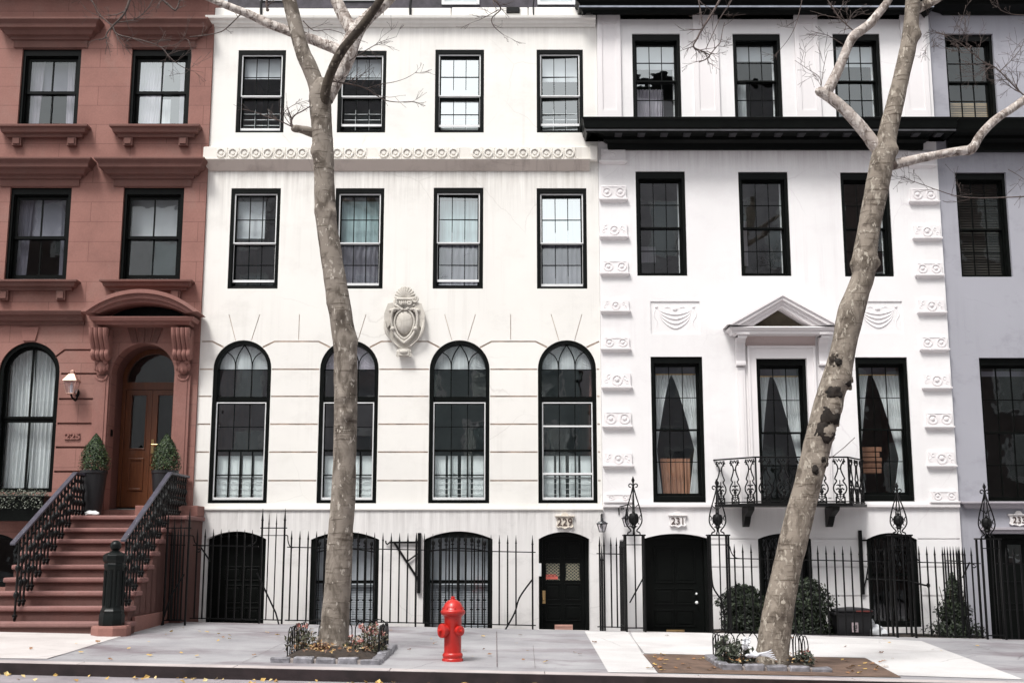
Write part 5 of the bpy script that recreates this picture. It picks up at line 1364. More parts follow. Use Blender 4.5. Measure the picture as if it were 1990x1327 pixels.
# 231
s1 = plain_fence('iron_fence', 'short spiked railing between two black lanterned doors', [1188, 1199], [1166, 1174.5], (1160, 1212))
picket(s1, XF(1170), YF - .02, g_(1.6) - .02, g_(1.6) + hs - .1, .022, 'post', .3)
return_fence(1215, 8, YF + .05, 21.5, 'spiked return railing beside the first openwork pier')
def pier(px, label, yplate=1041, half=17.5, dz=0.0, tip=925):
    x = P(px, 1100, YF).x; zp = P(px, yplate, YF).z; Yc = YF
    t = thing('openwork_pier', (x, Yc, g_(x)), label, 'iron pier', 'openwork iron piers with teardrop finials')
    w = half / 112; h2 = .11
    for sx in (-1, 1):
        for sy in (-1, 1):
            MB().box(x + sx * w - .016, x + sx * w + .016, Yc + sy * h2 - .016, Yc + sy * h2 + .016, g_(x) - .02, zp).build('post', M['iron'], t)
    m = MB(); m.box(x - w - .03, x + w + .03, Yc - h2 - .03, Yc + h2 + .03, zp, zp + .025)
    m.build('cap_plate', M['iron'], t)
    m = MB()
    m.box(x - w, x + w, Yc - h2 - .012, Yc - h2 + .012, g_(x) + hb_ - .01, g_(x) + hb_ + .01); m.build('foot_rail', M['iron'], t)
    m = MB(); m.box(x - w, x + w, Yc - h2 - .012, Yc - h2 + .012, zp - .155, zp - .14); m.build('top_rail', M['iron'], t)
    MB().tube([(x, Yc - h2, g_(x) + .05), (x, Yc - h2, zp)], .012, 6).build('centre_bar', M['iron'], t)
    H = zp + .025; S = .0089 * 1.0
    k = (P(px, tip, YF).z - H)          # overall finial height
    f = MB()
    for ang in (0, PI / 2):
        for s in (1, -1):
            pf = [(.105, 0), (.10, .03), (.055, .055), (.06, .085), (.105, .14), (.140, .22), (.135, .33), (.10, .48), (.055, .63), (.022, .75), (.012, .80)]
            f.tube([(x + s * r * math.cos(ang), Yc + s * r * math.sin(ang), H + q * k) for r, q in spline(pf, 4)], .0115, 7)
            q0 = [(x + s * (.055 + .035 * math.cos(a)) * math.cos(ang), Yc + s * (.055 + .035 * math.cos(a)) * math.sin(ang), H + k * .17 + .035 * math.sin(a)) for a in [b * .45 for b in range(12)]]
            f.tube(q0, .008, 5)
            f.tube([(x + s * a * math.cos(ang), Yc + s * a * math.sin(ang), H + k * b) for a, b in ((.125, .34), (.10, .30), (.115, .25))], .009, 5)
            f.tube([(x + s * a * math.cos(ang), Yc + s * a * math.sin(ang), H + k * b) for a, b in ((.09, .52), (.04, .47), (.0, .44), (.0, .38))], .008, 5)
            if ang == 0: f.tube([(x + s * (.016 + .030 + .030 * math.cos(a)), Yc, H + k * .84 + .030 * math.sin(a)) for a in [PI - b * .5 for b in range(11)]], .010, 6)
    f.build('teardrop_frame', M['iron'], t, smooth=True)
    u = MB().lathe([(.02, H + k * .10), (.05, H + k * .13), (.035, H + k * .16), (.085, H + k * .22), (.092, H + k * .29), (.07, H + k * .35), (.02, H + k * .375), (.03, H + k * .39), (.008, H + k * .43)], (x, Yc, 0), 12)
    u.build('urn', M['iron'], t, smooth=True)
    sp_ = MB().lathe([(.02, H + k * .75), (.022, H + k * .82), (.012, H + k * .86), (.014, H + k * .88), (.030, H + k * .93), (.003, H + k)], (x, Yc, 0), 8); sp_.build('spear', M['iron'], t, smooth=True)
    return t
p1 = pier(1233, 'first openwork iron pier left of the wide black door')
p2 = pier(1397, 'second openwork iron pier, in front of the balcony corner', tip=930)
p3 = pier(1751, 'third openwork iron pier, in front of the dark latticed basement window', tip=937)
p4_ = pier(1923, 'openwork iron pier at the right edge before the grey house', 1048, tip=938)
m = MB(); m.tube([(XF(1250), YF - .11, P(0, 1120, YF).z), (XF(1222), YF - .11, P(0, 1170, YF).z)], .012, 6); m.build('brace', M['iron'], p1)
hs2, hr2, hb2 = hgt(1615, 1060), hgt(1615, 1088.5), hgt(1600, 1232)
fr_ = plain_fence('iron_fence', 'black spiked railing before the shrubs and bin of the white house', [1429 + 16.25 * i for i in range(19)], [], (1412, 1736), hs=hs2, hr=hr2, hb=hb2)
m = MB(); x = XF(1415); m.tube(spline([(x, YF, P(0, 1060, YF).z), (XF(1420), YF, P(0, 1061, YF).z), (XF(1423), YF, P(0, 1073, YF).z), (XF(1431), YF, P(0, 1083, YF).z), (XF(1445), YF, g_(4.0) + hr2)], 5), .009, 6)
m.tube(spline([(XF(1381), YF - .1, P(0, 1105, YF).z), (XF(1384), YF - .1, P(0, 1140, YF).z), (XF(1400), YF - .12, P(0, 1172, YF).z), (XF(1404), YF - .14, g_(3.6))], 6), .014, 6)
m.build('scroll', M['iron'], fr_, smooth=True)
fr2 = plain_fence('iron_fence', 'black spiked railing before the conifer at the corner of the grey house', [1789 + 15.3 * i for i in range(6)] + [1878, 1891], [], (1768, 1908), hs=hgt(1835, 1061), hr=hgt(1835, 1093), hb=hgt(1835, 1235))
m = MB(); m.tube(spline([(XF(1770), YF, P(0, 1052, YF).z), (XF(1779), YF, P(0, 1053, YF).z), (XF(1783), YF, P(0, 1080, YF).z), (XF(1790), YF, P(0, 1091, YF).z), (XF(1800), YF, P(0, 1092, YF).z)], 5), .009, 6)
m.tube([(XF(1886), YF - .02, P(0, 1092, YF).z), (XF(1870), YF - .02, P(0, 1122, YF).z)], .014, 6); m.tube([(a, YF - .02, b) for a, _, b in spiral(XF(1893), P(0, 1098, YF).z, .012, .045, 0, 6, 0, 12)], .01, 6)
m.build('scroll', M['iron'], fr2, smooth=True)
return_fence(1876, 7, YF + .05, 21.5, 'spiked return railing between the white and grey houses')
fr3 = plain_fence('iron_fence', 'black spiked railing before the door of the grey house at the right edge', [1945 + 14 * i for i in range(12)], [], (1940, 2105), hs=hgt(1960, 1064), hr=hgt(1960, 1095), hb=hgt(1960, 1242))
# ---------------------------------------------------------------- wall brackets
def wb_(px, y0, y1, label, Yb_, arm=True, group=None):
    a, b = P(px, y1, Yb_), P(px, y0, Yb_)
    t = thing('iron_bracket', (a.x, Yb_, a.z), label, 'iron bracket')
    MB().box(a.x - .03, a.x + .03, Yb_ - .06, Yb_ - .002, a.z, b.z).build('back_bar', M['iron'], t, bev=.004)
    m = MB()
    if arm:
        z1 = P(px, 1053.5, Yb_).z; xa = P(757, 1056, Yb_).x
        m.box(xa, a.x - .031, Yb_ - .05, Yb_ - .02, z1 - .018, z1 + .018)
        m.tube(spline([(xa, Yb_ - .035, z1), (xa - .03, Yb_ - .035, z1 - .03), (xa - .06, Yb_ - .035, z1 - .01), (xa - .065, Yb_ - .035, z1 + .03)], 4), .012, 6)
        m.tube([(P(767, 1056, Yb_).x, Yb_ - .035, z1 - .01), (a.x - .02, Yb_ - .035, P(px, 1124, Yb_).z)], .020, 6)
        m.tube([(P(792, 1090, Yb_).x, Yb_ - .035, P(0, 1090, Yb_).z), (a.x - .02, Yb_ - .035, P(px, 1075, Yb_).z)], .014, 6)
    else:
        z1 = P(px, 1049, Yb_).z; m.box(a.x + .031, a.x + .12, Yb_ - .05, Yb_ - .02, z1 - .02, z1 + .012)
        m.tube(spline([(a.x + .03, Yb_ - .035, P(0, 1140, Yb_).z), (a.x + .08, Yb_ - .035, P(0, 1120, Yb_).z), (a.x + .13, Yb_ - .035, P(0, 1090, Yb_).z)], 4), .012, 6)
    m.build('arm', M['iron'], t, smooth=True, angle=30); return t
wb_(814, 1035, 1152, 'black iron wall bracket with hooked arm left of a barred window', YB)
wb_(1676, 1030, 1154, 'black iron bar bracket left of the latticed basement window', YW - .012, False)
a, b = P(1688, 1125, 21.3), P(1806, 1137, 21.3)
m = MB().tube([(a.x, 21.42, a.z), (P(1762, 1126, 21.35).x, 21.38, P(1762, 1128, 21.35).z), (b.x - .05, 21.35, b.z), (b.x, 21.35, b.z)], .017, 7).sphere((b.x, 21.35, b.z), .045, (.7, 1, 1), 10, 7)
m.tube([(b.x - .01, 21.35, b.z), (b.x - .01, 21.56, b.z)], .012, 6)
tag(m.build('shutter_bar', M['iron'], smooth=True), 'black iron bar with knobbed end across the latticed basement window', 'iron bar')
a = P(1204, 984, YW - .15)
m = MB(); m.box(a.x - .01, a.x + .005, YW - .03, YW - .012, a.z - .14, a.z); m.tube([(a.x, YW - .02, a.z), (a.x + .06, YW - .16, a.z + .01), (a.x + .13, YW - .24, a.z + .03)], .010, 6); m.tube([(x_, YW - .10, z__) for x_, _, z__ in spiral(a.x + .05, a.z - .03, .01, .03, 0, 7, 0, 12)], .007, 5)
tag(m.build('wall_hook', M['iron']), 'small black wrought hook on the lowest left quoin of the white house', 'hook')

# ================================================================== balcony of 231
yw_ = YW - .012; YA = 20.85
cL, aL, bR, dR = P(1389, 975, yw_).x, P(1471, 975, YA).x, P(1652, 975, YA).x, P(1681, 975, yw_).x
zfl, ztp = P(1560, 977, YA).z, P(1560, 888, YA).z
bal = thing('balcony', ((aL + bR) / 2, yw_, zfl), 'black cast iron balcony with lyre balusters under the pedimented window', 'balcony')
plan = [(cL, yw_ - .003), (aL, YA), (bR, YA), (dR, yw_ - .003)]
mb = MB(); n = 4
out = [(cL - .05, yw_ - .003), (aL - .03, YA - .05), (bR + .03, YA - .05), (dR + .05, yw_ - .003)]
mb.v += [(x, y, zfl - .05) for x, y in out] + [(x, y, zfl) for x, y in out]
for f in ((3, 2, 1, 0), (4, 5, 6, 7), (0, 1, 5, 4), (1, 2, 6, 5), (2, 3, 7, 6), (3, 0, 4, 7)): mb.f.append(f); mb.mi.append(0)
mb.build('floor', M['iron'], bal)
for (px, nm) in ((1456, 'l'), (1620, 'r')):
    x = P(px, 1000, 21.2).x; q = MB(); k = len(q.v)
    pf = [(yw_ - .003, zfl - .052), (YA + .1, zfl - .052), (YA + .15, zfl - .12), (yw_ - .30, zfl - .22), (yw_ - .16, zfl - .36), (yw_ - .10, zfl - .40), (yw_ - .003, zfl - .40)]
    for s in (-1, 1): q.v += [(x + s * .055, a, b) for a, b in pf]
    m_ = len(pf); q.f.append(tuple(range(k, k + m_))); q.f.append(tuple(range(k + 2 * m_ - 1, k + m_ - 1, -1))); q.mi += [0, 0]
    for i in range(m_): j = (i + 1) % m_; q.f.append((k + j, k + i, k + m_ + i, k + m_ + j)); q.mi.append(0)
    q.build('bracket', M['iron'], bal, bev=.006)
rl = MB()
for (x0, y0), (x1, y1) in zip(plan[:-1], plan[1:]):
    rl.tube([(x0, y0, ztp), (x1, y1, ztp)], .014, 6); rl.tube([(x0, y0, zfl + .025), (x1, y1, zfl + .025)], .011, 6)
rl.build('top_rail', M['iron'], bal)
for (x, y) in plan[1:3]: MB().tube([(x, y, zfl), (x, y, ztp)], .016, 6).build('corner_post', M['iron'], bal)
BH = ztp - zfl
m = MB(); T = lambda u, v: (u, 0, v * BH)
for s in (1, -1):
    m.tube([T(s * u, v) for u, v in spline([(.085, .97), (.085, .90), (.055, .86), (.030, .80), (.028, .72), (.055, .62), (.085, .53), (.055, .48), (.105, .38), (.115, .30), (.085, .22), (.04, .18)], 4)], .0125, 6)
    m.tube([T(s * u, v) for u, v in [(.085 + .020 * math.cos(a), .89 + .035 * math.sin(a)) for a in [b * .6 for b in range(9)]]], .012, 5)
    m.tube([T(s * u, v) for u, v in [(0, .36), (.03, .40), (.06, .385)]], .012, 5); m.tube([T(s * u, v) for u, v in [(0, .28), (.035, .32), (.07, .29)]], .014, 5)
    m.tube([T(s * u, v) for u, v in [(.075, 0), (.075, .13), (.05, .15), (.07, .18)]], .015, 5)
    m.tube([T(s * u, v) for u, v in [(.07, .02), (0, .07), (.07, .13)]], .013, 5)
    m.tube([T(s * .028, .75), T(-s * .028, .75)], .011, 5); m.tube([T(s * .055, .96), T(s * .028, .90), T(0, .96)], .012, 5)
m.tube([T(0, .10), T(0, .50)], .009, 6); m.sphere(T(0, .25), .038, (1, .5, 1), 8, 6); m.sphere(T(0, .19), .02, (1.6, .5, .7), 8, 6)
m.box(-.08, .08, -.012, .012, .005 * BH, .03 * BH); m.box(-.075, .075, -.01, .01, .13 * BH, .15 * BH)
proto = m.build('baluster', M['iron'], bal, smooth=True, angle=50, origin=(0, 0, 0))
first = True
def put(x, y, rz):
    global first
    o = proto if first else cp(proto, bal)
    first = False; o.location = Vector((x, y, zfl)) - world_loc(bal); o.rotation_euler = (0, 0, rz)
for (q0, q1, fr) in ((plan[0], plan[1], (.16, .50, .86)), (plan[1], plan[2], (.10, .30, .50, .70, .90)), (plan[2], plan[3], (.14, .50, .84))):
    for t_ in fr: put(q0[0] + (q1[0] - q0[0]) * t_, q0[1] + (q1[1] - q0[1]) * t_, math.atan2(q1[1] - q0[1], q1[0] - q0[0]))
# ---------------------------------------------------------------- shrubs, bin, bag behind the railing of 231
M['shrub_leaf'] = leaf_mat('dark_shrub_leaf', (.004, .007, .004), (.012, .021, .009), (.040, .058, .026))
def shrub(px, py0, py1, wpx, Ys, label, n=6500, shape='round', size=.075):
    a, b = P(px, py1, Ys), P(px, py0, Ys); h = b.z - a.z; r = wpx / 2 / 110; z0 = gz(a.x, YF) - .02; h = b.z - z0
    t = thing('shrub', (a.x, Ys, z0), label, 'shrub')
    m = MB(); random.seed(px)
    for i in range(5):
        an = i * 1.3; m.tube([(a.x + .04 * math.cos(an), Ys + .04 * math.sin(an), z0), (a.x + r * .4 * math.cos(an), Ys + r * .35 * math.sin(an), z0 + h * .5), (a.x + r * .5 * math.cos(an + .4), Ys + r * .4 * math.sin(an), z0 + h * .85)], [.016, .01, .005], 5)
    m.build('stem', M['soil'], t)
    m = MB()
    lumps = [(random.uniform(-.6, .6) * r, random.uniform(-.35, .2), random.uniform(.25, .9) * h, random.uniform(.25, .5) * r) for _ in range(10)]
    for i in range(n):
        s = random.random()
        if shape == 'round': rr = r * (.82 + .18 * min(1, s * 4)) * max(.0, 1 - max(0, s - .70) ** 2 * 6.0) * (1 + .12 * math.sin(11 * s + px))
        else: rr = r * (1.05 - s) * (1 + .25 * math.sin(17 * s))
        an = random.uniform(0, 2 * PI); q = rr * random.uniform(.35, 1.04) * (1 + .30 * noise.noise(Vector((3.1 * math.cos(an) + px, 3.1 * math.sin(an), 4.5 * s)))) * (1.18 if random.random() < .05 else 1)
        x = a.x + q * math.cos(an); y = Ys + min(.38, q * .8) * math.sin(an); z = z0 + h * s * (1 + .12 * noise.noise(Vector((2.2 * math.cos(an), 2.2 * math.sin(an) + px, 1)))) + random.uniform(-.03, .06)
        m.leaf(Vector((x, y, z)), Vector((math.cos(an) + random.uniform(-.8, .8), math.sin(an) + random.uniform(-.8, .8), random.uniform(-.3, 1))), random.uniform(.5, 1.1) * size, random.uniform(0, 6), .5)
    m.build('foliage', M['shrub_leaf'], t)
shrub(1446, 1143, 1228, 86, 21.1, 'dark box shrub behind the railing left of the leaning tree')
shrub(1566, 1130, 1230, 100, 21.1, 'taller dark box shrub behind the railing right of the leaning tree')
shrub(1858, 1122, 1240, 92, 21.1, 'dark ragged conifer behind the railing near the grey house', 5200, 'cone', .075)
Yb2 = 21.0; a, b = P(1619, 1240, Yb2), P(1687, 1187, Yb2)
bn = thing('trash_bin', ((a.x + b.x) / 2, Yb2, a.z), 'black wheeled trash bin with red lid edge behind the railing', 'trash bin')
cx_, w_ = (a.x + b.x) / 2, (b.x - a.x) / 2; zb0_ = gz(cx_, YF) - .02
q = MB(); k = 0
for z, f in ((zb0_, .84), (b.z, 1.0)): q.v += [(cx_ - w_ * f, Yb2 - .25 * f, z), (cx_ + w_ * f, Yb2 - .25 * f, z), (cx_ + w_ * f, Yb2 + .27, z), (cx_ - w_ * f, Yb2 + .27, z)]
for f in ((3, 2, 1, 0), (4, 5, 6, 7), (0, 1, 5, 4), (1, 2, 6, 5), (2, 3, 7, 6), (3, 0, 4, 7)): q.f.append(f); q.mi.append(0)
q.box(cx_ - w_ - .03, cx_ + w_ + .03, Yb2 - .28, Yb2 + .28, b.z - .05, b.z)
q.build('body', M['pot'], bn, bev=.012)
M['bin_red'] = mat('bin_lid_red', (.16, .035, .03), .5, .2)
MB().cornice([(.30, b.z + .003), (.31, b.z + .03), (.20, b.z + .06), (.0, b.z + .075)], cx_ - w_ + .28, cx_ + w_ - .28, Yb2 + .0).build('lid', M['pot'], bn, bev=.01)
MB().box(cx_ + .02, cx_ + w_ - .02, Yb2 - .316, Yb2 - .300, b.z + .005, b.z + .028).build('lid_stripe', M['bin_red'], bn)
s0, s1 = P(1656.5, 1228, Yb2 - .27), P(1668, 1209, Yb2 - .27)
M['sticker'] = mat('faded_sticker', (.40, .33, .35), .6, .2, 30)
st_ = MB().box(s0.x, s1.x, Yb2 - .262, Yb2 - .248, s0.z, s1.z).build('sticker', M['sticker'], bn)
sm = MB(); mx_, mz_ = (s0.x + s1.x) / 2, (s0.z + s1.z) / 2
for i in range(3): sm.box(mx_ - .03 + .01 * i, mx_ + .02 + .005 * i, Yb2 - .266, Yb2 - .263, mz_ - .05 + .035 * i, mz_ - .04 + .035 * i)
sm.box(mx_ - .032, mx_ - .02, Yb2 - .266, Yb2 - .263, mz_ - .05, mz_ + .03); sm.box(mx_ + .02, mx_ + .03, Yb2 - .266, Yb2 - .263, mz_ - .02, mz_ + .04)
sm.build('sticker_mark', M['black'], bn)
for s in (-1, 1): MB().lathe([(.08, -.025), (.085, 0), (.08, .025)], (cx_ + s * (w_ * .84 + .03), Yb2 + .2, zb0_ + .085), 14, 'x').build('wheel', M['black'], bn, smooth=True)
q = P(1700, 1228, 20.95); mb = MB().sphere((q.x, 20.95, gz(q.x, YF) + .05), .17, (1.1, .8, .75), 16, 11, .5); mb.sphere((q.x - .08, 20.9, gz(q.x, YF) + .17), .08, (1, .8, 1.2), 10, 8, .7)
tag(mb.build('plastic_bag', M['shade'], smooth=True, angle=30), 'crumpled white plastic bag beside the black bin behind the railing', 'bag')
# ================================================================== ground
M['asphalt'] = mat('asphalt', (.27, .245, .262), .85, .22, 2.5, bmp=.7, bscale=160)
def paving(name, c1, c2, blot, amount, sc=.9):
    m, nt, b = nodes_of(name); v = coords(nt)
    c = ramp(nt, noise_tex(nt, v, sc, 7, .62), [(.32, c1), (.64, c2)])
    k = ramp(nt, noise_tex(nt, coords(nt, (1, 1.6, 1), (3, 8, 0)), .55, 7, .66, .3), [(.50, (0, 0, 0)), (.70, (1, 1, 1))])
    c = mix(nt, mix(nt, 1.0, k, (amount,) * 3, 'MULTIPLY'), c, blot)
    sp = ramp(nt, noise_tex(nt, v, 130, 2), [(.35, (.86, .86, .86)), (.65, (1.06, 1.06, 1.06))])
    c = mix(nt, 1.0, c, sp, 'MULTIPLY')
    vo = N(nt, 'ShaderNodeTexVoronoi'); vo.inputs['Scale'].default_value = 3.2; vo.inputs['Randomness'].default_value = 1.0; nt.links.new(v, vo.inputs['Vector'])
    gum = ramp(nt, vo.outputs['Distance'], [(.045, (.55, .55, .55)), (.065, (0, 0, 0))])           # trodden gum spots
    c = mix(nt, gum, c, blot)
    v2 = N(nt, 'ShaderNodeTexVoronoi'); v2.feature = 'DISTANCE_TO_EDGE'; v2.inputs['Scale'].default_value = .55
    wob = N(nt, 'ShaderNodeMix'); wob.data_type = 'VECTOR'; wob.inputs[0].default_value = .12
    nz = N(nt, 'ShaderNodeTexNoise'); nz.inputs['Scale'].default_value = 3.0; nz.inputs['Detail'].default_value = 5; nt.links.new(v, nz.inputs['Vector'])
    nt.links.new(v, wob.inputs[4]); nt.links.new(nz.outputs['Color'], wob.inputs[5]); nt.links.new(wob.outputs[1], v2.inputs['Vector'])
    ck = ramp(nt, v2.outputs['Distance'], [(.0, (.55, .55, .55)), (.006, (0, 0, 0))])               # hairline cracks
    ckm = mix(nt, 1.0, ck, ramp(nt, noise_tex(nt, coords(nt, (1, 1, 1), (7, 1, 1)), .5, 2), [(.50, (0, 0, 0)), (.56, (1, 1, 1))]), 'MULTIPLY')
    c = mix(nt, ckm, c, tuple(x * .45 for x in blot))
    nt.links.new(c, b.inputs['Base Color'])
    b.inputs['Roughness'].default_value = .75; b.inputs['Specular IOR Level'].default_value = .3
    bump(nt, b, noise_tex(nt, v, 90, 4), .25, .004); return m
M['pave'] = paving('blue_grey_paving', (.265, .258, .272), (.375, .37, .382), (.165, .130, .145), 1.0)
M['pave_white'] = paving('white_concrete', (.54, .525, .52), (.64, .625, .62), (.42, .385, .385), .5)
M['pave_warm'] = paving('warm_concrete', (.50, .465, .45), (.60, .565, .55), (.38, .34, .33), .5)
M['kerb_top'] = paving('kerb_stone', (.42, .375, .37), (.52, .47, .46), (.30, .25, .25), .6, 2)
M['kerb_face'] = mat('kerb_steel_face', (.022, .014, .015), .5, .5, 5, bmp=.5, bscale=30)
M['joint'] = mat('paving_joint', (.16, .13, .135), .9, .4, 5)
def ground_quad(name, x0, x1, y0, y1, m, f, nx=2, ny=2, dz=0):
    mb = MB()
    for j in range(ny + 1):
        for i in range(nx + 1):
            x = x0 + (x1 - x0) * i / nx; y = y0 + (y1 - y0) * j / ny; mb.v.append((x, y, f(x, y) + dz))
    for j in range(ny):
        for i in range(nx):
            k = j * (nx + 1) + i; mb.f.append((k, k + 1, k + nx + 2, k + nx + 1)); mb.mi.append(0)
    return struct(mb.build(name, m))
zroad = lambda x, y: -.0205 * x - .10 - .135 + min(0, 0) + .012 * (YK - y) * (1 if y > 8 else 0) + (0 if y > 8 else .012 * (YK - 8))
mb = MB()
ys = [-400, -30, 4.4, 8, YK - .004]
for y in ys: mb.v += [(-200, y, zroad(-200, y)), (200, y, zroad(200, y))]
for j in range(len(ys) - 1): mb.f.append((2 * j, 2 * j + 1, 2 * j + 3, 2 * j + 2)); mb.mi.append(0)
struct(mb.build('road', M['asphalt']))
mb = MB(); k0 = gz
for x0, x1 in [(-60 + 1.83 * i, -60 + 1.83 * (i + 1) - .006) for i in range(66)]:
    q = len(mb.v)
    mb.v += [(x0, YK + .02, gz(x0, YK) + .0), (x1, YK + .02, gz(x1, YK)), (x1, YK + .27, gz(x1, YK + .27) + .0), (x0, YK + .27, gz(x0, YK + .27))]
    mb.v += [(a, b, c - .3) for a, b, c in mb.v[q:q + 4]]
    for f in ((0, 1, 2, 3), (4, 5, 1, 0), (5, 6, 2, 1), (6, 7, 3, 2), (7, 4, 0, 3)): mb.f.append(tuple(q + w for w in f)); mb.mi.append(0)
struct(mb.build('kerb', M['kerb_top'], bev=.008))
mb = MB(); q = 0
a, b = -60, 60
mb.v += [(a, YK, gz(a, YK) - .35), (b, YK, gz(b, YK) - .35), (b, YK, gz(b, YK) - .008), (a, YK, gz(a, YK) - .008), (a, YK + .018, gz(a, YK) - .002), (b, YK + .018, gz(b, YK) - .002)]
mb.f += [(0, 1, 2, 3), (3, 2, 5, 4)]; mb.mi += [0, 0]
struct(mb.build('kerb_edge', M['kerb_face']))
ground_quad('sidewalk', -60, 60, YK + .276, YF - .02, M['pave'], gz, 4, 2, -.002)
mb = MB(); mb.box(-60, 60, YF - .02, YF + .05, -2, -1.9)
a, b = -60, 60
mb = MB(); mb.v += [(a, YF - .02, gz(a, YF) - .003), (b, YF - .02, gz(b, YF) - .003), (b, YF + .06, gz(b, YF) - .003), (a, YF + .06, gz(a, YF) - .003), (b, YF + .06, -2.2), (a, YF + .06, -2.2)]
mb.f += [(0, 1, 2, 3), (3, 2, 4, 5)]; mb.mi += [0, 0]; struct(mb.build('areaway_kerb', M['pave_warm']))
ground_quad('areaway_floor', -60, 60, YF - .2, 60, M['pave'], lambda x, y: ZB + .24, 2, 2)
def slab(name, pxs, m, dz=.004):
    mb = MB()
    for (px, py) in pxs:
        p = G(px, py); yy = max(YK + .277, min(YF - .012, p.y)); x = p.x
        mb.v.append((x, yy, gz(x, yy) + dz))
    mb.f.append(tuple(range(len(pxs)))); mb.mi.append(0)
    return struct(mb.build(name, m))
# white concrete slabs (right) and the warm slab by the stoop
slab('sidewalk', [(1182, 1306), (1277.5, 1307), (1222.5, 1228), (1136, 1226)], M['pave_white'])
slab('sidewalk', [(1225, 1228), (1247, 1269), (1368, 1272), (1680, 1277.5), (1745, 1312), (1990, 1320), (1790, 1245), (1500, 1226)], M['pave_white'])
slab('sidewalk', [(249, 1232), (91, 1280), (-400, 1280), (-400, 1220)], M['pave_warm'])
M['tan_soil'] = mat('bare_tan_soil', (.125, .080, .058), .95, .35, 5, bmp=.8, bscale=60)
so = slab('soil_strip', [(1249, 1271), (1279, 1307), (1752, 1316), (1683, 1279), (1500, 1274)], M['tan_soil'], .006)
def joint(pts, w=.012):
    mb = MB(); q = [G(*p) for p in pts]
    for a, b in zip(q[:-1], q[1:]):
        d = Vector((b.x - a.x, b.y - a.y, 0)).normalized(); n = Vector((-d.y, d.x, 0)) * w / 2; k = len(mb.v)
        for v in (a - n, b - n, b + n, a + n): mb.v.append((v.x, v.y, gz(v.x, v.y) + .008))
        mb.f.append((k, k + 1, k + 2, k + 3)); mb.mi.append(0)
    return struct(mb.build('paving_joint', M['joint']))
joint([(965, 1227), (966, 1296)]); joint([(967, 1250), (1146, 1254)], .010); joint([(1222, 1230), (1279, 1305)], .006); joint([(249, 1236), (91, 1280)], .01)
joint([(620, 1216), (470, 1288)], .006); joint([(300, 1240), (560, 1245)], .006)
joint([(100, 1281), (520, 1289), (1180, 1302)], .012); joint([(1036, 1254), (1040, 1299)], .005); joint([(1880, 1250), (1960, 1274)], .006)
pb = MB(); x0, x1 = P(1404, 1240, YF).x, 8.2
pb.v += [(x0, YF + .065, gz(x0, YF) - .03), (x1, YF + .065, gz(x1, YF) - .03), (x1, YW - .015, gz(x1, YF) + .0), (x0, YW - .015, gz(x0, YF) + .0)]; pb.v += [(a, b, -1.5) for a, b, c in pb.v[:4]]
for f in ((0, 1, 2, 3), (4, 5, 1, 0), (5, 6, 2, 1), (7, 4, 0, 3)): pb.f.append(f); pb.mi.append(0)
struct(pb.build('planting_bed', M['soil']))

# ================================================================== trees
M['bark_a'] = bark_mat('plane_bark_olive', (.245, .212, .180), (.100, .082, .066), (.41, .37, .325), .63, .69, 1.7)
M['bark_b'] = bark_mat('plane_bark_mottled', (.255, .218, .180), (.115, .094, .075), (.405, .362, .305), .575, .64, 2.6)
M['bark_c'] = bark_mat('plane_bark_upper', (.20, .165, .135), (.07, .055, .045), (.48, .42, .37), .54, .60, 1.2)
M['bark_pale'] = bark_mat('plane_bark_pale', (.43, .375, .34), (.13, .10, .085), (.60, .55, .51), .50, .57, 2.4)
M['bark_dark'] = bark_mat('plane_bark_dark', (.075, .060, .046), (.035, .027, .022), (.20, .17, .14), .66, .72, 1.4)
M['rot'] = mat('rotted_wood', (.016, .011, .008), .9, .5, 14, bmp=.9, bscale=25)
M['twig'] = mat('twig_bark', (.085, .062, .055), .8, .4, 9)
M['twig_pale'] = mat('pale_twig_bark', (.24, .19, .17), .8, .4, 9)
def limb_path(ctrl, Y0, k=8):
    """(px, py, half width px[, dY]) -> 3-D spline with radii"""
    c3 = []
    for a in ctrl:
        px, py, hw = a[:3]; Yd = Y0 + (a[3] if len(a) > 3 else 0)
        p = P(px, py, Yd); s = (P(px + 10, py, Yd).x - p.x) / 10
        c3.append((p.x, p.y, p.z, hw * s))
    return spline(c3, k)
def limb(mb, path, n=22, rough=.06, knots=()):
    pts = [Vector(p[:3]) for p in path]; m = len(pts); ref = None; b = len(mb.v)
    for i, p in enumerate(pts):
        t = (pts[min(i + 1, m - 1)] - pts[max(i - 1, 0)]).normalized()
        if ref is None: ref = t.cross(Vector((0, 1, 0))).normalized()
        u = (ref - t * ref.dot(t)).normalized(); ref = u; w = t.cross(u); r = path[i][3]
        for k in range(n):
            a = 2 * PI * k / n; d = u * math.cos(a) + w * math.sin(a)
            q = p + d * r
            f = 1 + rough * noise.noise(q * 2.2) + rough * .6 * noise.noise(q * 6.5) + rough * .35 * noise.noise(Vector((q.x * 3, q.y * 3, q.z * 22)))
            v = p + d * r * f
            for (kc, kr, kh) in knots:
                e = (v - kc).length / kr
                if e < 2.2: v += d * kh * math.exp(-e * e * 1.6)
            mb.v.append(tuple(v))
    for i in range(m - 1):
        for k in range(n):
            l = (k + 1) % n
            mb.f.append((b + i * n + k, b + i * n + l, b + (i + 1) * n + l, b + (i + 1) * n + k)); mb.mi.append(0)
    mb.f.append(tuple(b + (m - 1) * n + k for k in range(n))); mb.mi.append(0)
def kn(px, py, Yd, r, h): return (P(px, py, Yd), r, h)
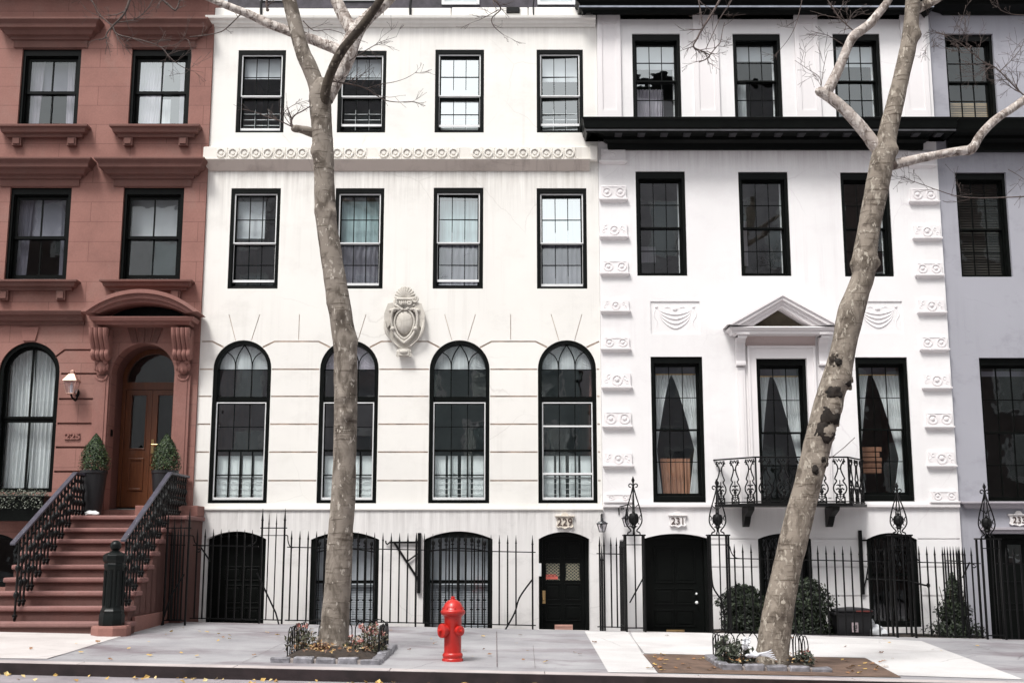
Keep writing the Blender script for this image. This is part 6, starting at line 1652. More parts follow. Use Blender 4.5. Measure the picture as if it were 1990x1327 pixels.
def twig(mb, p, d, L, r, depth, spread=.7):
    d = d.normalized(); n = max(3, int(L / .07)); pts = [p]; rr = [r]
    for i in range(n):
        d = (d + Vector((random.gauss(0, .16), random.gauss(0, .16), random.gauss(.02, .16)))).normalized()
        p = p + d * (L / n); pts.append(p.copy()); rr.append(max(.0022, r * (1 - .75 * (i + 1) / n)))
    mb.tube(pts, rr, 5)
    if random.random() < .5: mb.sphere(pts[-1], rr[-1] * 2.0, (1, 1, 1.3), 5, 4)
    if depth > 0:
        for k in range(random.randint(2, 4)):
            i = random.randint(1, n - 1); ax = Vector((random.gauss(0, 1), random.gauss(0, .7), random.gauss(0, 1)))
            nd = (d + ax.normalized() * spread * random.uniform(.7, 1.4)); twig(mb, pts[i], nd, L * random.uniform(.3, .6), rr[i] * .7, depth - 1, spread)
def px_twig(mb, pl, Y0, r0, r1, side=6, L=.35, depth=1, dY=0.0):
    pts = [P(a, b, Y0 + dY * i / len(pl)) for i, (a, b) in enumerate(pl)]
    sp = [Vector(q) for q in spline([tuple(p) for p in pts], 4)]; m = len(sp)
    rr = [r0 + (r1 - r0) * i / (m - 1) for i in range(m)]
    mb.tube(sp, rr, 6)
    for i in range(0, m, 4): mb.sphere(sp[i], rr[i] * 1.35, (1, 1, 1), 6, 4)
    for k in range(side):
        i = random.randint(1, m - 1); t = (sp[min(i + 1, m - 1)] - sp[i - 1]).normalized()
        ax = Vector((random.gauss(0, 1), random.gauss(0, .5), random.gauss(0, 1))).normalized()
        twig(mb, sp[i], t + ax * 1.0, L * random.uniform(.5, 1.2), rr[i] * .6, depth)
random.seed(21)
# ---- left plane tree
TY = 16.4
tl = thing('plane_tree', (P(650, 1250, TY).x, TY, gz(-2.4, TY)), 'upright plane tree with forked crown rising in front of the cream house', 'tree', 'bare plane trees at the kerb')
path = limb_path([(647, 1275, 37), (648, 1255, 33), (650, 1235, 29), (653, 1190, 27), (657, 1130, 25.5), (661, 1050, 24.5), (667, 960, 23.5), (670, 880, 22.5), (671.5, 800, 22.5), (672, 740, 22.5), (671, 690, 22.5), (665, 630, 22.5), (656, 575, 22.5), (648, 525, 21.5), (639, 465, 20), (633.5, 420, 20), (631, 370, 20), (629, 310, 20), (626, 250, 20), (623, 205, 21), (623, 185, 21.5), (623, 168, 19), (623, 155, 13)], TY)
mb = MB(); limb(mb, path, 26, .055, [kn(650, 412, TY - .12, .10, .07), kn(615, 408, TY - .1, .09, .03), kn(672, 806, TY - .16, .10, .07), kn(665, 770, TY - .16, .10, .05), kn(606, 292, TY - .08, .10, .05), kn(640, 588, TY - .12, .10, .04), kn(690, 660, TY - .05, .14, .04), kn(660, 610, TY - .15, .1, .04)])
mb.build('trunk', M['bark_a'], tl, smooth=True, angle=180)
for nm, m_, ct in (('branch', 'bark_a', [(619, 205, 15), (614, 165, 15), (602, 132, 15), (589, 104, 14.5), (579, 70, 14), (572, 40, 14), (563, 5, 13.5), (551, -45, 12.5), (540, -110, 11)]),
                   ('branch', 'bark_dark', [(627, 225, 6, .0), (630, 198, 9.5, -.09), (636, 163, 9.5, -.2), (648, 130, 9, -.3), (664, 100, 9, -.38), (683, 76, 8.5, -.45), (702, 53, 8.5, -.5), (722, 26, 8, -.55), (742, -5, 7.5, -.6), (765, -45, 6, -.7)]),
                   ('branch', 'bark_pale', [(634, 195, 14, .08), (646, 165, 17, .14), (660, 135, 19, .22), (674, 105, 19, .3), (684, 78, 17, .36), (697, 55, 15, .4), (715, 35, 13, .45), (738, 15, 12, .5), (760, -6, 11, .55), (800, -50, 9, .6)]),
                   ('branch', 'bark_pale', [(684, 85, 12, .35), (684, 62, 13, .4), (672, 40, 12.5, .46), (660, 15, 12, .5), (645, -20, 11, .55), (625, -70, 9, .6)]),
                   ('branch', 'bark_pale', [(672, 112, 11, .3), (655, 97, 11, .35), (632, 87, 10.5, .4), (606, 77, 10, .44), (580, 68, 9.5, .48), (550, 57, 9, .5), (519, 45, 8.5, .5), (490, 31, 8, .5), (455, 17, 7.5, .45), (418, 2, 6.5, .4), (380, -14, 5.5, .35)]),
                   ('branch', 'bark_a', [(612, 262, 8, .05), (600, 256, 9, 0), (585, 252, 7.5, -.05), (573, 250, 7.5, -.08), (568, 247, 5, -.1)])):
    mb = MB(); limb(mb, limb_path(ct, TY, 6), 16, .06); mb.build(nm, M[m_], tl, smooth=True, angle=180)
tw = MB()
px_twig(tw, [(571, 249), (566, 238), (572, 225), (590, 215), (602, 207)], TY - .1, .016, .006, 5, .25)
px_twig(tw, [(570, 248), (545, 236), (520, 228), (495, 218), (472, 213)], TY - .1, .010, .004, 8, .3)
px_twig(tw, [(568, 247), (552, 222), (570, 205), (600, 195)], TY - .1, .006, .003, 4, .2)
px_twig(tw, [(648, 158), (667, 162), (690, 166), (713, 173), (732, 186), (752, 196), (775, 199), (800, 198), (826, 206)], TY - .1, .013, .004, 9, .4)
px_twig(tw, [(713, 172), (740, 164), (765, 160), (790, 152), (810, 140)], TY - .1, .007, .003, 6, .3)
px_twig(tw, [(680, 118), (700, 105), (722, 92), (740, 82), (770, 72)], TY, .010, .003, 8, .35)
px_twig(tw, [(590, 42), (610, 60), (640, 58), (668, 66)], TY, .008, .004, 5, .3)
px_twig(tw, [(253, -4), (246, 18), (236, 34), (219, 51), (209, 63), (204, 74), (193, 78)], TY + .2, .022, .008, 7, .3)
px_twig(tw, [(219, 51), (226, 66), (249, 73), (280, 80), (312, 92), (330, 112), (350, 128), (369, 137)], TY + .2, .013, .004, 16, .38, 1)
px_twig(tw, [(312, 92), (340, 88), (362, 76), (372, 100), (369, 136)], TY + .2, .006, .003, 7, .3)
px_twig(tw, [(219, 51), (205, 40), (190, 25), (180, 5), (168, -8)], TY + .2, .010, .005, 8, .35)
px_twig(tw, [(370, 72), (400, 69), (430, 62), (446, 50), (466, 30)], TY + .35, .007, .010, 4, .25)
px_twig(tw, [(230, 44), (262, 38), (285, 20), (300, -6)], TY + .2, .009, .008, 10, .35)
px_twig(tw, [(309, -6), (325, 8), (341, 20), (349, 2), (352, -8)], TY + .3, .016, .012, 5, .3)
px_twig(tw, [(946, -10), (968, 8), (972, 20), (956, 36), (960, 52), (978, 68)], TY - .3, .014, .004, 9, .3)
px_twig(tw, [(968, 20), (950, 30), (930, 40)], TY - .3, .008, .003, 4, .25)
px_twig(tw, [(520, 20), (518, 5), (522, -10)], TY + .4, .020, .016, 2, .2)
o = tw.build('twig', M['twig'], tl, smooth=True, angle=180); o['kind'] = 'stuff'
# ---- right plane tree
RY = 15.55
tr = thing('plane_tree', (P(1500, 1275, RY).x, RY, gz(3.5, RY)), 'leaning plane tree with hollow scars and mottled bark before the white house', 'tree', 'bare plane trees at the kerb')
path = limb_path([(1497, 1300, 36), (1500, 1280, 34), (1503, 1255, 31), (1508, 1215, 30), (1517, 1160, 28.5), (1530, 1100, 27.5), (1542, 1050, 27.5), (1554, 1000, 27), (1566, 955, 25.5), (1580, 900, 26), (1592, 850, 26), (1604, 800, 26.5), (1619, 750, 26), (1634, 702, 24.5), (1642, 662, 24), (1654, 605, 25), (1666, 570, 23), (1677, 538, 22), (1679, 515, 24), (1683, 480, 22), (1688, 448, 21.5), (1699, 390, 22), (1709, 340, 22), (1717, 302, 23), (1723, 270, 19), (1731, 235, 17.5), (1740, 200, 16.5), (1752, 148, 15.5), (1763, 100, 15.5), (1769, 60, 14.5), (1772, 30, 14), (1774, 0, 13.5), (1779, -50, 12), (1786, -110, 10)], RY, 7)
mb = MB(); limb(mb, path, 28, .05, [kn(1706, 512, RY - .02, .09, .06), kn(1655, 513, RY - .05, .09, .04), kn(1788, 68, RY - .02, .11, .06), kn(1740, 290, RY - .1, .10, .05), kn(1705, 330, RY - .1, .12, .03), kn(1640, 735, RY - .1, .14, .06), kn(1622, 790, RY - .14, .16, .07), kn(1608, 840, RY - .14, .14, .06), kn(1598, 895, RY - .16, .08, .05), kn(1515, 1190, RY - .2, .09, .05), kn(1585, 930, RY - .16, .07, .04)])
mb.build('trunk', M['bark_b'], tr, smooth=True, angle=180)
for m_, ct in (('bark_pale', [(1712, 300, 12), (1700, 283, 12.5), (1685, 262, 12), (1670, 244, 12), (1656, 228, 11.5), (1638, 210, 11), (1620, 195, 11), (1605, 184, 10.5), (1594, 179, 10), (1588, 182, 7)]),
               ('bark_pale', [(1596, 184, 8), (1608, 176, 10.5), (1618, 158, 10), (1628, 138, 9.5), (1639, 112, 9), (1649, 88, 8.8), (1660, 70, 9.5), (1676, 58, 9), (1692, 45, 8.5), (1707, 27, 8), (1722, 8, 7.5), (1733, -12, 7), (1755, -50, 6)]),
               ('bark_pale', [(1722, 322, 13), (1740, 319, 11), (1762, 314, 9.5), (1788, 308, 9), (1814, 303, 8.5), (1840, 298, 8.5), (1865, 294, 9), (1884, 292, 10), (1893, 284, 9), (1900, 271, 8.5), (1912, 255, 8), (1928, 239, 8), (1945, 225, 7.5), (1963, 214, 7.5), (1985, 198, 7.5), (2010, 180, 7), (2050, 150, 6)]),
               ('bark_c', [(1776, 22, 9, .05), (1790, 14, 9, .1), (1806, 6, 8.5, .15), (1826, -4, 8, .2), (1870, -30, 7, .3)])):
    mb = MB(); limb(mb, limb_path(ct, RY, 6), 16, .06); mb.build('branch', M[m_], tr, smooth=True, angle=180)
def hollow(px, py, rx, rz, dy, seed):
    """an old wound: dark rotted hollow with a lumpy callus lip"""
    c = P(px, py, RY - dy); random.seed(seed); s = 1 / 148
    def blob(c, sx, sy, sz, amp):
        mb = MB(); mb.sphere((0, 0, 0), 1, (1, 1, 1), 18, 12)
        out = []
        for v in mb.v:
            q = Vector(v); f = 1 + amp * noise.noise(q * 1.6 + Vector((seed * 3.1, 0, 0))) + amp * .6 * noise.noise(q * 4 + Vector((0, seed, 0)))
            out.append((c.x + q.x * sx * f, c.y + q.y * sy * f, c.z + q.z * sz * f))
        mb.v = out; return mb
    blob(c + Vector((.01, .0, 0)), rx * s * 1.05, .042, rz * s * 1.1, .5).build('hollow', M['rot'], tr, smooth=True, angle=180)
    m = MB()
    for k in range(7):
        a = 2 * PI * k / 7 + seed; b = blob(c + Vector((rx * s * 1.05 * math.cos(a), .045 + .03 * abs(math.cos(a)), rz * s * 1.1 * math.sin(a))), .045 + .02 * random.random(), .045, .05 + .03 * random.random(), .5)
        n = len(m.v); m.v += b.v; m.f += [tuple(i + n for i in f) for f in b.f]; m.mi += b.mi
    m.build('callus', M['bark_b' if rx > 8 else 'bark_dark'], tr, smooth=True, angle=180)
hollow(1640, 737, 12, 14, .13, 1); hollow(1620, 764, 15, 12, .17, 2); hollow(1612, 806, 17, 19, .175, 3); hollow(1602, 838, 16, 17, .175, 4); hollow(1598, 893, 5, 6, .175, 5); hollow(1583, 912, 6, 8, .18, 6); hollow(1627, 704, 6, 8, .16, 8)
random.seed(33)
tw = MB()
px_twig(tw, [(1995, 190), (1975, 172), (1943, 139), (1928, 128), (1913, 122), (1890, 104), (1868, 86), (1850, 75), (1836, 67), (1808, 62)], RY + .1, .012, .004, 26, .5, 2)
px_twig(tw, [(1943, 139), (1965, 118), (1985, 92), (1995, 60)], RY + .1, .006, .003, 12, .45, 1)
px_twig(tw, [(1995, 382), (1950, 384), (1900, 385), (1859, 381), (1823, 370), (1790, 358), (1767, 350), (1751, 343)], RY, .009, .003, 16, .32, 1)
px_twig(tw, [(1402, -6), (1388, 20), (1364, 58), (1355, 75), (1347.5, 91), (1364, 100), (1379, 108), (1371, 116), (1359, 121)], RY - .4, .016, .007, 12, .28, 1)
px_twig(tw, [(1379, 108), (1392, 92), (1400, 82), (1404, 60), (1408, 45)], RY - .4, .008, .004, 6, .25)
px_twig(tw, [(1356, -6), (1362, 25), (1365, 50)], RY - .4, .010, .006, 4, .3)
px_twig(tw, [(1372, 95), (1386, 65), (1400, 35), (1416, 12), (1424, -6)], RY - .4, .005, .005, 6, .25)
px_twig(tw, [(1658, 60), (1632, 36), (1618, 15), (1604, -6)], RY, .010, .007, 8, .35)
px_twig(tw, [(1640, 88), (1610, 70), (1585, 64)], RY, .006, .003, 6, .3)
px_twig(tw, [(1596, 172), (1592, 150), (1570, 135), (1545, 118)], RY, .006, .003, 6, .35)
px_twig(tw, [(1595, 175), (1600, 135), (1608, 100)], RY, .005, .003, 4, .3)
px_twig(tw, [(1560, -6), (1552, 30), (1544, 55), (1530, 80), (1506, 108)], RY, .006, .003, 4, .25)
px_twig(tw, [(1640, 66), (1648, 40), (1662, 22)], RY, .004, .003, 6, .25)
px_twig(tw, [(1995, 30), (1965, 28), (1945, 20), (1938, 10)], RY, .005, .003, 6, .25)
px_twig(tw, [(1960, 330), (1985, 345), (2000, 360)], RY, .005, .003, 5, .3)
o = tw.build('twig', M['twig'], tr, smooth=True, angle=180); o['kind'] = 'stuff'
# thin trailing wire by the balcony
mb = MB(); mb.tube([(P(*q, 19.5).x, 19.5 + .3 * i, P(*q, 19.5 + .3 * i).z) for i, q in enumerate([(1661, 850), (1652, 868), (1640, 885), (1622, 902), (1598, 922)])], .006, 5)
tag(mb.build('wire', M['twig']), 'thin dark wire drooping beside the right end of the balcony', 'wire')

# ================================================================== tree pits
M['cobble'] = mat('granite_sett', (.21, .205, .225), .38, .5, 10, bmp=.7, bscale=35)
M['mortar'] = mat('sett_mortar', (.34, .30, .28), .9, .2, 20)
M['dry_leaf'] = leaf_mat('dry_leaf', (.10, .045, .025), (.26, .125, .05), (.52, .36, .16))
M['yellow_leaf'] = leaf_mat('yellow_leaf', (.30, .16, .05), (.55, .36, .10), (.66, .55, .30))
M['wilt_leaf'] = leaf_mat('wilted_leaf', (.020, .024, .012), (.075, .075, .035), (.36, .30, .24))
M['red_flower'] = leaf_mat('faded_flower', (.20, .045, .040), (.40, .16, .14), (.45, .30, .26))
def pit(x0, x1, y0, y1, label, sides, mound, seedv):
    random.seed(seedv); cx, cy = (x0 + x1) / 2, (y0 + y1) / 2
    t = thing('pit_edging', (cx, y0, gz(cx, y0)), label, 'stone edging', 'granite edgings of the tree pits')
    def stone(xa, xb, ya, yb):
        z = gz((xa + xb) / 2, ya); h = .068 + random.uniform(-.01, .012)
        m = MB(); m.box(xa, xb, ya, yb, z - .15, z + h)
        m.v = [(a + random.uniform(-.012, .012), b + random.uniform(-.010, .010), c + random.uniform(-.010, .010)) for a, b, c in m.v]
        m.build('granite_sett', M['cobble'], t, bev=.018)
    n = max(3, int((x1 - x0) / .27)); w = (x1 - x0) / n
    for i in range(n): stone(x0 + w * i + .018, x0 + w * (i + 1) - .018, y0, y0 + .15)
    nn = int((y1 - y0 - .18) / .25); wy = (y1 - y0 - .17) / nn
    for sx in sides:
        for j in range(nn):
            a = y0 + .17 + wy * j
            xa, xb = (x0 - .0, x0 + .14) if sx < 0 else (x1 - .14, x1)
            stone(xa, xb, a + .016, a + wy - .016)
    m = MB(); m.box(x0 + .03, x1 - .03, y0 + .03, y0 + .13, gz(cx, y0) - .1, gz(cx, y0) + .045); m.v = [(a, b, c - .0205 * (a - cx)) for a, b, c in m.v]
    m.build('mortar_bed', M['mortar'], t)
    m = MB(); nx_, ny_ = 26, 26
    for j in range(ny_ + 1):
        for i in range(nx_ + 1):
            u, v = i / nx_, j / ny_; x = x0 + .1 + (x1 - x0 - .2) * u; y = y0 + .1 + (y1 - y0 - .1) * v
            e = min(1, 6 * min(u, 1 - u, v, 1 - v)); z = gz(x, y) + .015 + e * (mound + .03 * noise.noise(Vector((x * 4, y * 4, 0))) + .02 * noise.noise(Vector((x * 13, y * 13, 3))))
            m.v.append((x, y, z))
    for j in range(ny_):
        for i in range(nx_):
            k = j * (nx_ + 1) + i; m.f.append((k, k + 1, k + nx_ + 2, k + nx_ + 1)); m.mi.append(0)
    s = struct(m.build('soil', M['soil'], smooth=True, angle=180))
    m = MB()
    for i in range(170):
        x, y = random.uniform(x0 + .15, x1 - .15), random.uniform(y0 + .15, y1 - .1)
        m.leaf(Vector((x, y, gz(x, y) + mound + .035 + random.uniform(0, .03))), Vector((random.gauss(0, .4), random.gauss(-.2, .4), 1)), random.uniform(.02, .07), random.uniform(0, 6), .6, .5)
    o = m.build('leaf_litter', M['dry_leaf']); o['kind'] = 'stuff'; tag(o, 'dry brown leaf litter on the soil inside ' + ('the left tree pit' if seedv == 1 else 'the right tree pit'), 'leaf litter')
def hoops(pts, label, seedv, w=.29, h=.40, sp=.155):
    t = thing('hoop_fence', (pts[0][0], pts[0][1], gz(*pts[0])), label, 'hoop edging', 'low wire hoop edgings of the tree pits')
    for (xa, ya), (xb, yb) in zip(pts[:-1], pts[1:]):
        L = math.hypot(xb - xa, yb - ya); n = max(1, round((L - w) / sp) + 1); dx, dy = (xb - xa) / L, (yb - ya) / L
        for i in range(n):
            c0 = (L - w) * i / max(1, n - 1) if n > 1 else 0; m = MB()
            pp = [(0, 0)] + [(w / 2 - w / 2 * math.cos(a), h - .14 + .14 * math.sin(a)) for a in [PI * k / 12 for k in range(13)]] + [(w, 0)]
            lean = random.uniform(-.03, .03)
            m.tube([(xa + dx * (c0 + u) - dy * lean * v, ya + dy * (c0 + u) + dx * lean * v, gz(xa, ya) + v - .03 + .0) for u, v in pp], .0075, 6)
            m.build('hoop', M['iron'], t, smooth=True)
def clump(px, py, Yd, r, h, n, label, m1='wilt_leaf', flowers=0, seedv=1, name='flowering_plant', size=.06):
    random.seed(seedv); a = P(px, py, Yd); z0 = gz(a.x, Yd) + .05
    t = thing(name, (a.x, Yd, z0), label, 'plant'); m = MB(); st = MB()
    for i in range(9):
        an = random.uniform(0, 6.28); e = Vector((a.x + r * .7 * math.cos(an), Yd + r * .7 * math.sin(an), z0 + h * random.uniform(.6, 1)))
        st.tube([(a.x + .2 * r * math.cos(an), Yd, z0 - .03), tuple((e + Vector((a.x, Yd, z0))) / 2 + Vector((0, 0, .04))), tuple(e)], [.007, .005, .003], 5)
    st.build('stem', M['twig'], t)
    for i in range(n):
        an = random.uniform(0, 6.28); q = r * math.sqrt(random.random()); s = random.random()
        m.leaf(Vector((a.x + q * math.cos(an), Yd + q * math.sin(an), z0 + h * s * (1 - .45 * (q / r) ** 2))), Vector((random.gauss(0, .7), random.gauss(-.4, .7), random.uniform(.0, 1))), random.uniform(.5, 1.2) * size, random.uniform(0, 6), .5, .4)
    m.build('foliage', M[m1], t)
    if flowers:
        for i in range(flowers):
            m = MB()
            an = random.uniform(0, 6.28); q = r * random.random(); c = Vector((a.x + q * math.cos(an), Yd + q * math.sin(an) - .03, z0 + h * random.uniform(.6, 1.0)))
            for k in range(7): m.leaf(c + Vector((random.gauss(0, .018), random.gauss(0, .018), random.gauss(0, .018))), Vector((random.gauss(0, 1), -1, random.gauss(.3, 1))), .045, random.uniform(0, 6), .8)
            m.build('flower', M['red_flower'], t)
a, b = G(522, 1287), G(741, 1291); yb_ = G(766, 1256).y
PX0, PX1, PY0, PY1 = a.x, b.x, min(a.y, b.y) + .02, 16.95
pit(PX0, PX1, PY0, PY1, 'granite sett edging round the left tree pit near the hydrant', (1,), .07, 1)
hoops([(PX0 + .12, PY0 + .55), (PX0 + .12, PY1 - .05), (PX1 - .12, PY1 - .05), (PX1 - .12, PY0 + .75)], 'low wire hoops round the soil of the left tree pit', 1)
clump(586, 1240, 16.1, .22, .30, 260, 'wilted plant with pale leaves left of the upright plane tree', flowers=3, seedv=4)
clump(622, 1250, 15.8, .14, .14, 110, 'low brown plant at the foot of the upright plane tree', 'dry_leaf', seedv=5, name='low_plant')
clump(724, 1240, 16.0, .20, .36, 300, 'leafy plant with faded red flowers right of the upright plane tree', flowers=9, seedv=6)
clump(690, 1250, 15.9, .16, .20, 140, 'reddish low plant beside the right side of the upright trunk', 'wilt_leaf', 4, 7, 'low_plant')
a, b = G(1400, 1301), G(1621, 1307)
QX0, QX1, QY0, QY1 = a.x, b.x, min(a.y, b.y) + .02, 16.4
pit(QX0, QX1, QY0, QY1, 'granite sett edging round the right tree pit in the bare soil strip', (-1,), .06, 2)
hoops([(QX0 + .12, QY0 + .45), (QX0 + .12, QY1 - .02), (QX1 - .20, QY1 - .02), (QX1 - .18, QY0 + .5)], 'low wire hoops round the soil of the right tree pit', 2)
clump(1412, 1245, 15.7, .16, .34, 240, 'dark leafy plant inside the hoops left of the leaning trunk', 'trail_leaf', seedv=8, name='leafy_plant', size=.075)
clump(1440, 1240, 15.5, .15, .32, 220, 'dark leafy plant with pale edges close to the leaning trunk', 'trail_leaf', seedv=9, name='leafy_plant', size=.075)
clump(1562, 1262, 15.5, .13, .20, 170, 'low dark plant right of the leaning trunk', 'trail_leaf', 2, 10, 'leafy_plant')
q = P(1466, 1272, 15.2); mb = MB()
mb.sphere((q.x, 15.2, q.z), .075, (1.3, .7, .35), 14, 9, .7)
for k in range(5): mb.tube([(q.x + .05, 15.2, q.z + .01), (q.x + .16, 15.15, q.z - .01 + .012 * k), (q.x + .26 - .015 * k, 15.12, q.z - .05 + .03 * k)], [.016, .012, .004], 5)
tag(mb.build('torn_rag', M['blind_white'], smooth=True), 'torn white rag lying on the soil left of the leaning trunk', 'litter')
p2_ = P(1449, 1250, 15.35); mb = MB().sphere(p2_, .05, (.9, .8, 1.5), 10, 8, .6)
for k in range(12): mb.leaf(p2_ + Vector((random.gauss(0, .04), -.04, random.gauss(0, .06))), Vector((random.gauss(0, 1), -1, random.gauss(0, 1))), .06, random.uniform(0, 6), .7)
tag(mb.build('paper_scrap', M['shade'], smooth=True), 'pale crumpled paper scrap caught among the leaves beside the leaning trunk', 'litter')

# ================================================================== fire hydrant
M['red'] = mat('hydrant_red', (.47, .015, .010), .36, .12, 7, bmp=.2, bscale=45, coat=.12)
_nt = M['red'].node_tree; _b = _nt.nodes['Principled BSDF']; _src = _b.inputs['Base Color'].links[0].from_socket
_ch = ramp(_nt, noise_tex(_nt, coords(_nt), 22, 5, .7), [(.66, (0, 0, 0)), (.70, (1, 1, 1))])
_gr = ramp(_nt, noise_tex(_nt, coords(_nt, (1, 1, .4), (3, 3, 3)), 6, 6, .65), [(.48, (0, 0, 0)), (.72, (.45, .45, .45))])
_c = mix(_nt, _gr, _src, (.22, .018, .014)); _nt.links.new(mix(_nt, _ch, _c, (.20, .07, .04)), _b.inputs['Base Color'])       # grime and chipped paint
M['red_worn'] = mat('hydrant_worn_edge', (.42, .14, .06), .5, .3, 20)
gp = G(879.5, 1283); HX, HY, HZ = gp.x, gp.y, gp.z
hy = thing('fire_hydrant', (HX, HY, HZ), 'glossy red fire hydrant standing on the sidewalk near the kerb', 'fire hydrant')
zz = lambda y: P(880, y, HY).z
MB().lathe([(.135, HZ - .02), (.135, HZ + .018), (.128, HZ + .03), (.122, HZ + .035), (.128, HZ + .05), (.130, HZ + .075), (.122, HZ + .09), (.112, HZ + .10), (.110, HZ + .115), (.110, zz(1199)), (.118, zz(1197)), (.118, zz(1195))], (HX, HY, 0), 32).build('barrel', M['red'], hy, smooth=True, angle=35)
bn_ = MB().lathe([(.120, zz(1196)), (.142, zz(1194)), (.155, zz(1191)), (.158, zz(1187.5)), (.150, zz(1185)), (.138, zz(1183.5)), (.130, zz(1182)), (.124, zz(1179)), (.112, zz(1174)), (.090, zz(1169.5)), (.060, zz(1166)), (.036, zz(1164.6)), (.034, zz(1164))], (HX, HY, 0), 32)
for k in range(8):
    a = 2 * PI * k / 8 + .25; bn_.lathe([(.014, zz(1184)), (.016, zz(1181)), (.010, zz(1178.5))], (HX + .126 * math.cos(a), HY + .126 * math.sin(a), 0), 6)
bn_.build('bonnet', M['red'], hy, smooth=True, angle=35)
MB().lathe([(.030, zz(1165)), (.028, zz(1159.5)), (.020, zz(1158))], (HX, HY, 0), 5).build('operating_nut', M['red'], hy)
def outlet(dirx, diry, r, ln, zc, name):
    d = Vector((dirx, diry, 0)).normalized(); m = MB()
    m.lathe([(r * .72, .05), (r * .72, .10), (r * .80, .105), (r * .80, ln - .05), (r, ln - .045), (r * 1.04, ln - .03), (r * 1.0, ln - .005), (r * .82, ln), (.022, ln + .002), (.022, ln + .035), (.016, ln + .04)], (0, 0, 0), 24)
    R = Vector((0, 0, 1)).rotation_difference(d).to_matrix().to_4x4()
    m.xform(Matrix.Translation((HX, HY, zc)) @ R); return m.build(name, M['red'], hy, smooth=True, angle=30)
outlet(-.80, -.62, .088, .185, zz(1224), 'pumper_cap'); outlet(.62, -.80, .062, .175, zz(1224), 'hose_cap')
m = MB(); lk = [(HX - .02 + .01 * math.sin(k), HY - .115 - .01 * math.sin(k * .7), zz(1224) - .04 - .07 * math.sin(k / 8 * PI)) for k in range(9)]

# ================================================================== fallen leaves
random.seed(77)
protos = []
def leaf_obj(kind, m):
    mb = MB(); lobes = [(0, -.5), (.16, -.28), (.46, -.22), (.30, 0), (.42, .24), (.16, .22), (0, .5), (-.16, .22), (-.42, .24), (-.30, 0), (-.46, -.22), (-.16, -.28)]
    mb.v.append((0, 0, .06)); mb.v += [(x, y, .10 * abs(x) + .10 * random.random() + (.18 if kind and y > .2 else 0)) for x, y in lobes]
    n = len(lobes)
    for i in range(n): mb.f.append((0, 1 + i, 1 + (i + 1) % n)); mb.mi.append(0)
    mb.v += [(0, -.5, .03), (.03, -.85, .08), (.0, -.83, .08)]; mb.f.append((n + 1, n + 2, n + 3)); mb.mi.append(0)
    return mb.build('fallen_leaf', m, origin=(0, 0, 0))
for kind, mm in ((0, 'yellow_leaf'), (1, 'yellow_leaf'), (0, 'dry_leaf'), (1, 'dry_leaf')): protos.append(leaf_obj(kind, M[mm]))
used = set()
spots = [(148, 1252), (190, 1249), (322, 1234), (333, 1229), (356, 1220), (388, 1228), (425, 1233), (434, 1240), (424, 1246), (446, 1243), (352, 1270), (383, 1276), (402, 1229), (446, 1236), (493, 1275), (519, 1230), (845, 1251), (838, 1243), (1011, 1235), (939, 1238), (917, 1277), (1017, 1284), (1060, 1288), (1127, 1272), (940, 1263), (1296, 1236), (1540, 1240), (1643, 1258), (1712, 1270), (1720, 1244), (1900, 1256), (1830, 1266), (795, 1264), (700, 1270), (1155, 1250), (250, 1262), (60, 1262), (290, 1275), (214, 1283), (605, 1223), (760, 1226)]
spots += [(random.uniform(1256, 1290), random.uniform(1273, 1300)) for _ in range(9)] + [(random.uniform(1285, 1395), random.uniform(1280, 1305)) for _ in range(16)] + [(random.uniform(1630, 1735), random.uniform(1283, 1310)) for _ in range(18)]
spots += [(random.uniform(0, 1990), random.uniform(1225, 1290)) for _ in range(24)]
for (px, py) in spots:
    k = random.choice((0, 0, 1, 2, 3)); p = G(px, py)
    if p.y > YF - .1 or (PX0 - .1 < p.x < PX1 + .1 and p.y < PY1 + .2) or (p.x < -5.3 and p.y > 17.6): continue
    if k in used: o = cp(protos[k])
    else: o = protos[k]; used.add(k)
    s = random.uniform(.045, .095); o.scale = (s, s, s); o.location = (p.x, p.y, gz(p.x, p.y) + .012); o.rotation_euler = (random.gauss(0, .15), random.gauss(0, .15), random.uniform(0, 6.28))
    o.location.z += .004
    tag(o, 'small dry yellow or brown leaf lying on the pavement or bare soil', 'leaf', 'fallen leaves scattered on the pavement')
for k, o in enumerate(protos):
    if k not in used: bpy.data.objects.remove(o)
mb = MB()
for i in range(690):
    x = random.gauss(3.3, .85) if i < 560 else random.uniform(-7, 8)
    y = YK - .03 - abs(random.gauss(0, .09)) if i < 560 or random.random() < .45 else YK - random.uniform(.05, .7)
    mb.leaf(Vector((x, y, zroad(x, y) + random.uniform(.008, .045 if i < 560 else .014))), Vector((random.gauss(0, .5), random.gauss(-.3, .5), 1)), random.uniform(.04, .095), random.uniform(0, 6), .75, .5)
o = mb.build('gutter_leaves', M['yellow_leaf']); o['kind'] = 'stuff'; tag(o, 'drift of yellow fallen leaves in the gutter below the kerb', 'leaves')

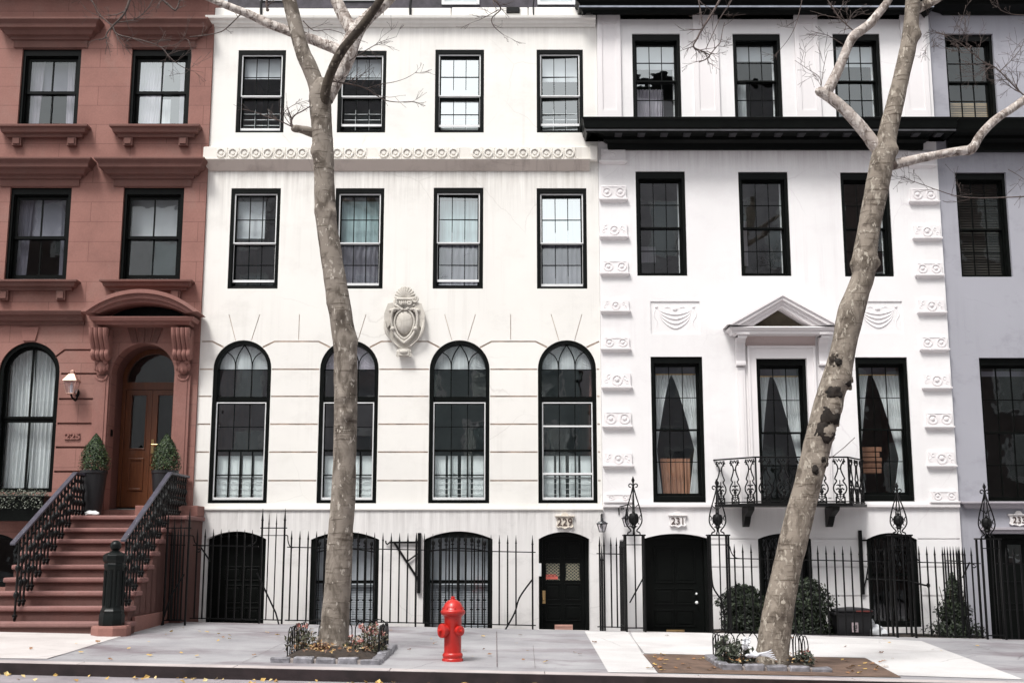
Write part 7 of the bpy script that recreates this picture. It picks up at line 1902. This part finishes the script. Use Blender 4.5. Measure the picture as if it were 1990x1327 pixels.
# ================================================================== the other side of the street (what the windows mirror)
M['opp_brick'] = mat('far_side_brick', (.14, .105, .098), .9, .3, 3)
M['opp_teal'] = mat('far_side_painted_stone', (.33, .38, .38), .8, .2, 2)
M['opp_white'] = mat('far_side_stucco', (.66, .66, .66), .8, .1, 1)
M['opp_grey'] = mat('far_side_stone', (.46, .44, .46), .8, .2, 2)
for (x0, x1, h, mm, lab) in ((-34, -17.4, 17, 'opp_brick', 'dark brick house across the street, first from the left end'), (-17.3, -11.6, 17, 'opp_white', 'white stucco house across the street facing the brownstone'), (-11.5, -4.6, 22, 'opp_grey', 'tall grey stone house across the street facing the cream house'),
                             (-4.5, 2.6, 11.5, 'opp_teal', 'low grey green painted house across the street behind the camera'), (2.7, 11.9, 21, 'opp_grey', 'tall grey stone house across the street facing the white house'), (12, 34, 17, 'opp_brick', 'dark brick house across the street, last at the right end')):
    t = thing('opposite_house', ((x0 + x1) / 2, -3, -.2), lab, 'house')
    MB().box(x0, x1, -13, -3, -1.0, h).build('wall', M[mm], t)
    MB().cornice([(.05, h - .6), (.3, h - .3), (.4, h)], x0 + .4, x1 - .4, -3).xform(Matrix.Translation((0, -6, 0)) @ Matrix.Diagonal((1, -1, 1, 1))).build('cornice', M['opp_white'] if mm == 'opp_brick' else M['black'], t)
    nx_ = max(2, int((x1 - x0) / 2.2)); wv = MB(); fm = MB()
    for i in range(nx_):
        xc = x0 + (x1 - x0) * (i + .5) / nx_; z = .9
        while z + 2 < h - .6:
            wv.quad((xc + .5, -2.985, z), (xc - .5, -2.985, z), (xc - .5, -2.985, z + 1.8), (xc + .5, -2.985, z + 1.8))
            fm.ring([(xc - .6, z - .1), (xc + .6, z - .1), (xc + .6, z + 1.9), (xc - .6, z + 1.9)], [(xc - .5, z), (xc + .5, z), (xc + .5, z + 1.8), (xc - .5, z + 1.8)], -3.0, -2.95); z += 3.1
    fm.build('window', M['opp_white'], t); wv.build('pane', M['glass_b'], t)
ground_quad('sidewalk', -60, 60, -12, 4.4, M['pave'], lambda x, y: zroad(x, 4.4) + .12, 2, 1)

# ================================================================== light and camera
w = bpy.data.worlds.new('World'); scene.world = w; w.use_nodes = True; nt = w.node_tree; nt.nodes.clear()
out = N(nt, 'ShaderNodeOutputWorld'); bg = N(nt, 'ShaderNodeBackground'); sky = N(nt, 'ShaderNodeTexSky')
sky.sky_type = 'NISHITA'; sky.sun_disc = False
sv = Vector((-.34, -.55, 1.0)).normalized()           # towards the sun
sky.sun_elevation = math.asin(sv.z); sky.sun_rotation = math.atan2(sv.x, sv.y)
sky.air_density = 1.0; sky.dust_density = 3.0; sky.ozone_density = 1.0
hs_ = N(nt, 'ShaderNodeHueSaturation'); hs_.inputs['Saturation'].default_value = .10
nt.links.new(sky.outputs[0], hs_.inputs['Color']); nt.links.new(hs_.outputs[0], bg.inputs[0]); nt.links.new(bg.outputs[0], out.inputs[0])
bg.inputs[1].default_value = .105
sd = bpy.data.lights.new('sun', 'SUN'); sd.energy = 1.5; sd.angle = math.radians(15); sd.color = (1, .97, .93)
so_ = bpy.data.objects.new('sun', sd); COL.objects.link(so_); so_.rotation_euler = (-sv).to_track_quat('-Z', 'Y').to_euler(); so_.location = (0, 0, 30)
cam = bpy.data.cameras.new('camera'); co_ = bpy.data.objects.new('camera', cam); COL.objects.link(co_)
co_.location = (0, 0, EYE); co_.rotation_euler = (PI / 2 + TILT, 0, 0)
cam.sensor_width = 36; cam.lens = F / 1990 * 36; cam.clip_end = 2000; cam.clip_start = .05
scene.camera = co_
vs = scene.view_settings; scene.display_settings.display_device = 'sRGB'
vs.view_transform = 'Standard'; vs.look = 'None'; vs.gamma = 1; vs.exposure = 1.16; vs.use_curve_mapping = False
scene.render.engine = 'CYCLES'; scene.cycles.max_bounces = 8; scene.cycles.transparent_max_bounces = 12
scene.cycles.use_denoising = True
